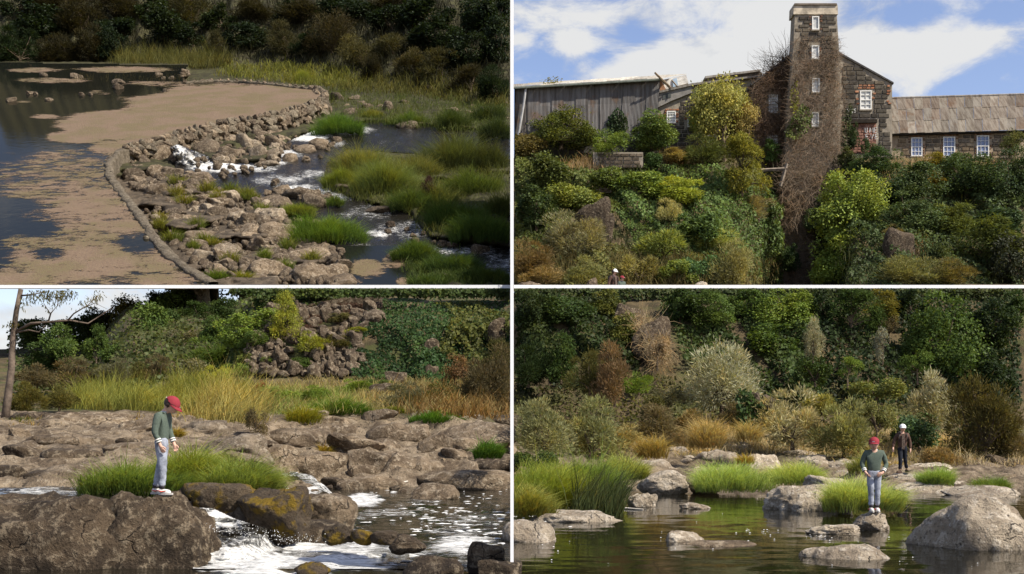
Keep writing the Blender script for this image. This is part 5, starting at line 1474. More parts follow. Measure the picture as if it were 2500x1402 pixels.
for i in range(len(path)):
    wv = 1 + .25 * vn(np.array([[i * .3, 0, 1]]))[0]
    for (u, v) in PR:
        jx = .13 * fbm(np.array([[i * .8, u * 4, v * 3]]), 4, 5)[0]
        V.append(path[i] + sidev[i] * (u * wv + jx) + up * (v + jx * .8))
V = np.array(V) - np.array(weir.location)
ob('cap', mesh('cap', V, grid_faces(len(PR), len(path)), M['weir_cap'], True), parent=weir)
cnt = 0
for i in range(0, len(path)):
    sx_ = path[i, 0] / path[i, 1] * F + 1250; sy_ = YH - path[i, 2] / path[i, 1] * F
    stony = sx_ > 300 and sy_ < 366
    dn = 1 if sidev[i][1] < 0 else -1       # the side of the wall that faces down the creek, towards us
    if sy_ < 222 and sx_ < 760:
        if i % 4: continue
        lay = [(random.uniform(-.15, .15), .08, .42)]
    elif stony:
        lay = [(random.uniform(-.1, .1), .14, .72)] if i % 3 == 0 else []
        if i % 2: lay += [(.45 * dn, random.uniform(-.6, -.2), random.uniform(.45, 1.05))]
        else: lay += [(.6 * dn, random.uniform(-1.4, -.8), random.uniform(.45, 1.1))]
    else:
        if i % 3: continue
        lay = [(.42, random.uniform(-.9, -.2), .5)]
    for (u, v, s) in lay:
        if cnt >= 295: break
        # the open downstream side is the one that faces down the creek
        p = path[i] + sidev[i] * u + up * v
        o = ob('stone', rock_me(random.choice(['block', 'lump', 'column']), random.choice(['weir_cap', 'rock', 'rock_far']) if stony else 'weir_cap'), Vector(p) - weir.location, (random.uniform(-.4, .4), random.uniform(-.4, .4), random.uniform(0, 6)), (s * random.uniform(.8, 1.4), s * random.uniform(.8, 1.2), s * random.uniform(.8, 1.3)), weir)
        cnt += 1

# ---- boulders below the weir
def trock(x0, y0, x1, y1, label, mat='rock', kind='block', **k):
    Y = ty((x0 + x1) / 2, y1 - (y1 - y0) * .25, -1.65)
    return rock(x0, y0, x1, y1, Y, label, mat, kind, .35, .9, 'boulder', 'boulder', **k)


for a in [
    (468, 334, 536, 388, 'big round dark boulder right of the spout', 'rock_far', 'round'),
    (365, 352, 424, 408, 'pale faced angular boulder left of the spout', 'rock', 'block'),
    (306, 366, 346, 414, 'upright dark boulder tucked under the bend of the weir', 'rock_far', 'block'),
    (335, 375, 372, 418, 'dark boulder in the shade under the weir', 'rock_far', 'block'),
    (355, 400, 400, 440, 'squarish boulder below the pale faced angular one', 'rock', 'block'),
    (395, 405, 450, 436, 'dark wet rock at the foot of the spout', 'rock_far', 'block'),
    (300, 408, 348, 446, 'dark tumbled rock under the bend of the weir', 'rock_far', 'block'),
    (430, 415, 522, 450, 'broad flat rock shelf beside the white water', 'rock', 'rough'),
    (510, 318, 562, 350, 'rounded rock high against the weir right of the big dark boulder', 'rock', 'block'),
    (575, 325, 625, 372, 'pale leaning slab in the boulder heap', 'rock_tan', 'block'),
    (535, 355, 590, 395, 'pale boulder at the water right of the big dark one', 'rock', 'block'),
    (520, 380, 580, 402, 'low pale rock at the edge of the white water', 'rock_tan', 'round'),
    (610, 315, 665, 350, 'round dark boulder on top of the boulder heap', 'rock_far', 'round'),
    (645, 330, 700, 368, 'grey boulder on the right shoulder of the heap', 'rock', 'block'),
    (600, 355, 650, 400, 'bright pale boulder in the middle of the heap', 'rock_tan', 'block'),
    (640, 362, 682, 394, 'small bright boulder on the right of the heap', 'rock_tan', 'block'),
    (610, 388, 682, 408, 'flat pale rock along the foot of the heap', 'rock_tan', 'round'),
    (675, 340, 702, 362, 'dark wet stone right of the heap', 'rock_dark', 'block'),
    (715, 348, 770, 378, 'brown boulder standing in the rapids', 'rock', 'round'),
    (752, 336, 800, 368, 'dark topped boulder in the rapids behind the brown one', 'rock', 'round'),
    (690, 372, 725, 398, 'small grey boulder at the near edge of the rapids', 'rock', 'round'),
    (712, 352, 745, 370, 'flat stone left of the brown boulder in the rapids', 'rock_dark', 'round'),
    (808, 332, 834, 348, 'small dark stone in mid rapids', 'rock_dark', 'round'),
    (965, 290, 1022, 318, 'smooth dark rock below the small upper fall', 'rock_far', 'round'),
    (1085, 262, 1160, 284, 'flat lit rock bank at the right of the upper creek', 'rock', 'rough'),
    (1030, 212, 1100, 236, 'dark broken rock outcrop in the bank at the right', 'rock_far', 'block'),
    (830, 262, 880, 290, 'dark blocky rock left of the small upper fall', 'rock_far', 'block'),
    (935, 246, 965, 285, 'upright dark rock in the middle of the bank', 'rock_far', 'block'),
    (860, 245, 900, 262, 'pale rock in the bank grass right of the weir end', 'rock', 'rough'),
    (805, 225, 850, 258, 'dark rock standing behind the weir\'s far end', 'rock_far', 'block'),
    (660, 448, 716, 478, 'knobbly brown rock island in the rapids', 'rock', 'rough'),
    (735, 470, 800, 512, 'dark sloping boulder with grass on it in the creek', 'rock_far', 'round'),
    (690, 455, 790, 490, 'low rocky ledge across the creek', 'rock_far', 'rough'),
    (610, 480, 660, 510, 'pale rock by the little blue puddle', 'rock', 'round'),
    (940, 606, 1000, 644, 'pale domed rock at the edge of the muddy side pool', 'rock', 'round'),
    (1150, 595, 1198, 620, 'dark pointed rock in the lower creek', 'rock_dark', 'block'),
    (890, 500, 960, 520, 'dark flat rock lying in the creek', 'rock_dark', 'round'),
    (500, 500, 600, 548, 'large pale hollowed rock in the middle of the rock field', 'rock', 'rough'),
    (405, 520, 480, 566, 'large flat grey slab left in the rock field', 'rock', 'rough'),
    (560, 540, 640, 600, 'big domed grey rock in the rock field', 'rock', 'round'),
    (440, 560, 530, 600, 'rounded grey slab below the flat grey one', 'rock', 'round'),
    (470, 608, 530, 640, 'pale squared rock near the weir in the lower rock field', 'rock_tan', 'block'),
    (520, 605, 590, 660, 'dark hollow sided rock low in the rock field', 'rock', 'block'),
    (620, 540, 740, 600, 'broad brown bedrock hump right of the rock field', 'rock', 'rough'),
    (660, 590, 830, 660, 'wide furrowed bedrock slope at the lower right of the rock field', 'rock', 'rough'),
    (700, 640, 850, 700, 'pale furrowed bedrock at the bottom of the rock field', 'rock', 'rough'),
    (600, 630, 720, 690, 'dark bedrock lump at the bottom of the rock field', 'rock', 'rough'),
    (760, 660, 880, 715, 'bedrock edge beside the muddy side pool', 'rock', 'rough'),
]:
    trock(*a)
ANCH_W = [('spout', 440, 380), ('boulder heap', 620, 365), ('bend of the weir', 270, 410), ('broad flat rock shelf', 475, 435), ('knobbly rock island', 690, 462), ('blue puddle', 655, 512), ('large pale hollowed rock', 550, 525), ('flat grey slab', 440, 545), ('big domed grey rock', 600, 570), ('pale squared rock', 500, 625), ('bedrock hump', 680, 570),
          ('bright green grass mound', 790, 560), ('furrowed bedrock slope', 740, 620), ('dark bedrock lump', 660, 660), ('muddy side pool', 920, 650), ('long straight stretch of the weir', 345, 530), ('foot of the weir wall', 470, 680), ('far end of the weir', 790, 235), ('small upper fall', 900, 285), ('cushion of green grass', 825, 305), ('brown boulder in the rapids', 740, 365)]
rg = np.random.default_rng(31)
for (poly, n, s0, s1, mats, base, grp) in [
    ([(310, 440), (420, 440), (640, 480), (830, 600), (840, 695), (540, 695), (420, 600), (350, 510)], 95, 26, 66, ['rock', 'rock', 'rock_tan', 'rock_far'], 'weathered rock', 'rocks of the field below the weir'),
    ([(300, 410), (420, 415), (520, 440), (440, 455), (320, 460)], 18, 18, 40, ['rock_far', 'rock'], 'dark tumbled rock', 'tumbled rocks under the weir'),
    ([(500, 335), (690, 310), (700, 360), (690, 400), (540, 400)], 26, 16, 40, ['rock', 'rock_tan'], 'pale heap boulder', 'boulders heaped below the weir'),
    ([(690, 290), (760, 262), (800, 262), (790, 300), (700, 315)], 16, 14, 30, ['rock_far', 'rock'], 'stone at the foot of the weir', 'stones at the weir foot'),
    ([(680, 330), (850, 320), (840, 400), (690, 400)], 12, 12, 26, ['rock_dark', 'rock'], 'wet stone in the rapids', 'wet stones of the rapids'),
    ([(640, 440), (830, 480), (800, 500), (640, 470)], 14, 14, 30, ['rock', 'rock_far'], 'stone of the creek ledge', 'stones of the creek ledge'),
    ([(800, 240), (1240, 250), (1240, 300), (1000, 280), (830, 290)], 20, 14, 34, ['rock_far', 'rock'], 'bank rock', 'rocks of the far creek bank'),
    ([(0, 185), (470, 180), (470, 230), (300, 232), (0, 262)], 16, 12, 34, ['rock_far'], 'weedy rock in the shallows', 'rocks in the weir pool'),
    ([(860, 530), (1050, 570), (1200, 640), (1000, 590)], 10, 12, 26, ['rock_dark'], 'dark stone of the lower creek', 'stones of the lower creek'),
]:
    its = []
    for (a, b) in scatter(poly, n, rg):
        s = random.uniform(s0, s1) * (1 if b < 480 else 1.1)
        its.append((rock(a - s / 2, b - s * .5, a + s / 2, b + 2, ty(a, b, 0.0 if 'pool' in grp else -1.6), None, random.choice(mats), random.choice(['block', 'rough', 'lump']), .4, .9, 'rock', yaw=random.uniform(0, 6), tilt=random.uniform(-.2, .2)), a, b, s))
    autolabel(its, base, 'rock', grp, ANCH_W)

# ---- brush of the far bank
def tp(cx, by, w, h, kind, col, label, cat='shrub', **k):
    plant(cx, by, w * 1.15, h * 1.1, td(cx, by), kind, col, label, cat, 'tree' if cat == 'tree' else 'shrub', **k)


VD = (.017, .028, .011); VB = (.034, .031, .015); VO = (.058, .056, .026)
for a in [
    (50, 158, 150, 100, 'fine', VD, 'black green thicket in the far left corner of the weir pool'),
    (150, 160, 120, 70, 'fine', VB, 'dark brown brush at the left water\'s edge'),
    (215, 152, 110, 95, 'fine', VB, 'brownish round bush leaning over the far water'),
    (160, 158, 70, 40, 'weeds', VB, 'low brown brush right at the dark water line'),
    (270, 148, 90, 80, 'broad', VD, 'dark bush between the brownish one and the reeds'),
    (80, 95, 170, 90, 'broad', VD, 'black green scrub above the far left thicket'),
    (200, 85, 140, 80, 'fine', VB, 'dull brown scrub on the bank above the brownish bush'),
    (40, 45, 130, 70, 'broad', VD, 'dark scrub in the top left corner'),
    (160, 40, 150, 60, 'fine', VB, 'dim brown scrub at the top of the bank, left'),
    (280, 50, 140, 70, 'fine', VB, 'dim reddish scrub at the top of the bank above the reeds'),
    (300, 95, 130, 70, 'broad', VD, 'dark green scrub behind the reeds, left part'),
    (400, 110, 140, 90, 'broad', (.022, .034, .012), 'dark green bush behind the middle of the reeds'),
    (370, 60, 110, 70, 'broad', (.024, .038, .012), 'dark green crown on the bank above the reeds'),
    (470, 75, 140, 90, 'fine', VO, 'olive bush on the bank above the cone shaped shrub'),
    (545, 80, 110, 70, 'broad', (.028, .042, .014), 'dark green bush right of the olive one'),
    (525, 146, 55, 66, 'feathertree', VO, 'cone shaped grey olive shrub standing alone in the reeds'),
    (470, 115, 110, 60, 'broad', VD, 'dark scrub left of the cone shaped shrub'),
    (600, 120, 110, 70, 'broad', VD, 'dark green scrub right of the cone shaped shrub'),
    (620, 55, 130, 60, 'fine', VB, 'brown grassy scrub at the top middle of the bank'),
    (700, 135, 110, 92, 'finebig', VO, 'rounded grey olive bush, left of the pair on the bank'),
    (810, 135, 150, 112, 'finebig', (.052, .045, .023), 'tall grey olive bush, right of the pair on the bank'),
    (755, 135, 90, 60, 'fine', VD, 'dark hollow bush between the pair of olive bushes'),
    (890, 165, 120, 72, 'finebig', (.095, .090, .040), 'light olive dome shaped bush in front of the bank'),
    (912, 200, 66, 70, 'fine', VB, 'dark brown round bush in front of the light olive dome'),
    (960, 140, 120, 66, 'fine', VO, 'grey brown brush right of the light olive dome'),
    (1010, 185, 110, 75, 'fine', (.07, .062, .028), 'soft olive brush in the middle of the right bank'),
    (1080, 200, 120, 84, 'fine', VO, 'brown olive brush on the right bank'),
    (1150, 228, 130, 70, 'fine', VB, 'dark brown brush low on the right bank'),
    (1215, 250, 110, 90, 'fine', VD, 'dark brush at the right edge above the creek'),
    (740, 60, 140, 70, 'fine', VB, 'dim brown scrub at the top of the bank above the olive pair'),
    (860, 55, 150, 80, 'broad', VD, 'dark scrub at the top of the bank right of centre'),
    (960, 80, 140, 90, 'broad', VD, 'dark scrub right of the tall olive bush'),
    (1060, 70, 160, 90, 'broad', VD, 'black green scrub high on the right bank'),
    (1160, 90, 160, 110, 'broad', VD, 'black thicket in the top right of the weir bank'),  # the view's darkened top right corner is put into near-black leaf colours
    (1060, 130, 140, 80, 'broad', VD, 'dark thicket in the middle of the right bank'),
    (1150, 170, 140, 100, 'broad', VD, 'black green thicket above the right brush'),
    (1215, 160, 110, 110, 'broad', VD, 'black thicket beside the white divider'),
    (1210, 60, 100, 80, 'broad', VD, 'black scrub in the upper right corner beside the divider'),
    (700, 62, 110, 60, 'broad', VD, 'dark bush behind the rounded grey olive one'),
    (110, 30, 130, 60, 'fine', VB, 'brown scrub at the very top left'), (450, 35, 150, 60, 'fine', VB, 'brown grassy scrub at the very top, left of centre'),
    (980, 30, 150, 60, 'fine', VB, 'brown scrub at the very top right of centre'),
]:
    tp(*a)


def tpts(poly, n, seed, h=-1.4):
    rg = np.random.default_rng(seed); out = []
    for (a, b) in scatter(poly, n, rg):
        Y = td(a, b, h); out.append(((a - 1250) / F * Y, Y, (YH - b) / F * Y))
    return out


sward('reed_bed', tpts([(285, 166), (510, 172), (560, 158), (520, 140), (420, 145), (280, 152)], 620, 41), 2.6, .06, (.12, .12, .035), 'yellow green reed bed on the far shore of the weir pool', per=10, bend=.3, jit=.8, side=-1)
sward('bank_grass', tpts([(540, 190), (800, 215), (880, 215), (860, 170), (680, 160), (560, 165)], 800, 42), 1.3, .09, (.16, .17, .035), 'yellow green bank grass behind the far arm of the weir', per=6, bend=.5, jit=.8, side=-1)
sward('bank_grass', tpts([(800, 225), (1040, 240), (1240, 270), (1240, 240), (1050, 190), (880, 190)], 900, 43), 1.4, .08, (.10, .10, .026), 'olive bank grass right of the weir', per=6, bend=.4, jit=.8, side=-1)
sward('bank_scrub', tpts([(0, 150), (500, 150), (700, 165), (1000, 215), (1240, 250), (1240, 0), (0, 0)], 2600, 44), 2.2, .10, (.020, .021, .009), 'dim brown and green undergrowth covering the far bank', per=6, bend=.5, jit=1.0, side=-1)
sward('shallow_reeds', tpts([(150, 205), (480, 200), (480, 185), (150, 190)], 90, 45, 0), .9, .05, (.05, .045, .018), 'thin dark reed stems standing in the far shallows', per=4, bend=.2, jit=.6, side=-1)
for a in [
    (825, 332, 120, 62, (.075, .135, .022), 'cushion of green grass overhanging the rapids below the weir end', 3600, .45),
    (740, 205, 70, 34, (.16, .19, .035), 'pale green tuft in the bank grass behind the weir', 1000, .6),
    (905, 292, 60, 34, (.15, .16, .03), 'mossy yellow green tuft left of the small upper fall', 900, .5),
    (1000, 306, 110, 36, (.075, .115, .022), 'green grass strip along the upper creek', 1500, .5),
    (1105, 318, 100, 56, (.045, .065, .016), 'dark rounded grass mound by the upper creek', 1800, .6),
    (1190, 300, 110, 50, (.032, .048, .014), 'dark grass bank at the right above the quiet water', 1600, .6),
    (1215, 345, 80, 60, (.03, .044, .014), 'dark grass mound at the right edge by the quiet water', 1500, .6),
    (830, 462, 80, 70, (.125, .155, .024), 'yellow green hummock at the left end of the grass island', 2400, .45),
    (880, 432, 130, 66, (.15, .165, .05), 'long pale reedy grass at the upper left of the grass island', 2600, .75),
    (940, 480, 170, 88, (.115, .145, .04), 'big tussock of long combed grass in the middle of the island', 4200, .6),
    (1020, 440, 130, 56, (.12, .125, .035), 'tall olive grass along the back of the island', 2200, .7),
    (1110, 420, 150, 78, (.075, .09, .028), 'tall dark reeds at the back right of the island', 3000, .8),
    (1200, 420, 100, 62, (.045, .055, .018), 'dark reeds at the right edge of the island', 1800, .8),
    (1060, 510, 110, 60, (.085, .10, .026), 'olive grass in the hollow of the island', 1800, .6),
    (1150, 480, 170, 70, (.075, .105, .022), 'green grass sward on the right of the island', 2800, .55),
    (1000, 520, 110, 60, (.06, .09, .022), 'shaded grass edge of the island over the creek', 1800, .6),
    (1120, 560, 150, 80, (.05, .085, .018), 'green grass shoulder of the island above the creek', 2800, .5),
    (1190, 600, 180, 84, (.05, .085, .018), 'large dark green grass mound at the lower right of the island', 4200, .5),
    (1230, 540, 90, 70, (.055, .07, .02), 'olive grass at the right edge below the sward', 1600, .6),
    (795, 598, 180, 84, (.095, .155, .024), 'bright green grass mound between the rock field and the creek', 4600, .42),
    (725, 532, 90, 42, (.135, .165, .028), 'smaller yellow green mound above the bright one', 1800, .45),
    (1010, 640, 150, 60, (.06, .095, .02), 'long green grass strip by the domed rock', 2600, .5),
    (1110, 670, 170, 60, (.045, .075, .018), 'dark green grass strip along the lower creek', 2800, .5),
    (1180, 700, 190, 60, (.04, .065, .016), 'dark grass at the bottom right corner of the creek', 2800, .5),
    (1040, 702, 130, 36, (.05, .08, .018), 'grass at the bottom edge right of the muddy side pool', 1600, .6),
    (818, 506, 40, 28, (.075, .115, .022), 'tuft growing on the dark sloping boulder', 600, .6),
    (590, 690, 90, 32, (.15, .17, .03), 'yellow green grass at the foot of the rock field', 1100, .6),
    (690, 668, 56, 36, (.085, .125, .022), 'green tuft in the bedrock slope', 700, .6),
    (645, 640, 30, 30, (.10, .14, .025), 'small green tuft beside the dark bedrock lump', 400, .7),
    (530, 692, 60, 30, (.075, .12, .02), 'green tuft against the foot of the weir wall', 700, .7),
]:
    mound(a[0], a[1], a[2], a[3], float(ty(a[0], a[1], -1.6)), (1.22 * a[4][0], 1.22 * a[4][1], 1.25 * a[4][2]), a[5], int(a[6] * 1.5), a[7], .036, .8, .5, back=.55)
tp(1052, 500, 56, 70, 'fine', (.055, .032, .028), 'purplish brown bush standing in the hollow of the grass island')
sward('island_grass', tpts([(800, 470), (840, 400), (1000, 390), (1240, 395), (1240, 600), (1060, 580), (1000, 520), (850, 485)], 1500, 46, -1.5), 1.0, .045, (.085, .10, .026), 'green grass covering the island between the creek arms', per=8, bend=.6, jit=.5, side=-1)
sward('bank_grass', tpts([(800, 218), (1240, 255), (1240, 330), (1010, 312), (880, 300), (800, 255)], 1300, 47, -1.5), 1.0, .045, (.085, .11, .026), 'short olive grass between the rocks right of the weir end', per=8, bend=.6, jit=.5, side=-1)
sward('bank_grass', tpts([(1000, 645), (1240, 690), (1240, 703), (1010, 703)], 260, 48, -1.5), .8, .04, (.07, .10, .024), 'dark grass along the bottom of the creek', per=9, bend=.6, jit=.4, side=-1)
rbp = scatter([(310, 430), (430, 440), (640, 480), (830, 600), (840, 695), (540, 695), (420, 600), (350, 510)], 620, np.random.default_rng(63)); rbp = np.concatenate([rbp, scatter([(300, 405), (420, 400), (520, 440), (700, 400), (690, 330), (760, 290), (500, 360)], 120, np.random.default_rng(64))])
rubble('rubble', [at(q[0], q[1], float(ty(q[0], q[1], -1.45))) for q in rbp], np.random.default_rng(2).uniform(.25, .75, len(rbp)), 'rock_far', 'loose dark stones filling the gaps of the rock field')
TF = [(415, 590), (430, 480), (530, 492), (610, 486), (560, 470), (505, 470), (480, 560), (500, 590), (520, 600), (470, 610), (640, 520), (600, 480), (390, 560), (450, 500), (760, 640), (700, 610), (560, 640), (430, 450), (540, 480), (390, 540)]
its = []
for i, (a, b) in enumerate(TF):
    o = mound(a, b, random.uniform(26, 52), random.uniform(18, 32), float(ty(a, b, -1.3)), random.choice([(.17, .18, .03), (.20, .19, .035), (.13, .16, .028)]), None, 260, .85, .045, .6, .3, name='grass_tuft')
    its.append((o, a, b, a % 37))
autolabel(its, 'yellow green grass tuft', 'grass tuft', 'grass tufts in the rock field', ANCH_W)

# ================================================================== THE UPPER RIGHT TERRACE: the old mill over the ivy bank
def rd(px, py):
    return 72.0 + (697 - py) * 0.048 + np.maximum(0, 88.2 - (72.0 + (697 - py) * 0.048)) * sst(150, 55, abs(px - 1950))


nx, ny = 220, 120
gx, gy = np.meshgrid(np.linspace(1253, 2590, nx), np.linspace(386, 712, ny))
YY = np.vectorize(rd)(gx, gy); YY = YY + .5 * fb2(gx * .02, gy * .02, 4, 8)
YY[-8:] = YY[-8:] - np.linspace(0, 12, 8)[:, None]
tag(ob('mill_hill', mesh('mill_hill', np.stack([(gx - 1250) / F * YY, YY, (YH - gy) / F * YY], -1).reshape(-1, 3), grid_faces(nx, ny)[:, ::-1], M['river_ground'], True, attrs={'rockness': 0 * gx.ravel()})),
    'steep earth bank under the mill', kind='structure')
gpx, gY = np.meshgrid(np.linspace(0.1, 34, 40), np.linspace(60.3, 75, 24))
gZ_ = np.interp(gY, [60, 64, 75], [6.0, 6.05, 8.1]) + .06 * fb2(gpx, gY, 3, 1)
tag(ob('mill_path', mesh('mill_path', np.stack([gpx, gY, gZ_], -1).reshape(-1, 3), grid_faces(40, 24), M['river_ground'], True, attrs={'rockness': 0 * gpx.ravel()})), 'trampled ground at the foot of the mill bank', kind='structure')

BY = 88.0
M['mortar'] = plain('mortar', (.25, .215, .165), .95, .1, .25, 3, .4)
M['mortar_tan'] = plain('mortar_tan', (.28, .22, .15), .95, .1, .3, 2, .4)
M['block'] = tinted('bluestone', .9, .15, .35, 5, .6, 14, .03)
M['brick'] = tinted('brick', .9, .15, .35, 6, .4, 20, .02)
M['iron'] = NT('corrugated_iron'); t = M['iron']; p = t.pos(); i = t.info()
c = t.mix(t.mr(t.noise(t.vmul(p, (6, 1, .5)), 1.0, 5, .65), .38, .68), i.outputs['Color'], t.mix(1.0, i.outputs['Color'], (.55, .50, .46), 'MULTIPLY'))
c = t.mix(t.math('MULTIPLY', t.mr(t.noise(p, .9, 5, .65), .55, .68), .5), c, (.16, .085, .04))
M['iron'] = t.done(t.bsdf(c, .75, .25, None))


def sub(o, Y0=None):
    L = o.location
    return lambda pts, Y: [at(a, b, Y) - L for a, b in pts]


# a stone block with a rough pillowed face, shared by all courses
bv = [(-.5, 0, -.5), (.5, 0, -.5), (.5, 0, .5), (-.5, 0, .5), (-.44, -1, -.40), (.45, -.9, -.42), (.43, -1, .41), (-.45, -.85, .40)]
bf = [(4, 5, 6, 7), (0, 1, 5, 4), (1, 2, 6, 5), (2, 3, 7, 6), (3, 0, 4, 7)]
BLK = {}
for k in ('block', 'brick'):
    me = bpy.data.meshes.new(k); me.from_pydata(bv, [], bf); me.update(); me.materials.append(M[k]); BLK[k] = me


def courses(parent, poly, Y, ch=10, w0=13, w1=27, holes=(), cols=((.072, .062, .048),), limit=300, kind='block', proud=.06):
    """lay blocks in courses over a facade outline, leaving the openings free"""
    ys = [p[1] for p in poly]; n = 0; y = max(ys)
    while y > min(ys):
        h = ch * random.uniform(.88, 1.12); x = min(p[0] for p in poly) - random.uniform(0, 10)
        while x < max(p[0] for p in poly):
            w = random.uniform(w0, w1)
            x0, x1 = x, x + w; x += w
            ok = in_poly([x0 + 2, x1 - 2, (x0 + x1) / 2], [y - h + 1, y - h + 1, y - 2], poly).all()
            for (a, b, c_, d) in holes:
                if x1 > a + 1 and x0 < c_ - 1 and y > b + 1 and y - h < d - 1:
                    if x0 < a - 5 and x1 > a: x1 = a
                    elif x1 > c_ + 5 and x0 < c_: x0 = c_
                    else: ok = False
            if ok and n < limit and x1 - x0 > 4:
                cc = random.choice(cols); f = random.uniform(.7, 1.35)
                ob(kind, BLK[kind], at((x0 + x1) / 2, y - h / 2, Y) - parent.location, (0, 0, 0), ((x1 - x0 - 1.6) / F * Y, proud * random.uniform(.6, 1.5), (h - 1.5) / F * Y), parent, tuple(min(1, q * f) for q in cc))
                n += 1
        y -= h
    return n


def window(parent, x0, y0, x1, y1, Y, cols=2, rows=4, glass='glass', sill=True):
    S = sub(parent); m = MB(); fw = 2.2; Yf = Y - .04
    q = lambda a, b, c_, d, dd=.10, yy=Yf: m.prism(S([(a, d), (c_, d), (c_, b), (a, b)], yy), dd)
    q(x0, y0, x0 + fw, y1); q(x1 - fw, y0, x1, y1); q(x0 + fw, y0, x1 - fw, y0 + fw); q(x0 + fw, y1 - fw, x1 - fw, y1)
    if rows > 1:
        ym = (y0 + y1) / 2; q(x0 + fw, ym - .9, x1 - fw, ym + .9, .10, Yf + .005)
        for k in range(1, rows):
            yy = y0 + (y1 - y0) * k / rows
            if abs(yy - ym) > 1: q(x0 + fw, yy - .45, x1 - fw, yy + .45, .06, Yf + .015)
        for k in range(1, cols):
            xx = x0 + (x1 - x0) * k / cols; q(xx - .45, y0 + fw, xx + .45, y1 - fw, .05, Yf + .021)
    w = m.build('window', M['white'], parent)
    m2 = MB(); m2.prism(S([(x0 + 1, y1 - 1), (x1 - 1, y1 - 1), (x1 - 1, y0 + 1), (x0 + 1, y0 + 1)], Yf + .075), .02)
    m2.build('pane', M[glass], w)
    if sill:
        m3 = MB(); m3.prism(S([(x0 - 2, y1 + 3), (x1 + 2, y1 + 3), (x1 + 2, y1 + .2), (x0 - 2, y1 + .2)], Y - .12), .2); m3.build('sill', M['mortar'], w)
    return w


M['glass_pale'] = NT('painted_pane'); t = M['glass_pale']; M['glass_pale'] = t.done(t.bsdf(t.mix(t.mr(t.noise(t.pos(), 3, 3), .4, .6), (.42, .42, .40), (.55, .55, .52)), .4, .4))
M['glass_blue'] = NT('sky_glass'); t = M['glass_blue']; M['glass_blue'] = t.done(t.bsdf((.16, .20, .32), .15, .6))
ORG = ((.27, .115, .058), (.22, .10, .055), (.30, .15, .085))
BLU = ((.070, .060, .045), (.085, .072, .054), (.058, .049, .038), (.10, .082, .058))
TAN = ((.21, .155, .095), (.17, .125, .078), (.13, .105, .075), (.235, .175, .105), (.10, .083, .060))

# ---- gabled mill house
mill = tag(ob('mill_house', None, at(2110, 385, BY)), 'gabled bluestone mill house behind the vine covered tower', 'mill')
S = sub(mill)
GP = [(1838, 400), (1838, 207), (1925, 150), (1985, 100), (2050, 135), (2178, 203), (2178, 384)][::1]
GPc = [(1838, 400), (2178, 384), (2178, 203), (2050, 133), (1985, 96), (1925, 148), (1838, 207)]
m = MB(); m.prism(S(GPc, BY), 12); m.build('wall', M['mortar'], mill)
m = MB(); m.prism(S([(1834, 209), (1985, 97), (2182, 205), (2182, 201), (1985, 91), (1834, 204)], BY - .12), 12.4); m.build('roof', plain('slate_edge', (.05, .046, .042), .8, .2, .3, 5), mill)
H_ = [(2094, 214, 2133, 272), (2062, 288, 2146, 372), (1868, 224, 1906, 282), (1866, 326, 1904, 356), (1912, 0, 2056, 700)]
courses(mill, GPc, BY, 11, 16, 30, H_, BLU, 295)
for (x0, y0, x1, y1) in [(2088, 218, 2098, 268), (2129, 218, 2140, 268), (2094, 206, 2134, 218)]:
    courses(mill, [(x0, y1), (x1, y1), (x1, y0), (x0, y0)], BY - .01, 6, 8, 12, (), ORG, 24, 'brick')
courses(mill, [(2164, 262), (2177, 262), (2177, 206), (2164, 206)], BY - .03, 6, 8, 13, (), ORG, 16, 'brick')
window(mill, 2100, 221, 2128, 267, BY - .05, 2, 4, 'glass_pale')
window(mill, 1877, 231, 1899, 275, BY - .05, 3, 4, 'glass_pale')
window(mill, 1873, 331, 1898, 352, BY - .05, 3, 2, 'glass_pale')
m = MB(); m.prism(S([(2066, 301), (2142, 299), (2142, 291), (2066, 291)], BY - .35), .5); m.build('lintel', plain('old_beam', (.03, .024, .018), .9, .1, .3, 4), mill)
m = MB(); m.prism(S([(2074, 374), (2139, 372), (2139, 301), (2074, 301)], BY - .10), .1); rp_ = m.build('infill', M['brick'], mill, color=(.22, .115, .082))
courses(mill, [(2076, 372), (2139, 372), (2139, 302), (2076, 302)], BY - .10, 7, 10, 13, (), ((.23, .12, .085), (.20, .10, .072), (.27, .15, .11)), 60, 'brick', .03)
# painted scrawl on the red infill and on the wall below the window
def scrawl(x, y, h, txt, Y, mat, nm):
    STR = {'A': [[(0, 1), (.4, 0), (.8, 1)], [(.2, .6), (.6, .6)]], 'M': [[(0, 1), (.1, 0), (.45, .6), (.8, 0), (.9, 1)]], 'E': [[(.6, 0), (0, 0), (0, 1), (.6, 1)], [(0, .5), (.5, .5)]], 'W': [[(0, 0), (.2, 1), (.45, .4), (.7, 1), (.9, 0)]], 'I': [[(0, 0), (0, 1)]], 'L': [[(0, 0), (0, 1), (.5, 1)]], 'U': [[(0, 0), (.05, 1), (.5, 1), (.55, 0)]], 'V': [[(0, 0), (.35, 1), (.7, 0)]], 'S': [[(.6, 0), (.1, .1), (.1, .4), (.55, .6), (.5, .95), (0, 1)]], 'D': [[(0, 0), (0, 1), (.5, .8), (.5, .2), (0, 0)]]}
    m = MB()
    for ch in txt:
        for st in STR[ch]:
            pts = [at(x + a * h * .8, y + b * h, Y) - mill.location for a, b in st]
            m.tube(pts, .03, 4)
        x += h * .95
    return m.build(nm, mat, mill)


scrawl(2112, 312, 12, 'UME', BY - .16, M['white'], 'graffiti'); scrawl(2114, 328, 12, 'EVE', BY - .16, M['white'], 'graffiti'); scrawl(2068, 266, 9, 'VWS', BY - .10, M['white'], 'graffiti')

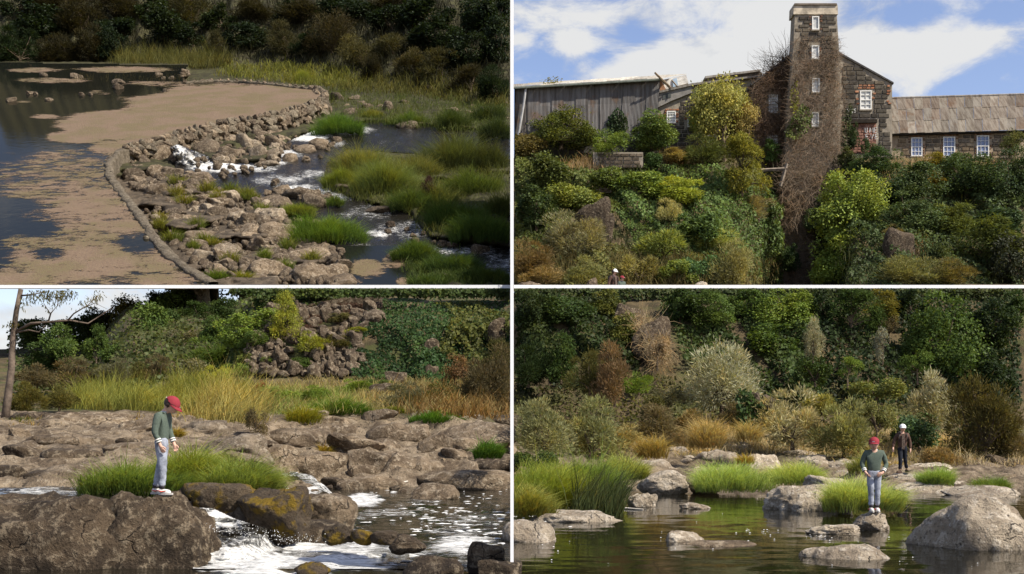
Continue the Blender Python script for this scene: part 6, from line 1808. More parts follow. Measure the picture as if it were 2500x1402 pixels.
# ---- the tower
TYF = 86.8
tow = tag(ob('mill_tower', None, at(1950, 692, TYF)), 'tall narrow bluestone tower with four slit windows, cloaked in dead vine', 'tower')
S = sub(tow)
TP = [(1914, 698), (1986, 698), (1986, 470), (2052, 440), (2052, 290), (2049, 130), (2043, 34), (1941, 34), (1935, 150), (1924, 260), (1916, 420)]
m = MB(); m.prism(S(TP, TYF), 1.25); m.build('wall', M['mortar'], tow)
WN = [(1983, 40, 2000, 72), (1982, 111, 2000, 143), (1983, 191, 2001, 225), (1982, 274, 1999, 309)]
HO = [(a - 3, b - 3, c_ + 3, d + 3) for a, b, c_, d in WN]
courses(tow, [(1941, 200), (2049, 200), (2043, 34), (1942, 34)], TYF, 10, 14, 26, HO, BLU, 190)
courses(tow, [(1952, 697), (1986, 697), (1986, 560), (1966, 560)], TYF, 11, 14, 24, (), BLU, 40)
courses(tow, [(1974, 310), (2012, 310), (2012, 225), (1974, 225)], TYF, 10, 14, 22, HO, ((.14, .12, .09), (.11, .095, .07)), 30)
for (x0, y0, x1, y1) in [(1976, 110, 1983, 146), (2000, 110, 2007, 146), (1976, 190, 1983, 228), (2001, 190, 2008, 228), (1976, 38, 1983, 74), (2000, 38, 2007, 74)]:
    courses(tow, [(x0, y1), (x1, y1), (x1, y0), (x0, y0)], TYF - .02, 6, 6.5, 7, (), ((.16, .085, .05), (.13, .075, .05)), 8, 'brick')
for (a, b, c_, d) in WN:
    window(tow, a, b, c_, d, TYF - .06, 1, 1, 'glass_pale')
for (x0, x1, y0, y1) in [(1938, 2045, 12, 35), ]:
    m = MB(); m.prism(S([(x0 - 1, y1), (x1 + 1, y1), (x1, y0), (x0, y0)], TYF - .10), 1.4)
    m.build('parapet', plain('stained_render', (.42, .36, .27), .9, .15, .5, 1.6, .3), tow)
m = MB(); m.prism(S([(1939, 12), (2044, 12), (2043, 8), (1940, 8)], TYF - .2), 1.6); m.build('coping', plain('coping', (.16, .13, .10), .9, .1, .3, 3), tow)

# ---- long low right wing
wing = tag(ob('mill_wing', None, at(2330, 388, BY + .6)), 'long low stone wing with a rusty iron roof right of the gable', 'mill')
S = sub(wing); WY = BY + .6
m = MB(); m.prism(S([(2142, 400), (2560, 400), (2560, 318), (2142, 324)], WY), 6); m.build('wall', M['mortar_tan'], wing)
WW = [(2225, 336, 2252, 381), (2303, 334, 2332, 382), (2385, 331, 2415, 382)]
courses(wing, [(2180, 390), (2495, 390), (2495, 324), (2180, 326)], WY, 10, 14, 28, [(a - 7, b - 6, c_ + 7, d + 3) for a, b, c_, d in WW], TAN, 200)
for (a, b, c_, d) in WW:
    window(wing, a, b, c_, d, WY - .06, 3, 4, 'glass_blue')
    for (x0, x1) in [(a - 7, a), (c_, c_ + 7)]:
        courses(wing, [(x0, d), (x1, d), (x1, b), (x0, b)], WY - .02, 6, 6.5, 7, (), ((.20, .12, .07), (.16, .10, .065)), 9, 'brick', .05)
    courses(wing, [(a - 7, b), (c_ + 7, b), (c_ + 7, b - 6), (a - 7, b - 6)], WY - .02, 6, 6, 9, (), ((.20, .12, .07),), 6, 'brick', .05)


def sheet_roof(parent, e0, e1, r0, r1, Ye, Yr, n, rows, cols, name='roof_sheet', wave=.035, k=9):
    """corrugated sheets laid from the eave (e0, e1) up to the ridge (r0, r1)"""
    E0, E1, R0, R1 = at(*e0, Ye), at(*e1, Ye), at(*r0, Yr), at(*r1, Yr)
    nrm = (E1 - E0).cross(R0 - E0).normalized()
    if nrm.y > 0: nrm = -nrm
    for j in range(rows):
        for i in range(n):
            u0, u1 = i / n, (i + 1) / n; v0, v1 = j / rows - .01, (j + 1) / rows + .015
            m = MB(); nn = k * 2
            for a in range(nn + 1):
                u = u0 + (u1 - u0) * a / nn
                for v in (v0, v1):
                    p = E0.lerp(E1, u).lerp(R0.lerp(R1, u), v) + nrm * (wave * (1 if a % 2 else -1) * .5 + .03 * ((j + i) % 2) + .05 * (1 - v) - parent.get('lift', 0)) - parent.location
                    m.V.append(tuple(p))
            m.F = [(2 * a, 2 * a + 2, 2 * a + 3, 2 * a + 1) for a in range(nn)]
            c_ = random.choice(cols); f = random.uniform(.8, 1.2)
            m.build(name, M['iron'], parent, color=tuple(q * f for q in c_))


sheet_roof(wing, (2176, 327), (2520, 318), (2168, 241), (2520, 231), WY - .5, WY + 2.6, 17, 3, ((.30, .265, .21), (.26, .225, .175), (.33, .295, .24), (.23, .185, .14), (.28, .24, .19)))
m = MB(); m.tube([at(2178, 240, WY + 2.6) - wing.location, at(2520, 230, WY + 2.6) - wing.location], .09, 6); m.build('ridge', M['iron'], wing, color=(.25, .23, .2))
m = MB(); m.prism(S([(2180, 330), (2520, 321), (2520, 317), (2180, 326)], WY - .35), .3); m.build('gutter', plain('dark_gutter', (.035, .03, .026), .7, .2, .2, 4), wing)

# ---- left stone house with the rendered upper part
lh = tag(ob('stone_house', None, at(1700, 400, BY + 1)), 'low stone house with orange brick window surrounds left of the autumn tree', 'house')
S = sub(lh); LY = BY + 1
m = MB(); m.prism(S([(1590, 420), (1850, 420), (1850, 190), (1690, 205), (1604, 228), (1598, 290)], LY), 8); m.build('wall', M['mortar'], lh)
LW = [(1628, 271, 1650, 300), (1679, 287, 1700, 310), (1806, 264, 1825, 304), (1728, 328, 1751, 350)]
courses(lh, [(1598, 400), (1845, 400), (1845, 215), (1690, 232), (1640, 258), (1600, 284)], LY, 10, 14, 26, [(a - 8, b - 8, c_ + 8, d + 6) for a, b, c_, d in LW], BLU, 240)
for (a, b, c_, d) in LW:
    window(lh, a, b, c_, d, LY - .06, 3, 4, 'glass_pale')
    for (x0, y0, x1, y1) in [(a - 8, b, a, d), (c_, b, c_ + 8, d), (a - 8, b - 8, c_ + 8, b)]:
        courses(lh, [(x0, y1), (x1, y1), (x1, y0), (x0, y0)], LY - .02, 6, 7, 10, (), ORG, 14, 'brick', .05)
courses(lh, [(1598, 292), (1618, 292), (1634, 268), (1600, 282)], LY - .03, 6, 9, 12, (), ORG, 14, 'brick')
m = MB(); m.prism(S([(1603, 264), (1640, 246), (1690, 226), (1690, 207), (1604, 228)], LY - .25), .3); m.build('render', plain('grey_render', (.20, .185, .165), .9, .15, .3, 2, .3), lh)
m = MB(); m.prism(S([(1618, 243), (1638, 238), (1638, 226), (1618, 229)], LY - .28), .04); m.build('vent', plain('dark_vent', (.05, .055, .05), .6, .3, .2, 5), lh)
m = MB(); m.prism(S([(1602, 229), (1692, 208), (1850, 188), (1850, 184), (1690, 203), (1602, 224)], LY - .4), 8.4); m.build('roof', M['iron'], lh, color=(.22, .20, .17))
up_ = tag(ob('boarded_loft', None, at(1790, 205, LY + 3)), 'grey weatherboard loft with a sloping roof behind the autumn tree', 'loft')
S = sub(up_)
for k in range(6):
    y0 = 206 - k * 5; xa = 1726 if y0 > 192 else 1735 + (192 - y0) * 5
    m = MB(); m.prism(S([(xa, y0), (1862, y0), (1860, y0 - 4.6), (xa, y0 - 4.6)], LY + 3 - .03 * (k % 2)), .3); m.build('board', plain('weathered_board%d' % k if False else 'weathered_board', (.17, .15, .125), .9, .1, .35, 3), up_)
m = MB(); m.prism(S([(1722, 191), (1857, 174), (1858, 169), (1722, 186)], LY + 2.7), 5); m.build('roof', M['iron'], up_, color=(.30, .28, .24))

# ---- the tall iron shed
shed = tag(ob('iron_shed', None, at(1420, 340, BY + .2)), 'tall grey corrugated iron shed at the left of the mill', 'shed')
SY = BY + .2
TX = lambda x: np.interp(x, [1259, 1612], [213, 194])
n = 13
for i in range(n):
    x0 = 1230 + (1612 - 1230) * i / n; x1 = 1230 + (1612 - 1230) * (i + 1) / n
    if x1 < 1256: continue
    x0 = max(x0, 1256)
    for (ya, yb) in ((TX((x0 + x1) / 2), 262 - i * .8), (261 - i * .8, 345)):
        m = MB(); k = 18
        for a in range(k + 1):
            x = x0 + (x1 - x0) * a / k
            for v in (0, 1):
                yy = yb if v == 0 else (TX(x) if ya < 230 else ya)
                lean = max(0, (yy - 194) * .14) * (x - 1259) / 353 if x > 1500 else 0
                p = at(x - lean * .55, yy, SY + .035 * (1 if a % 2 else -1) * .5 + .05 * (i % 2) + (.02 if ya < 230 else .0)) - shed.location
                m.V.append(tuple(p))
        m.F = [(2 * a, 2 * a + 2, 2 * a + 3, 2 * a + 1) for a in range(k)]
        f = random.uniform(.72, 1.25)
        m.build('wall_sheet', M['iron'], shed, color=(.158 * f, .150 * f, .142 * f))
m = MB(); S = sub(shed); m.prism(S([(1256, 345), (1590, 400), (1608, 200), (1256, 216)], SY + .2), 9); m.build('frame', plain('shed_core', (.06, .055, .05), .9, .1, .2, 3), shed)
sheet_roof(shed, (1250, 214), (1614, 193), (1250, 206), (1676, 181), SY - .4, SY + 6, 11, 1, ((.40, .37, .30), (.34, .32, .27), (.30, .20, .13), (.42, .40, .34)))
m = MB(); m.tube([at(1250, 215, SY - .4) - shed.location, at(1614, 194, SY - .4) - shed.location], .09, 6); m.build('gutter', plain('gutter_green', (.22, .24, .20), .6, .3, .2, 4), shed)
m = MB(); m.prism(S([(1612, 222), (1640, 214), (1681, 203), (1675, 183), (1614, 196)], SY + 2.0), .3); m.build('gable', plain('flaking_white', (.55, .52, .46), .8, .2, .3, 3), shed)
m = MB(); m.prism(S([(1643, 213), (1656, 209), (1652, 190), (1642, 193)], SY + 1.9), .08); m.build('hatch', plain('pale_blue_paint', (.33, .42, .50), .6, .3, .1, 4), shed)
m = MB(); m.tube([at(1284, 214, SY - .25) - shed.location, at(1278, 260, SY - .25) - shed.location, at(1266, 330, SY - .25) - shed.location], .085, 7); m.build('downpipe', plain('pipe_grey', (.36, .35, .33), .5, .4, .15, 4), shed)
m = MB(); m.prism(S([(1611, 222), (1626, 218), (1614, 197), (1611, 197)], SY + 1.8), .2); m.build('brick_pier', M['brick'], shed, color=(.30, .16, .09))
m = MB(); m.tube([at(1599, 178, SY - 1), at(1636, 214, SY + .2)], [.07, .10], 6)
tag(m.build('pole', plain('old_pole', (.20, .15, .10), .9, .1, .3, 4)), 'weathered pole leaning out over the shed roof end', 'pole')
m = MB(); m.tube([at(1640, 196, SY + .3), at(1654, 212, SY + .1)], [.05, .05], 6)
tag(m.build('strut', bpy.data.materials['old_pole']), 'dark short strut propped beside the pale blue hatch', 'strut')

# ---- garden walls on the slope
for (x0, y0, x1, y1, lab) in [(1448, 410, 1570, 372, 'low dark stone terrace wall behind the small round tree'), (1455, 470, 1502, 418, 'bare brown retaining wall showing through the creeper')]:
    w_ = tag(ob('terrace_wall', None, at((x0 + x1) / 2, y0, rd(1500, y0))), lab, 'wall'); Yw = rd(1500, y0) - .8
    m = MB(); m.prism([p - w_.location for p in (at(x0, y0, Yw), at(x1, y0, Yw), at(x1, y1, Yw), at(x0, y1, Yw))], .6); m.build('wall', M['mortar'], w_)
    courses(w_, [(x0, y0), (x1, y0), (x1, y1), (x0, y1)], Yw, 9, 14, 26, (), ((.10, .078, .055), (.075, .058, .042)), 60)
rock(1405, 478, 1490, 580, rd(1450, 560) - 1.0, 'bare dark rock outcrop under the yellow creeper on the mill bank', 'rock_dark', 'block', .2, .6, 'boulder', 'rock', hero=801, yaw=0)
rock(1470, 520, 1500, 590, rd(1480, 580) - 1.0, 'narrow dark rock beside the bare outcrop', 'rock_dark', 'block', .2, .6, 'boulder', 'rock', yaw=0)
rock(2160, 555, 2240, 640, rd(2200, 640) - .3, 'brown rock showing between the scrub right of the bright creeper', 'rock_dark', 'block', .2, .6, 'boulder', 'rock', yaw=0)
rock(1695, 686, 1730, 712, 69, 'small pale round boulder at the foot of the mill bank', 'rock_pale', 'round', .3, .8, 'boulder', 'rock')
rock(1430, 676, 1462, 702, 68, 'small brown rock left of the two walkers', 'rock', 'rough', .3, .8, 'boulder', 'rock')
rock(1262, 686, 1330, 712, 66, 'low brown rock in the bottom left corner of the mill view', 'rock', 'rough', .3, .8, 'boulder', 'rock')
for (a, b, lab) in [((1850, 416), (1922, 412), 'broken grey beam lying level beside the tower'), ((1921, 400), (1905, 455), 'broken grey beam leaning against the tower')]:
    m = MB(); m.tube([at(*a, 85.8), at(*b, 85.8)], [.12, .11], 4); tag(m.build('beam', plain('grey_timber', (.22, .18, .14), .9, .1, .3, 4)), lab, 'beam')

# ---- vegetation of the mill bank
def rp2(cx, by, w, h, kind, col, label, cat='shrub', fwd=.6, **k):
    plant(cx, by, w * 1.22, h * 1.12, rd(cx, by) - fwd, kind, tuple(q * (1.95 if cx < 1900 else 1.7) for q in col), label, cat, 'tree' if cat == 'tree' else 'shrub', **k)  # leaf colours raised to give the bank its soft even light


for a in [
    (1370, 360, 170, 95, 'broadbig', (.055, .066, .017), 'broad olive tree in front of the iron shed', 'tree'),
    (1370, 300, 120, 100, 'airy', (.085, .088, .026), 'lighter upper crown of the tree before the iron shed', 'tree'),
    (1290, 385, 100, 80, 'broad', (.06, .05, .015), 'dark rusty shrub at the left edge below the shed', 'shrub'),
    (1425, 355, 60, 50, 'broad', DG, 'small dark shrub right of the olive tree', 'shrub'),
    (1590, 368, 155, 85, 'broadbig', (.062, .09, .026), 'wide glossy green shrub in front of the stone house', 'shrub'),
    (1488, 405, 92, 78, 'spread', (.08, .115, .028), 'small round headed green tree with dark stem', 'tree'),
    (1588, 408, 56, 44, 'broad', (.035, .06, .02), 'dark green bush on the terrace wall', 'shrub'),
    (1715, 400, 100, 66, 'fine', (.05, .06, .018), 'dark green bush under the small lower window', 'shrub'),
    (1640, 400, 90, 40, 'weeds', (.15, .12, .05), 'dry olive scrub left of the dark green bush', 'shrub'),
    (1768, 385, 165, 196, 'autumn', (.145, .145, .045), 'tall yellow autumn tree in front of the stone house', 'tree'),
    (1828, 365, 84, 120, 'autumn', (.17, .14, .05), 'orange tinted right side branches of the autumn tree', 'tree'),
    (1708, 345, 66, 120, 'autumn', (.15, .17, .04), 'green left side branch of the autumn tree', 'tree'),
    (1810, 480, 122, 135, 'feathertree', (.105, .105, .022), 'olive gold feathery wattle left of the tower', 'tree'),
    (1885, 400, 66, 56, 'broad', (.055, .09, .024), 'green bush at the left foot of the gable', 'shrub'),
    (1885, 340, 10, 8, 'broad', (.055, .09, .024), 'sprig before the lower left gable window', 'shrub'),
    (1660, 505, 122, 72, 'feather', (.16, .185, .032), 'bright yellow shrub in the middle of the mill bank', 'shrub'),
    (1630, 540, 60, 52, 'fine', (.19, .18, .075), 'pale grey green shrub under the bright yellow one', 'shrub'),
    (1560, 480, 150, 80, 'broad', (.085, .12, .028), 'leafy green shrub left of the bright yellow one', 'shrub'),
    (1480, 470, 110, 60, 'broad', (.065, .085, .022), 'green shrub beside the bare retaining wall', 'shrub'),
    (1330, 470, 150, 90, 'broad', (.05, .062, .018), 'dark leafy shrub at the left of the mill bank', 'shrub'),
    (1400, 510, 130, 80, 'broad', (.09, .11, .027), 'yellow green shrub above the bare outcrop', 'shrub'),
    (1310, 560, 130, 100, 'broad', (.03, .045, .015), 'dark shrub low at the left of the mill bank', 'shrub'),
    (1400, 630, 160, 115, 'finebig', (.125, .12, .068), 'wide grey brown feathery bush at the lower left of the mill bank', 'shrub'),
    (1290, 680, 110, 90, 'fine', (.095, .068, .03), 'rusty brown bush in the lower left corner', 'shrub'),
    (1420, 700, 110, 70, 'fine', (.09, .095, .04), 'olive bush behind the two walkers', 'shrub'),
    (1330, 700, 120, 60, 'fine', (.12, .09, .04), 'brown grassy scrub at the bottom left', 'shrub'),
    (1560, 690, 110, 80, 'weeds', (.13, .12, .045), 'dry olive weeds right of the boy walker', 'shrub'),
    (1620, 640, 150, 90, 'weeds', (.105, .125, .035), 'tangled green weeds in the lower middle of the bank', 'shrub'),
    (1700, 600, 150, 90, 'broad', (.045, .07, .022), 'dark ivy green shrub left of the dry cut creeper', 'shrub'),
    (1650, 695, 110, 66, 'low', (.10, .125, .03), 'green creeper heap at the bottom of the bank', 'shrub'),
    (1710, 690, 90, 80, 'low', (.045, .085, .03), 'glossy dark ivy heap at the bottom of the bank', 'shrub'),
    (1780, 700, 130, 120, 'finebig', (.13, .125, .055), 'grey tan rounded bush left of the tower foot', 'shrub'),
    (1760, 610, 110, 60, 'weeds', (.15, .165, .045), 'yellow green sprays above the grey tan bush', 'shrub'),
    (1870, 620, 100, 150, 'broad', (.07, .10, .035), 'hanging green creeper left of the tower base', 'shrub'),
    (1885, 690, 90, 90, 'broad', (.125, .165, .035), 'bright green creeper mound beside the tower foot', 'shrub'),
    (1850, 540, 110, 60, 'fine', (.12, .11, .065), 'bare twiggy scrub under the gold wattle', 'shrub'),
    (2078, 545, 170, 140, 'broadbig', (.135, .17, .038), 'bright lime creeper crown right of the tower, top', 'shrub'),
    (2075, 640, 185, 165, 'broadbig', (.125, .165, .036), 'bright lime leafy shrub right of the tower, middle', 'shrub'),
    (2055, 696, 170, 120, 'broadbig', (.12, .165, .035), 'green leafy shrub at the right foot of the tower', 'shrub'),
    (2125, 630, 80, 110, 'broad', (.085, .125, .045), 'ivy hanging on the right of the bright lime shrub', 'shrub'),
    (2135, 425, 112, 68, 'broadbig', (.035, .058, .02), 'dark green rounded bush before the red infill', 'shrub'),
    (2065, 420, 50, 60, 'broad', (.04, .05, .02), 'dark creeper between the tower and the rounded bush', 'shrub'),
    (2085, 360, 36, 66, 'broad', (.024, .038, .014), 'dark ivy hanging under the black lintel', 'shrub'),
    (2110, 372, 26, 34, 'broad', (.035, .055, .02), 'small sprig growing in front of the red infill', 'shrub'),
    (2280, 410, 66, 42, 'feather', (.125, .11, .02), 'yellow olive shrub under the wing windows', 'shrub'),
    (2230, 500, 160, 110, 'broadbig', (.034, .052, .02), 'dark green shrub mass below the dry grass', 'shrub'),
    (2360, 480, 160, 110, 'broadbig', (.036, .055, .02), 'dark green shrub mass under the right windows', 'shrub'),
    (2350, 410, 66, 44, 'broad', (.045, .066, .022), 'small dark shrub under the middle wing window', 'shrub'),
    (2290, 470, 60, 50, 'feather', (.135, .105, .02), 'orange tipped shrub among the dark shrub masses', 'shrub'),
    (2470, 500, 130, 130, 'broadbig', (.026, .042, .017), 'dark shrub mass at the right edge of the mill bank', 'shrub'),
    (2470, 390, 80, 80, 'airy', (.055, .062, .022), 'thin dark tree at the right end of the wing', 'tree'),
    (2220, 570, 150, 100, 'broadbig', (.045, .066, .024), 'rounded dark green shrub right of the lime shrub', 'shrub'),
    (2330, 580, 120, 90, 'feather', (.062, .075, .02), 'olive feathery shrub in the middle right of the bank', 'shrub'),
    (2410, 640, 160, 120, 'feather', (.058, .072, .02), 'large dark olive feathery shrub at the lower right', 'shrub'),
    (2420, 570, 130, 80, 'broad', (.03, .048, .018), 'dark leafy shrub above the large olive feathery one', 'shrub'),
    (2300, 650, 90, 80, 'broad', (.042, .055, .02), 'dark shrub left of the large olive feathery one', 'shrub'),
    (2475, 690, 110, 130, 'broad', (.018, .022, .011), 'black green shrub in the lower right corner', 'shrub'),
    (2230, 700, 190, 90, 'finebig', (.105, .108, .048), 'wide grey olive needle bush at the bottom right', 'shrub'),
    (2330, 705, 130, 66, 'fine', (.085, .076, .034), 'dark olive needle bush right of the wide one', 'shrub'),
    (2130, 700, 100, 50, 'weeds', (.14, .13, .045), 'dry green weeds right of the tower foot', 'shrub'),
    (2190, 590, 60, 50, 'weeds', (.14, .12, .05), 'dry scrub between the lime shrub and the dark ones', 'shrub'),
    (1980, 560, 40, 60, 'broad', (.05, .07, .025), 'ivy tuft at the notch of the tower', 'shrub'),
    (1935, 660, 50, 70, 'broad', (.03, .05, .018), 'dark ivy on the foot of the tower', 'shrub'),
]:
    f = 0.6
    if a[0] > 1915 and a[0] < 1990 and a[1] > 500: f = rd(a[0], a[1]) - 85.8
    elif 1995 < a[0] < 2150 and a[1] > 500: f = rd(a[0], a[1]) - 80.0
    rp2(*a[:7], cat=a[7], fwd=f)
for (nm, poly, n, L, col, lab, lump) in [
    ('ivy', [(1258, 380), (1420, 400), (1520, 450), (1480, 560), (1420, 480), (1380, 560), (1258, 640)], 8000, .20, (0.090, 0.112, 0.030), 'mixed dark and yellow creeper over the left of the mill bank', .8),
    ('ivy', [(1500, 400), (1760, 400), (1900, 470), (1910, 690), (1700, 640), (1560, 600), (1480, 480)], 14000, .19, (0.088, 0.136, 0.038), 'green ivy falling over the middle of the mill bank', .8),
    ('ivy', [(1400, 590), (1700, 600), (1900, 640), (1905, 702), (1380, 702)], 8000, .18, (0.121, 0.128, 0.043), 'low creeper and bramble at the foot of the mill bank', .8),
    ('ivy', [(2150, 400), (2492, 395), (2492, 702), (1990, 702), (1990, 480)], 16000, .19, (0.054, 0.078, 0.028), 'dark creeper between the shrubs right of the tower', .9)]:
    ivy(nm, poly, lambda a, b: rd(a, b) - .4, n, L, col, lab, 1, False, .5, lump=lump * 1.5, bare=-.95)
ivy('ivy', [(1488, 330), (1482, 300), (1496, 272), (1508, 262), (1530, 285), (1532, 310), (1518, 332)], lambda a, b: SY - .06, 900, .15, (.035, .06, .024), 'dark ivy patch climbing the iron shed wall', 1, False, .8, lump=.1)
ivy('ivy', [(1925, 300), (1960, 250), (1985, 275), (1975, 320), (1940, 340), (1918, 330)], lambda a, b: TYF - .5, 500, .17, (.085, .11, .028), 'green ivy still alive on the left of the tower', 1, False, .8, lump=.3)
ivy('ivy', [(1930, 215), (1945, 195), (1952, 240), (1940, 290), (1930, 260)], lambda a, b: TYF - .4, 160, .16, (.20, .20, .03), 'yellowing ivy strand high on the left of the tower', 1, False, .8, lump=.2)
ivy('ivy', [(2053, 300), (2075, 250), (2085, 265), (2070, 320), (2066, 400), (2050, 420)], lambda a, b: BY - .5, 420, .16, (.04, .055, .02), 'dark ivy strip between the tower and the gable window', 1, False, .8, lump=.2)
VC = (.185, .140, .100)
vines('dead_vine', [(1936, 150), (2050, 120), (2054, 300), (2060, 440), (2000, 480), (1990, 560), (1980, 690), (1912, 690), (1915, 420), (1925, 260)], lambda a, b: TYF - .10, 6500, .75, .028, VC, 'thick cloak of dead grey brown vine over the tower', 1, False, .45, .45, holes=WN)
vines('dead_vine', [(1938, 90), (1990, 90), (2046, 80), (2050, 150), (1936, 160)], lambda a, b: TYF - .05, 600, .6, .025, VC, 'thin dead vine creeping up the top of the tower', 1, False, .3, .2, holes=WN)
vines('dead_vine', [(1838, 210), (1920, 150), (1930, 130), (1930, 400), (1850, 395)], lambda a, b: BY - .08, 3800, .8, .032, (.11, .078, .055), 'dead vine covering the left half of the gable', 1, False, .35, .5, holes=[(1877, 231, 1899, 275), (1873, 331, 1898, 352)])
vines('dead_vine', [(1915, 420), (2052, 400), (2064, 440), (2000, 500), (1985, 480), (1925, 560), (1908, 470)], lambda a, b: TYF - .4, 1500, 1.2, .032, (.18, .14, .10), 'tangle of thick bare stems hanging from the middle of the tower', 1, False, .9, .6)
m_ = vines('dead_vine', [(1856, 190), (1880, 170), (1925, 132), (1930, 150), (1880, 190)], lambda a, b: BY + .5, 260, 1.6, .03, (.10, .075, .055), 'wild bare stems sticking up over the left roof edge', 1, False, -.7, .5)
for (a, b) in WN if False else []: pass


def rpts(poly, n, seed, fwd=.3):
    rg = np.random.default_rng(seed); out = []
    for (a, b) in scatter(poly, n, rg):
        Y = rd(a, b) - fwd; out.append(((a - 1250) / F * Y, Y, (YH - b) / F * Y))
    return out


sward('dry_grass', rpts([(2090, 402), (2200, 396), (2480, 398), (2480, 410), (2280, 420), (2190, 440), (2170, 480), (2150, 430)], 420, 51), .48, .03, (.42, .31, .17), 'tall straw coloured grass below the right wing', per=8, bend=.3, jit=.3, side=1)
sward('dry_grass', rpts([(1360, 420), (1460, 390), (1480, 410), (1420, 440)], 120, 52), .8, .04, (.36, .26, .14), 'dry straw grass left of the small round headed tree', per=8, bend=.4, jit=.3, side=1)
sward('dry_grass', rpts([(1600, 380), (1700, 370), (1760, 400), (1620, 410)], 120, 53), .7, .04, (.25, .18, .09), 'dry brown grass under the stone house', per=7, bend=.5, jit=.3, side=1)
sward('bank_grass', rpts([(1258, 702), (1910, 702), (1910, 640), (1258, 600)], 900, 54, .8), .8, .045, (.14, .12, .045), 'dry olive grass along the foot of the mill bank', per=6, bend=.5, jit=.4, side=1)
sward('bank_grass', rpts([(2180, 640), (2260, 640), (2280, 560), (2190, 540)], 120, 55), .9, .04, (.28, .21, .11), 'dry tan grass strip between the shrubs right of the lime shrub', per=8, bend=.4, jit=.3, side=1)
sward('undergrowth', rpts([(1258, 380), (2490, 400), (2490, 700), (1258, 700)], 2600, 56, .2), .7, .06, (.045, .055, .02), 'green undergrowth covering the mill bank', per=5, bend=.6, jit=.5, side=1)

# ================================================================== what parts the four places: white edge beams and a white pier
M['white_wall'] = plain('white_wall_paint', (.86, .86, .85), .7, .2, .03, 2)
def ledge(name, X0, X1, Y, label):
    z0 = (YH - 704) / F * Y; z1 = (YH - 696) / F * Y
    m = MB(); m.box((X0, Y, z0), (X1, Y + .35, z1)); return tag(m.build(name, M['white_wall']), label, kind='structure')
ledge('terrace_edge', -34, -.1, 74.2, 'white front edge of the upper left terrace')
ledge('terrace_edge', .1, 30, 60.0, 'white front edge of the upper right terrace')
def terrace_face(X0, X1, Y, drop):
    z1 = (YH - 704) / F * Y; m = MB(); m.box((X0, Y + .06, z1 - drop), (X1, Y + .30, z1)); return tag(m.build('terrace_face', M['river_ground']), 'dark earth face under the upper terrace edge', kind='structure')
ivy('ivy', [(1256, 702), (2495, 702), (2495, 722), (1256, 722)], lambda a, b: 59.95, 4200, .16, (.05, .07, .022), 'creeper fringe hanging just under the upper right terrace edge', 1, True, .6, lump=.1)
ivy('ivy', [(560, 702), (1247, 702), (1247, 716), (560, 716)], lambda a, b: 74.1, 2400, .2, (.05, .075, .022), 'creeper fringe hanging just under the upper left terrace edge', -1, True, .6, lump=.1)
ivy('ivy', [(1256, 702), (2495, 702), (2495, 730), (1256, 730)], lambda a, b: 56.8, 5200, .17, (.045, .062, .02), 'creeper along the crest of the pool cliff', 1, True, .5, lump=.3)
ivy('ivy', [(620, 702), (1247, 702), (1247, 722), (620, 722)], lambda a, b: 60.0, 2600, .18, (.05, .075, .022), 'creeper along the crest of the creek cliff', -1, True, .5, lump=.3)
terrace_face(-16.5, -.1, 74.2, 1.4); terrace_face(.1, 30, 60.0, .9)
m = MB(); m.box((-.079, 58.9, 6.4), (.079, 60.9, 20.6)); tag(m.build('divider_wall', M['white_wall']), 'white pier standing between the weir and the mill', kind='structure')
m = MB(); m.box((-.0187, 14.0, -2.6), (.0187, 15.0, 1.578)); tag(m.build('divider_wall', M['white_wall']), 'thin white pier standing between the creek and the pool', kind='structure')

# ================================================================== the people
M['skin'] = plain('skin', (.56, .34, .245), .6, .3, .06, 20)
M['hair'] = plain('dark_hair', (.030, .018, .012), .6, .3, .3, 40)
M['knit'] = plain('sage_knit', (.095, .120, .095), .95, .1, .12, 40, .3)
M['tee'] = plain('pale_blue_tee', (.36, .48, .52), .9, .1, .08, 10)
M['denim'] = plain('pale_denim', (.27, .29, .335), .9, .1, .35, 9, .3)
M['denim_dark'] = plain('black_denim', (.016, .018, .024), .9, .15, .2, 12, .2)
M['cap_red'] = plain('red_cap', (.235, .030, .040), .85, .15, .1, 20)
M['cap_white'] = plain('white_cap', (.78, .77, .73), .8, .2, .05, 20)
M['shoe'] = plain('white_leather', (.66, .63, .58), .6, .3, .1, 20)
M['shoe_red'] = plain('red_swoosh', (.62, .10, .055), .6, .3, .05, 20)
M['sole'] = plain('grey_rubber', (.40, .38, .35), .8, .2, .1, 20)
M['boot'] = plain('brown_boot', (.06, .035, .022), .7, .25, .2, 12)
M['jacket'] = plain('brown_jacket', (.082, .047, .034), .85, .2, .3, 14, .3)
M['shirt'] = plain('dark_check_shirt', (.10, .075, .06), .9, .1, .6, 30)
M['strap'] = plain('dark_strap', (.035, .032, .03), .8, .2, .1, 10)
M['stripe'] = plain('white_knit', (.78, .76, .72), .95, .1, .05, 20)
M['dark'] = plain('eye_dark', (.02, .014, .012), .5, .4, .05, 10)
M['lip'] = plain('lip', (.40, .16, .13), .6, .3, .05, 10)
M['sock'] = plain('dark_sock', (.05, .045, .05), .9, .1, .1, 10)


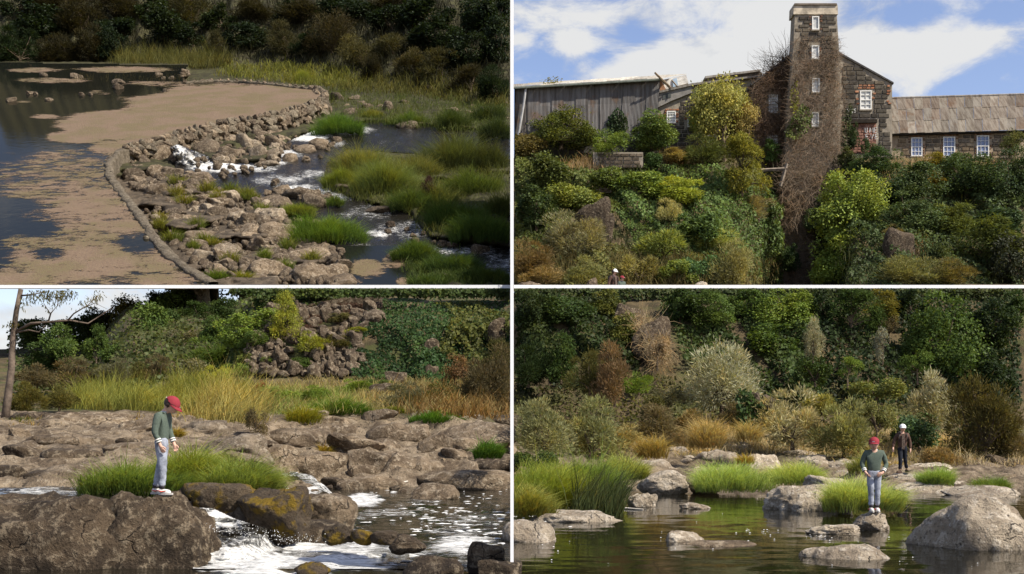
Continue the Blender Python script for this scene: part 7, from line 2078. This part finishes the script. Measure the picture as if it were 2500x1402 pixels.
def skin(name, verts, edges, mat, sub=2, root=0):
    me = bpy.data.meshes.new('tmp'); me.from_pydata([v[:3] for v in verts], edges, []); me.update()
    o = bpy.data.objects.new('tmp', me); COL.objects.link(o)
    o.modifiers.new('s', 'SKIN')
    if not me.skin_vertices: 
        bpy.context.view_layer.update()
    sv = me.skin_vertices[0].data
    for i, v in enumerate(verts):
        r = v[3]; sv[i].radius = (r, r) if not isinstance(r, tuple) else r
        sv[i].use_root = (i == root)
    b = o.modifiers.new('d', 'SUBSURF'); b.levels = sub
    dg = bpy.context.evaluated_depsgraph_get(); dg.update()
    m2 = bpy.data.meshes.new_from_object(o.evaluated_get(dg)); m2.name = name
    bpy.data.objects.remove(o); bpy.data.meshes.remove(me)
    m2.materials.clear(); m2.materials.append(mat)
    m2.polygons.foreach_set('use_smooth', np.full(len(m2.polygons), True, bool))
    return m2


def head_mesh():
    D, Fc = ICO[4]
    V = D.copy()
    z = V[:, 2]; y = V[:, 1]; x = V[:, 0]
    jaw = np.clip(-z, 0, 1)
    V[:, 0] = x * (0.80 - 0.20 * jaw); V[:, 1] = y * (0.98 - 0.10 * jaw) - 0.10 * jaw; V[:, 2] = z * 1.12
    def bump(c, r, a):
        d = np.linalg.norm(D - np.array(c) / np.linalg.norm(c), axis=1); w = np.exp(-(d / r) ** 2)
        V[:, 1] -= a * w
    bump((0, -1, -.12), .13, .17); bump((0, -1, .05), .10, .06); bump((0, -1, -.62), .16, .08); bump((0, -1, -.42), .14, .05)
    bump((.3, -1, .10), .14, -.07); bump((-.3, -1, .10), .14, -.07)
    for s in (1, -1):       # ears
        d = np.linalg.norm(D - unit(np.array([s * 1.0, .08, -.05])), axis=1); w = np.exp(-(d / .15) ** 2)
        V[:, 0] += s * .13 * w; V[:, 1] += .05 * w
    return V, Fc


HEADV, HEADF = head_mesh()


def person(loc, rz, S, J, look, label, adult=False, kit='boy', group=None, cap_dark_back=False):
    """J: joints (x, y, z) facing -Y; look: (pitch down, yaw) of the head"""
    root = tag(ob('person', None, loc, (0, 0, rz), (S, S, S)), label, 'person', group)
    k = 1.0 if not adult else 0.93
    V = []; E = []
    def v(p, r): V.append((*p, r)); return len(V) - 1
    pel = v(J['pelvis'], (.080, .058)); wa = v(J['waist'], (.074, .052)); ch = v(J['chest'], (.092, .062)); nb = v(J['neckbase'], (.06, .05)); nk = v(J['neck'], .040)
    hd = v(J['head'], .052)
    E += [(pel, wa), (wa, ch), (ch, nb), (nb, nk), (nk, hd)]
    sk = {}
    for s in ('l', 'r'):
        h = v(J['hip_' + s], .066); kn = v(J['knee_' + s], .048); an = v(J['ankle_' + s], .032); E += [(pel, h), (h, kn), (kn, an)]
        sh = v(J['sho_' + s], .042); el = v(J['elb_' + s], .031); wr = v(J['wri_' + s], .022); E += [(ch, sh), (sh, el), (el, wr)]
        H = np.array(J['hand_' + s]); W_ = np.array(J['wri_' + s]); d = (H - W_) / np.linalg.norm(H - W_)
        lat = np.array(J.get('lat_' + s, (0, -1, 0)), float); lat -= d * lat.dot(d); lat /= np.linalg.norm(lat)
        cur = np.cross(d, lat) * (1 if s == 'l' else -1)
        pm = v(W_ + d * .045, (.019, .026)); E.append((wr, pm))
        for j, ln in enumerate((.040, .047, .044, .034)):
            b = W_ + d * .068 + lat * (1.5 - j) * .015
            f0 = v(b, .0085); f1 = v(b + d * ln * .6 + cur * .008, .0078); f2 = v(b + d * ln * .95 + cur * .024, .0065)
            E += [(pm, f0), (f0, f1), (f1, f2)]
        t0 = v(W_ + d * .035 + lat * .026, .010); t1 = v(W_ + d * .062 + lat * .040 + cur * .008, .009); t2 = v(W_ + d * .082 + lat * .040 + cur * .016, .0075)
        E += [(pm, t0), (t0, t1), (t1, t2)]
    bm_ = skin('body', V, E, M['skin'])
    # head joined into the same body mesh
    hs = .098 * k
    Rm = np.array((Euler((0, 0, look[1])).to_matrix() @ Euler((look[0], 0, 0)).to_matrix()))
    hv = (HEADV * hs) @ Rm.T + np.array(J['head'])
    n0 = len(bm_.vertices); co = np.empty(n0 * 3, np.float32); bm_.vertices.foreach_get('co', co)
    tot = np.empty(len(bm_.polygons), np.int32); bm_.polygons.foreach_get('loop_total', tot)
    lv = np.empty(len(bm_.loops), np.int32); bm_.loops.foreach_get('vertex_index', lv); st = np.concatenate([[0], np.cumsum(tot)[:-1]])
    Fs = [lv[st[np.where(tot == q)[0]][:, None] + np.arange(q)] for q in np.unique(tot)] + [HEADF + n0]
    body = ob('body', mesh('body', np.concatenate([co.reshape(-1, 3), hv]), Fs, M['skin'], True), parent=root)
    def hp(p): return np.array(J['head']) + Rm @ (np.array(p, float) * hs)
    for s in (1, -1):
        m = MB(); c = hp((s * .29, -.86, .10)); m.tube([c + Rm @ np.array((-.016, 0, 0)), c, c + Rm @ np.array((.016, 0, 0))], [.004, .008, .004], 6); ob('eye', m.mesh('eye', M['dark'], True), parent=root)
        m = MB(); m.tube([hp((s * .16, -.93, .27)), hp((s * .32, -.88, .31)), hp((s * .46, -.76, .26))], [.004, .005, .003], 5); ob('eyebrow', m.mesh('eyebrow', M['hair'], True), parent=root)
    m = MB(); m.tube([hp((-.20, -.93, -.43)), hp((0, -1.02, -.44)), hp((.20, -.93, -.43))], [.003, .006, .003], 6); ob('mouth', m.mesh('mouth', M['lip'], True), parent=root)
    # hair: a shell over the back and the sides
    D, Fc = ICO[4]
    long = .5 if adult else .0
    keep = (D[:, 2] > -.45 - long * .6) & (D[:, 1] > -.30 + .5 * np.clip(-D[:, 2], 0, 1) - .8 * (D[:, 2] > .30)) & (D[:, 2] < .42)
    kf = keep[Fc].all(1)
    hr = HEADV * np.array([1.10, 1.10, 1.07]) * (1 + .05 * fbm(D * 5, 3, 4))[:, None]
    shell('hair', (hr * hs) @ Rm.T + np.array(J['head']), Fc[kf], M['hair'], root)
    # cap with its brim
    ck = D[:, 2] > .26; cf = ck[Fc].all(1)
    cv = D * np.array([.92, 1.06, 1.10]); cv[:, 2] += .0
    cap = shell('cap', (cv * hs * 1.06) @ Rm.T + np.array(J['head']), Fc[cf], M['cap_red' if kit == 'boy' else 'cap_white'], root)
    m = MB(); nn = 12; top = []; bot = []
    for i in range(nn + 1):
        a = math.pi * (i / nn - .5) * .95
        x = math.sin(a) * .86; yb = -math.cos(a) * 1.02 - .04; yf = yb - .62 * math.cos(a) ** .6 if math.cos(a) > 0 else yb
        top.append((hp((x, yb, .36 - .10 * x * x)), hp((x * 1.02, yf, .26 - .22 * x * x))))
    vs = []; fs = []
    for i, (a, b) in enumerate(top):
        dn = Rm @ np.array((0, 0, -.006)); vs += [a, b, a + dn, b + dn]
    for i in range(nn):
        o4 = 4 * i; fs += [(o4, o4 + 1, o4 + 5, o4 + 4), (o4 + 2, o4 + 6, o4 + 7, o4 + 3), (o4 + 1, o4 + 3, o4 + 7, o4 + 5)]
    m.add(vs, fs); ob('brim', m.mesh('brim', M['cap_red' if kit == 'boy' else 'cap_white'], True), parent=cap)
    m = MB(); pz = (0, -1.16, .62) if kit == 'boy' else (0, -1.18, .6)
    a0 = [hp((x, -1.17 + abs(x) * .2, z)) for x, z in ((-.22, .48), (.22, .48), (.20, .60), (-.20, .60))]
    if kit == 'boy':
        m.add(a0, [(0, 1, 2, 3)]); ob('badge', m.mesh('badge', M['stripe']), parent=cap)
        m = MB(); m.tube([hp((-.10, 1.09, .24)), hp((0, 1.12, .24)), hp((.10, 1.09, .24))], .008, 6); ob('buckle', m.mesh('buckle', M['stripe'], True), parent=cap)
    if cap_dark_back:
        kb = (D[:, 2] > .17) & (D[:, 1] > -.05); shell('mesh_back', (cv * hs * 1.09) @ Rm.T + np.array(J['head']), Fc[kb[Fc].all(1)], M['strap'], cap)
    # clothes
    def garment(name, chain, edges, mat, par=root, sub=2):
        me = skin(name, chain, edges, mat, sub)
        if name in ('sweater', 'jacket', 'jeans', 'trousers'):      # creases and folds in the cloth
            q = np.empty(len(me.vertices) * 3, np.float32); me.vertices.foreach_get('co', q); q = q.reshape(-1, 3)
            nn = np.empty(len(me.vertices) * 3, np.float32); me.vertices.foreach_get('normal', nn); nn = nn.reshape(-1, 3)
            w = 1 - np.abs(fbm(q * np.array([7, 7, 20]) + np.array([0, 0, 3.0 * 1]), 3, 6))
            q = q + nn * ((w - .6) * .011)[:, None].astype(np.float32); me.vertices.foreach_set('co', q.ravel()); me.update()
        return ob(name, me, parent=par)
    P = J
    ext = lambda a, b, t: tuple(np.array(P[a]) + (np.array(P[b]) - np.array(P[a])) * t)
    pel, wa, chs, nbs = P['pelvis'], P['waist'], P['chest'], P['neckbase']
    hem = tuple(np.array(pel) + (np.array(wa) - np.array(pel)) * (-.15 if kit == 'boy' else -.75))
    top_m = M['knit'] if kit == 'boy' else M['jacket']
    g = 1.0 if kit == 'boy' else 1.10
    ch_ = [(*hem, (.112 * g, .088 * g)), (*wa, (.112 * g, .085 * g)), (*chs, (.130 * g, .092 * g)), (*nbs, (.072, .060))]; ed = [(0, 1), (1, 2), (2, 3)]
    for s in ('l', 'r'):
        b = len(ch_)
        ch_ += [(*P['sho_' + s], .054 * g), (*P['elb_' + s], .043 * g), (*ext('elb_' + s, 'wri_' + s, .92), .034 * g)]; ed += [(2, b), (b, b + 1), (b + 1, b + 2)]
    top = garment('sweater' if kit == 'boy' else 'jacket', ch_, ed, top_m, sub=2)
    if kit == 'boy':
        for s in ('l', 'r'):
            for t in (.58, .74):
                m = MB(); m.tube([ext('elb_' + s, 'wri_' + s, t), ext('elb_' + s, 'wri_' + s, t + .07)], [.0395, .0385], 12); ob('cuff_stripe', m.mesh('cuff_stripe', M['stripe'], True), parent=top)
        garment('t_shirt', [(*tuple(np.array(pel) + (np.array(wa) - np.array(pel)) * -.42), (.108, .090)), (*hem, (.104, .082))], [(0, 1)], M['tee'])
        m = MB(); c = np.array(nbs); m.tube([c + np.array((.055 * math.cos(a), .045 * math.sin(a), .012)) for a in np.linspace(0, 6.283, 13)], .010, 6, False); ob('collar', m.mesh('collar', M['stripe' if False else 'tee'], True), parent=top)
    else:
        f = lambda z, x, y: tuple(np.array((chs[0] + x, chs[1] + y, z)))
        m = MB(); zt, zb = nbs[2] - .01, hem[2] + .01
        m.add([f(zt, -.03, -.085), f(zt, .03, -.085), f((zt + zb) / 2, .042, -.118), f(zb, .035, -.108), f(zb, -.035, -.108), f((zt + zb) / 2, -.042, -.118)], [(0, 5, 2, 1), (5, 4, 3, 2)])
        ob('shirt', m.mesh('shirt', M['shirt'], True), parent=root)
        for s in (1, -1):
            m = MB(); m.tube([f(chs[2] - .10, s * .10, -.085), f(chs[2] + .02, s * .098, -.108), f(nbs[2] + .015, s * .085, -.02), f(chs[2] + .05, s * .09, .09)], .014, 6); ob('backpack_strap', m.mesh('backpack_strap', M['strap'], True), parent=root)
        bp = MB(); q = np.array(chs); pv = rock_shape(3, 3, 6, .8, 1, 12, .02)
        ob('backpack', mesh('backpack', pv[0] * np.array([.26, .16, .36]) + q + np.array([0, .15, -.02]), pv[1], M['strap'], True), parent=root)
    jm = M['denim'] if kit == 'boy' else M['denim_dark']
    tr = [(*pel, (.106, .084))]; ed = []
    for s in ('l', 'r'):
        b = len(tr)
        tr += [(*P['hip_' + s], .078), (*P['knee_' + s], .058), (*ext('knee_' + s, 'ankle_' + s, .55), .050), (*ext('knee_' + s, 'ankle_' + s, .93), .046)]
        ed += [(0, b), (b, b + 1), (b + 1, b + 2), (b + 2, b + 3)]
    tr.append((*tuple(np.array(pel) + (np.array(wa) - np.array(pel)) * .75), (.098, .076))); ed.append((0, len(tr) - 1))
    garment('jeans' if kit == 'boy' else 'trousers', tr, ed, jm)
    for s in ('l', 'r'):
        a = np.array(P['ankle_' + s]); ft = np.array(J.get('toe_' + s, (0, -1, 0)), float); ft /= np.linalg.norm(ft)
        z0 = a[2] - .075
        sh = garment('shoe', [(*(a + np.array((0, 0, .005))), .038), (*(np.array((a[0], a[1], z0 + .038)) - ft * .035), .040), (*(np.array((a[0], a[1], z0 + .036)) + ft * .06), .040), (*(np.array((a[0], a[1], z0 + .028)) + ft * .125), .031)],
                [(0, 1), (1, 2), (2, 3)], M['shoe'] if kit == 'boy' else M['boot'])
        sd = np.array((-ft[1], ft[0], 0))
        m = MB(); o_ = []
        for i in range(14):
            th = 6.283 * i / 14; o_.append(np.array((a[0], a[1], z0)) + ft * (.042 + .112 * math.cos(th)) + sd * .043 * math.sin(th))
        m.add([tuple(p) for p in o_] + [tuple(p + np.array((0, 0, .024))) for p in o_], [tuple(range(13, -1, -1)), tuple(range(14, 28))] + [(i, (i + 1) % 14, (i + 1) % 14 + 14, i + 14) for i in range(14)])
        ob('sole', m.mesh('sole', M['sole'] if kit == 'boy' else M['boot']), parent=sh)
        if kit == 'boy':
            for e in (1, -1):
                m = MB(); c = np.array((a[0], a[1], z0 + .045)); m.tube([c - ft * .035 + sd * e * .043 + np.array((0, 0, .012)), c + ft * .015 + sd * e * .044 - np.array((0, 0, .006)), c + ft * .075 + sd * e * .040 + np.array((0, 0, .010))], [.004, .010, .003], 5); ob('shoe_flash', m.mesh('shoe_flash', M['shoe_red'], True), parent=sh)
            m = MB(); m.tube([tuple(a + np.array((0, 0, .005))), tuple(a + np.array((0, 0, .06)))], [.036, .038], 8); ob('sock', m.mesh('sock', M['sock'], True), parent=root)
    return root


def top_z(o, x, y, r=.12):
    """height of the top of a rock under a point"""
    bpy.context.view_layer.update()
    me = o.data; co = np.empty(len(me.vertices) * 3, np.float32); me.vertices.foreach_get('co', co)
    mw = np.array(o.matrix_world); w = co.reshape(-1, 3) @ mw[:3, :3].T + mw[:3, 3]
    k = (abs(w[:, 0] - x) < r) & (abs(w[:, 1] - y) < r)
    return float(w[k, 2].max()) if k.any() else None


BASE = dict(pelvis=(0, 0, .66), waist=(0, .005, .77), chest=(0, 0, .93), neckbase=(0, .01, 1.035), neck=(0, .0, 1.08), head=(0, -.02, 1.165),
            hip_l=(.065, 0, .62), hip_r=(-.065, 0, .62), knee_l=(.065, -.01, .36), knee_r=(-.065, -.01, .36), ankle_l=(.06, .01, .075), ankle_r=(-.06, .01, .075),
            sho_l=(.135, 0, 1.0), sho_r=(-.135, 0, 1.0), elb_l=(.175, .02, .80), elb_r=(-.175, .02, .80), wri_l=(.165, -.03, .63), wri_r=(-.165, -.03, .63), hand_l=(.16, -.05, .53), hand_r=(-.16, -.05, .53))
# boy in the creek view, in profile, looking down at his feet
bxw = at(398, 1220, 15.5)
bz = top_z(b2, bxw.x, bxw.y, .09)
JB = dict(BASE, neckbase=(0, -.02, 1.03), neck=(0, -.055, 1.075), head=(0, -.115, 1.135), chest=(0, .01, .93), waist=(0, .02, .77), pelvis=(0, .01, .66),
          knee_l=(.065, .06, .37), ankle_l=(.06, .13, .075), hip_l=(.065, .02, .62), knee_r=(-.065, -.03, .36), ankle_r=(-.065, -.015, .075), hip_r=(-.065, .0, .62),
          elb_r=(-.175, .03, .80), wri_r=(-.165, -.04, .63), hand_r=(-.15, -.08, .53), elb_l=(.175, .0, .80), wri_l=(.165, -.07, .64), hand_l=(.15, -.11, .55), lat_r=(0, -1, 0), lat_l=(0, -1, 0))
boy1 = person((bxw.x, bxw.y, bz - .045), R(80), .998, JB, (R(42), R(0)), 'boy in red cap seen in profile on the big boulder, looking down')
# boy in the pool view, hands together, looking down
st = [o for o in bpy.data.objects if o.get('label', '').startswith('small pale stone in the water that the boy')][0]
pxw = at(2134, 1276, 20.75)
pz = top_z(st, pxw.x, pxw.y, .2)
JP = dict(BASE, head=(-.01, -.05, 1.155), neck=(0, -.015, 1.08), elb_r=(-.20, .02, .81), wri_r=(-.155, -.075, .67), hand_r=(-.10, -.11, .59), elb_l=(.205, .0, .80), wri_l=(.12, -.115, .665), hand_l=(.03, -.14, .61),
          knee_l=(.05, -.02, .36), knee_r=(-.05, -.02, .36), ankle_l=(.05, .01, .075), ankle_r=(-.05, -.02, .075), lat_l=(0, 0, 1), lat_r=(0, -1, 0))
boy2 = person((pxw.x, pxw.y, pz - .01), R(-6), 1.0, JP, (R(10), R(-14)), 'boy in red cap, green sweater and pale jeans on a stone in the pool')
# the man striding along the bank
mr_ = [o for o in bpy.data.objects if o.get('label', '').startswith('flat pale rock the man')][0]
mxw = at(2203, 1159, mr_.location.y - .1)
mz = top_z(mr_, mxw.x, mxw.y, .3) or gz(mxw.x, mxw.y)
JM = dict(BASE, pelvis=(0, 0, .68), hip_l=(.065, 0, .64), hip_r=(-.065, 0, .64), knee_l=(.075, .02, .37), ankle_l=(.14, .12, .095), knee_r=(-.06, -.07, .37), ankle_r=(-.075, -.06, .075), elb_l=(.20, .03, .80), wri_l=(.20, -.02, .62), hand_l=(.19, -.04, .52), elb_r=(-.21, .02, .81), wri_r=(-.25, -.06, .65), hand_r=(-.27, -.1, .56),
          head=(.0, -.03, 1.175), neck=(0, -.01, 1.09), toe_r=(-.8, -.6, 0), toe_l=(.15, -1, 0))
man_s = 123 / F * mxw.y / 1.31
man1 = person((mxw.x, mxw.y, mz - .01), R(-4), man_s, JM, (R(8), 0), 'man in a brown jacket, black jeans and white cap walking along the bank', True, 'man')
# the two walkers at the foot of the mill bank
JW = dict(JM)
w1 = at(1499, 697, 62.5); w2 = at(1518, 697, 62.0)
person((w1.x, w1.y, 6.03), R(35), (at(1499, 655, 62.5).z - 6.03) / 1.30, JW, (R(15), R(15)), 'man with a backpack and white fronted cap below the mill', True, 'man', cap_dark_back=True)
person((w2.x, w2.y, 6.03), R(25), (at(1518, 672, 62.0).z - 6.03) / 1.30, dict(BASE), (R(10), R(25)), 'boy in red cap walking ahead of the man below the mill')
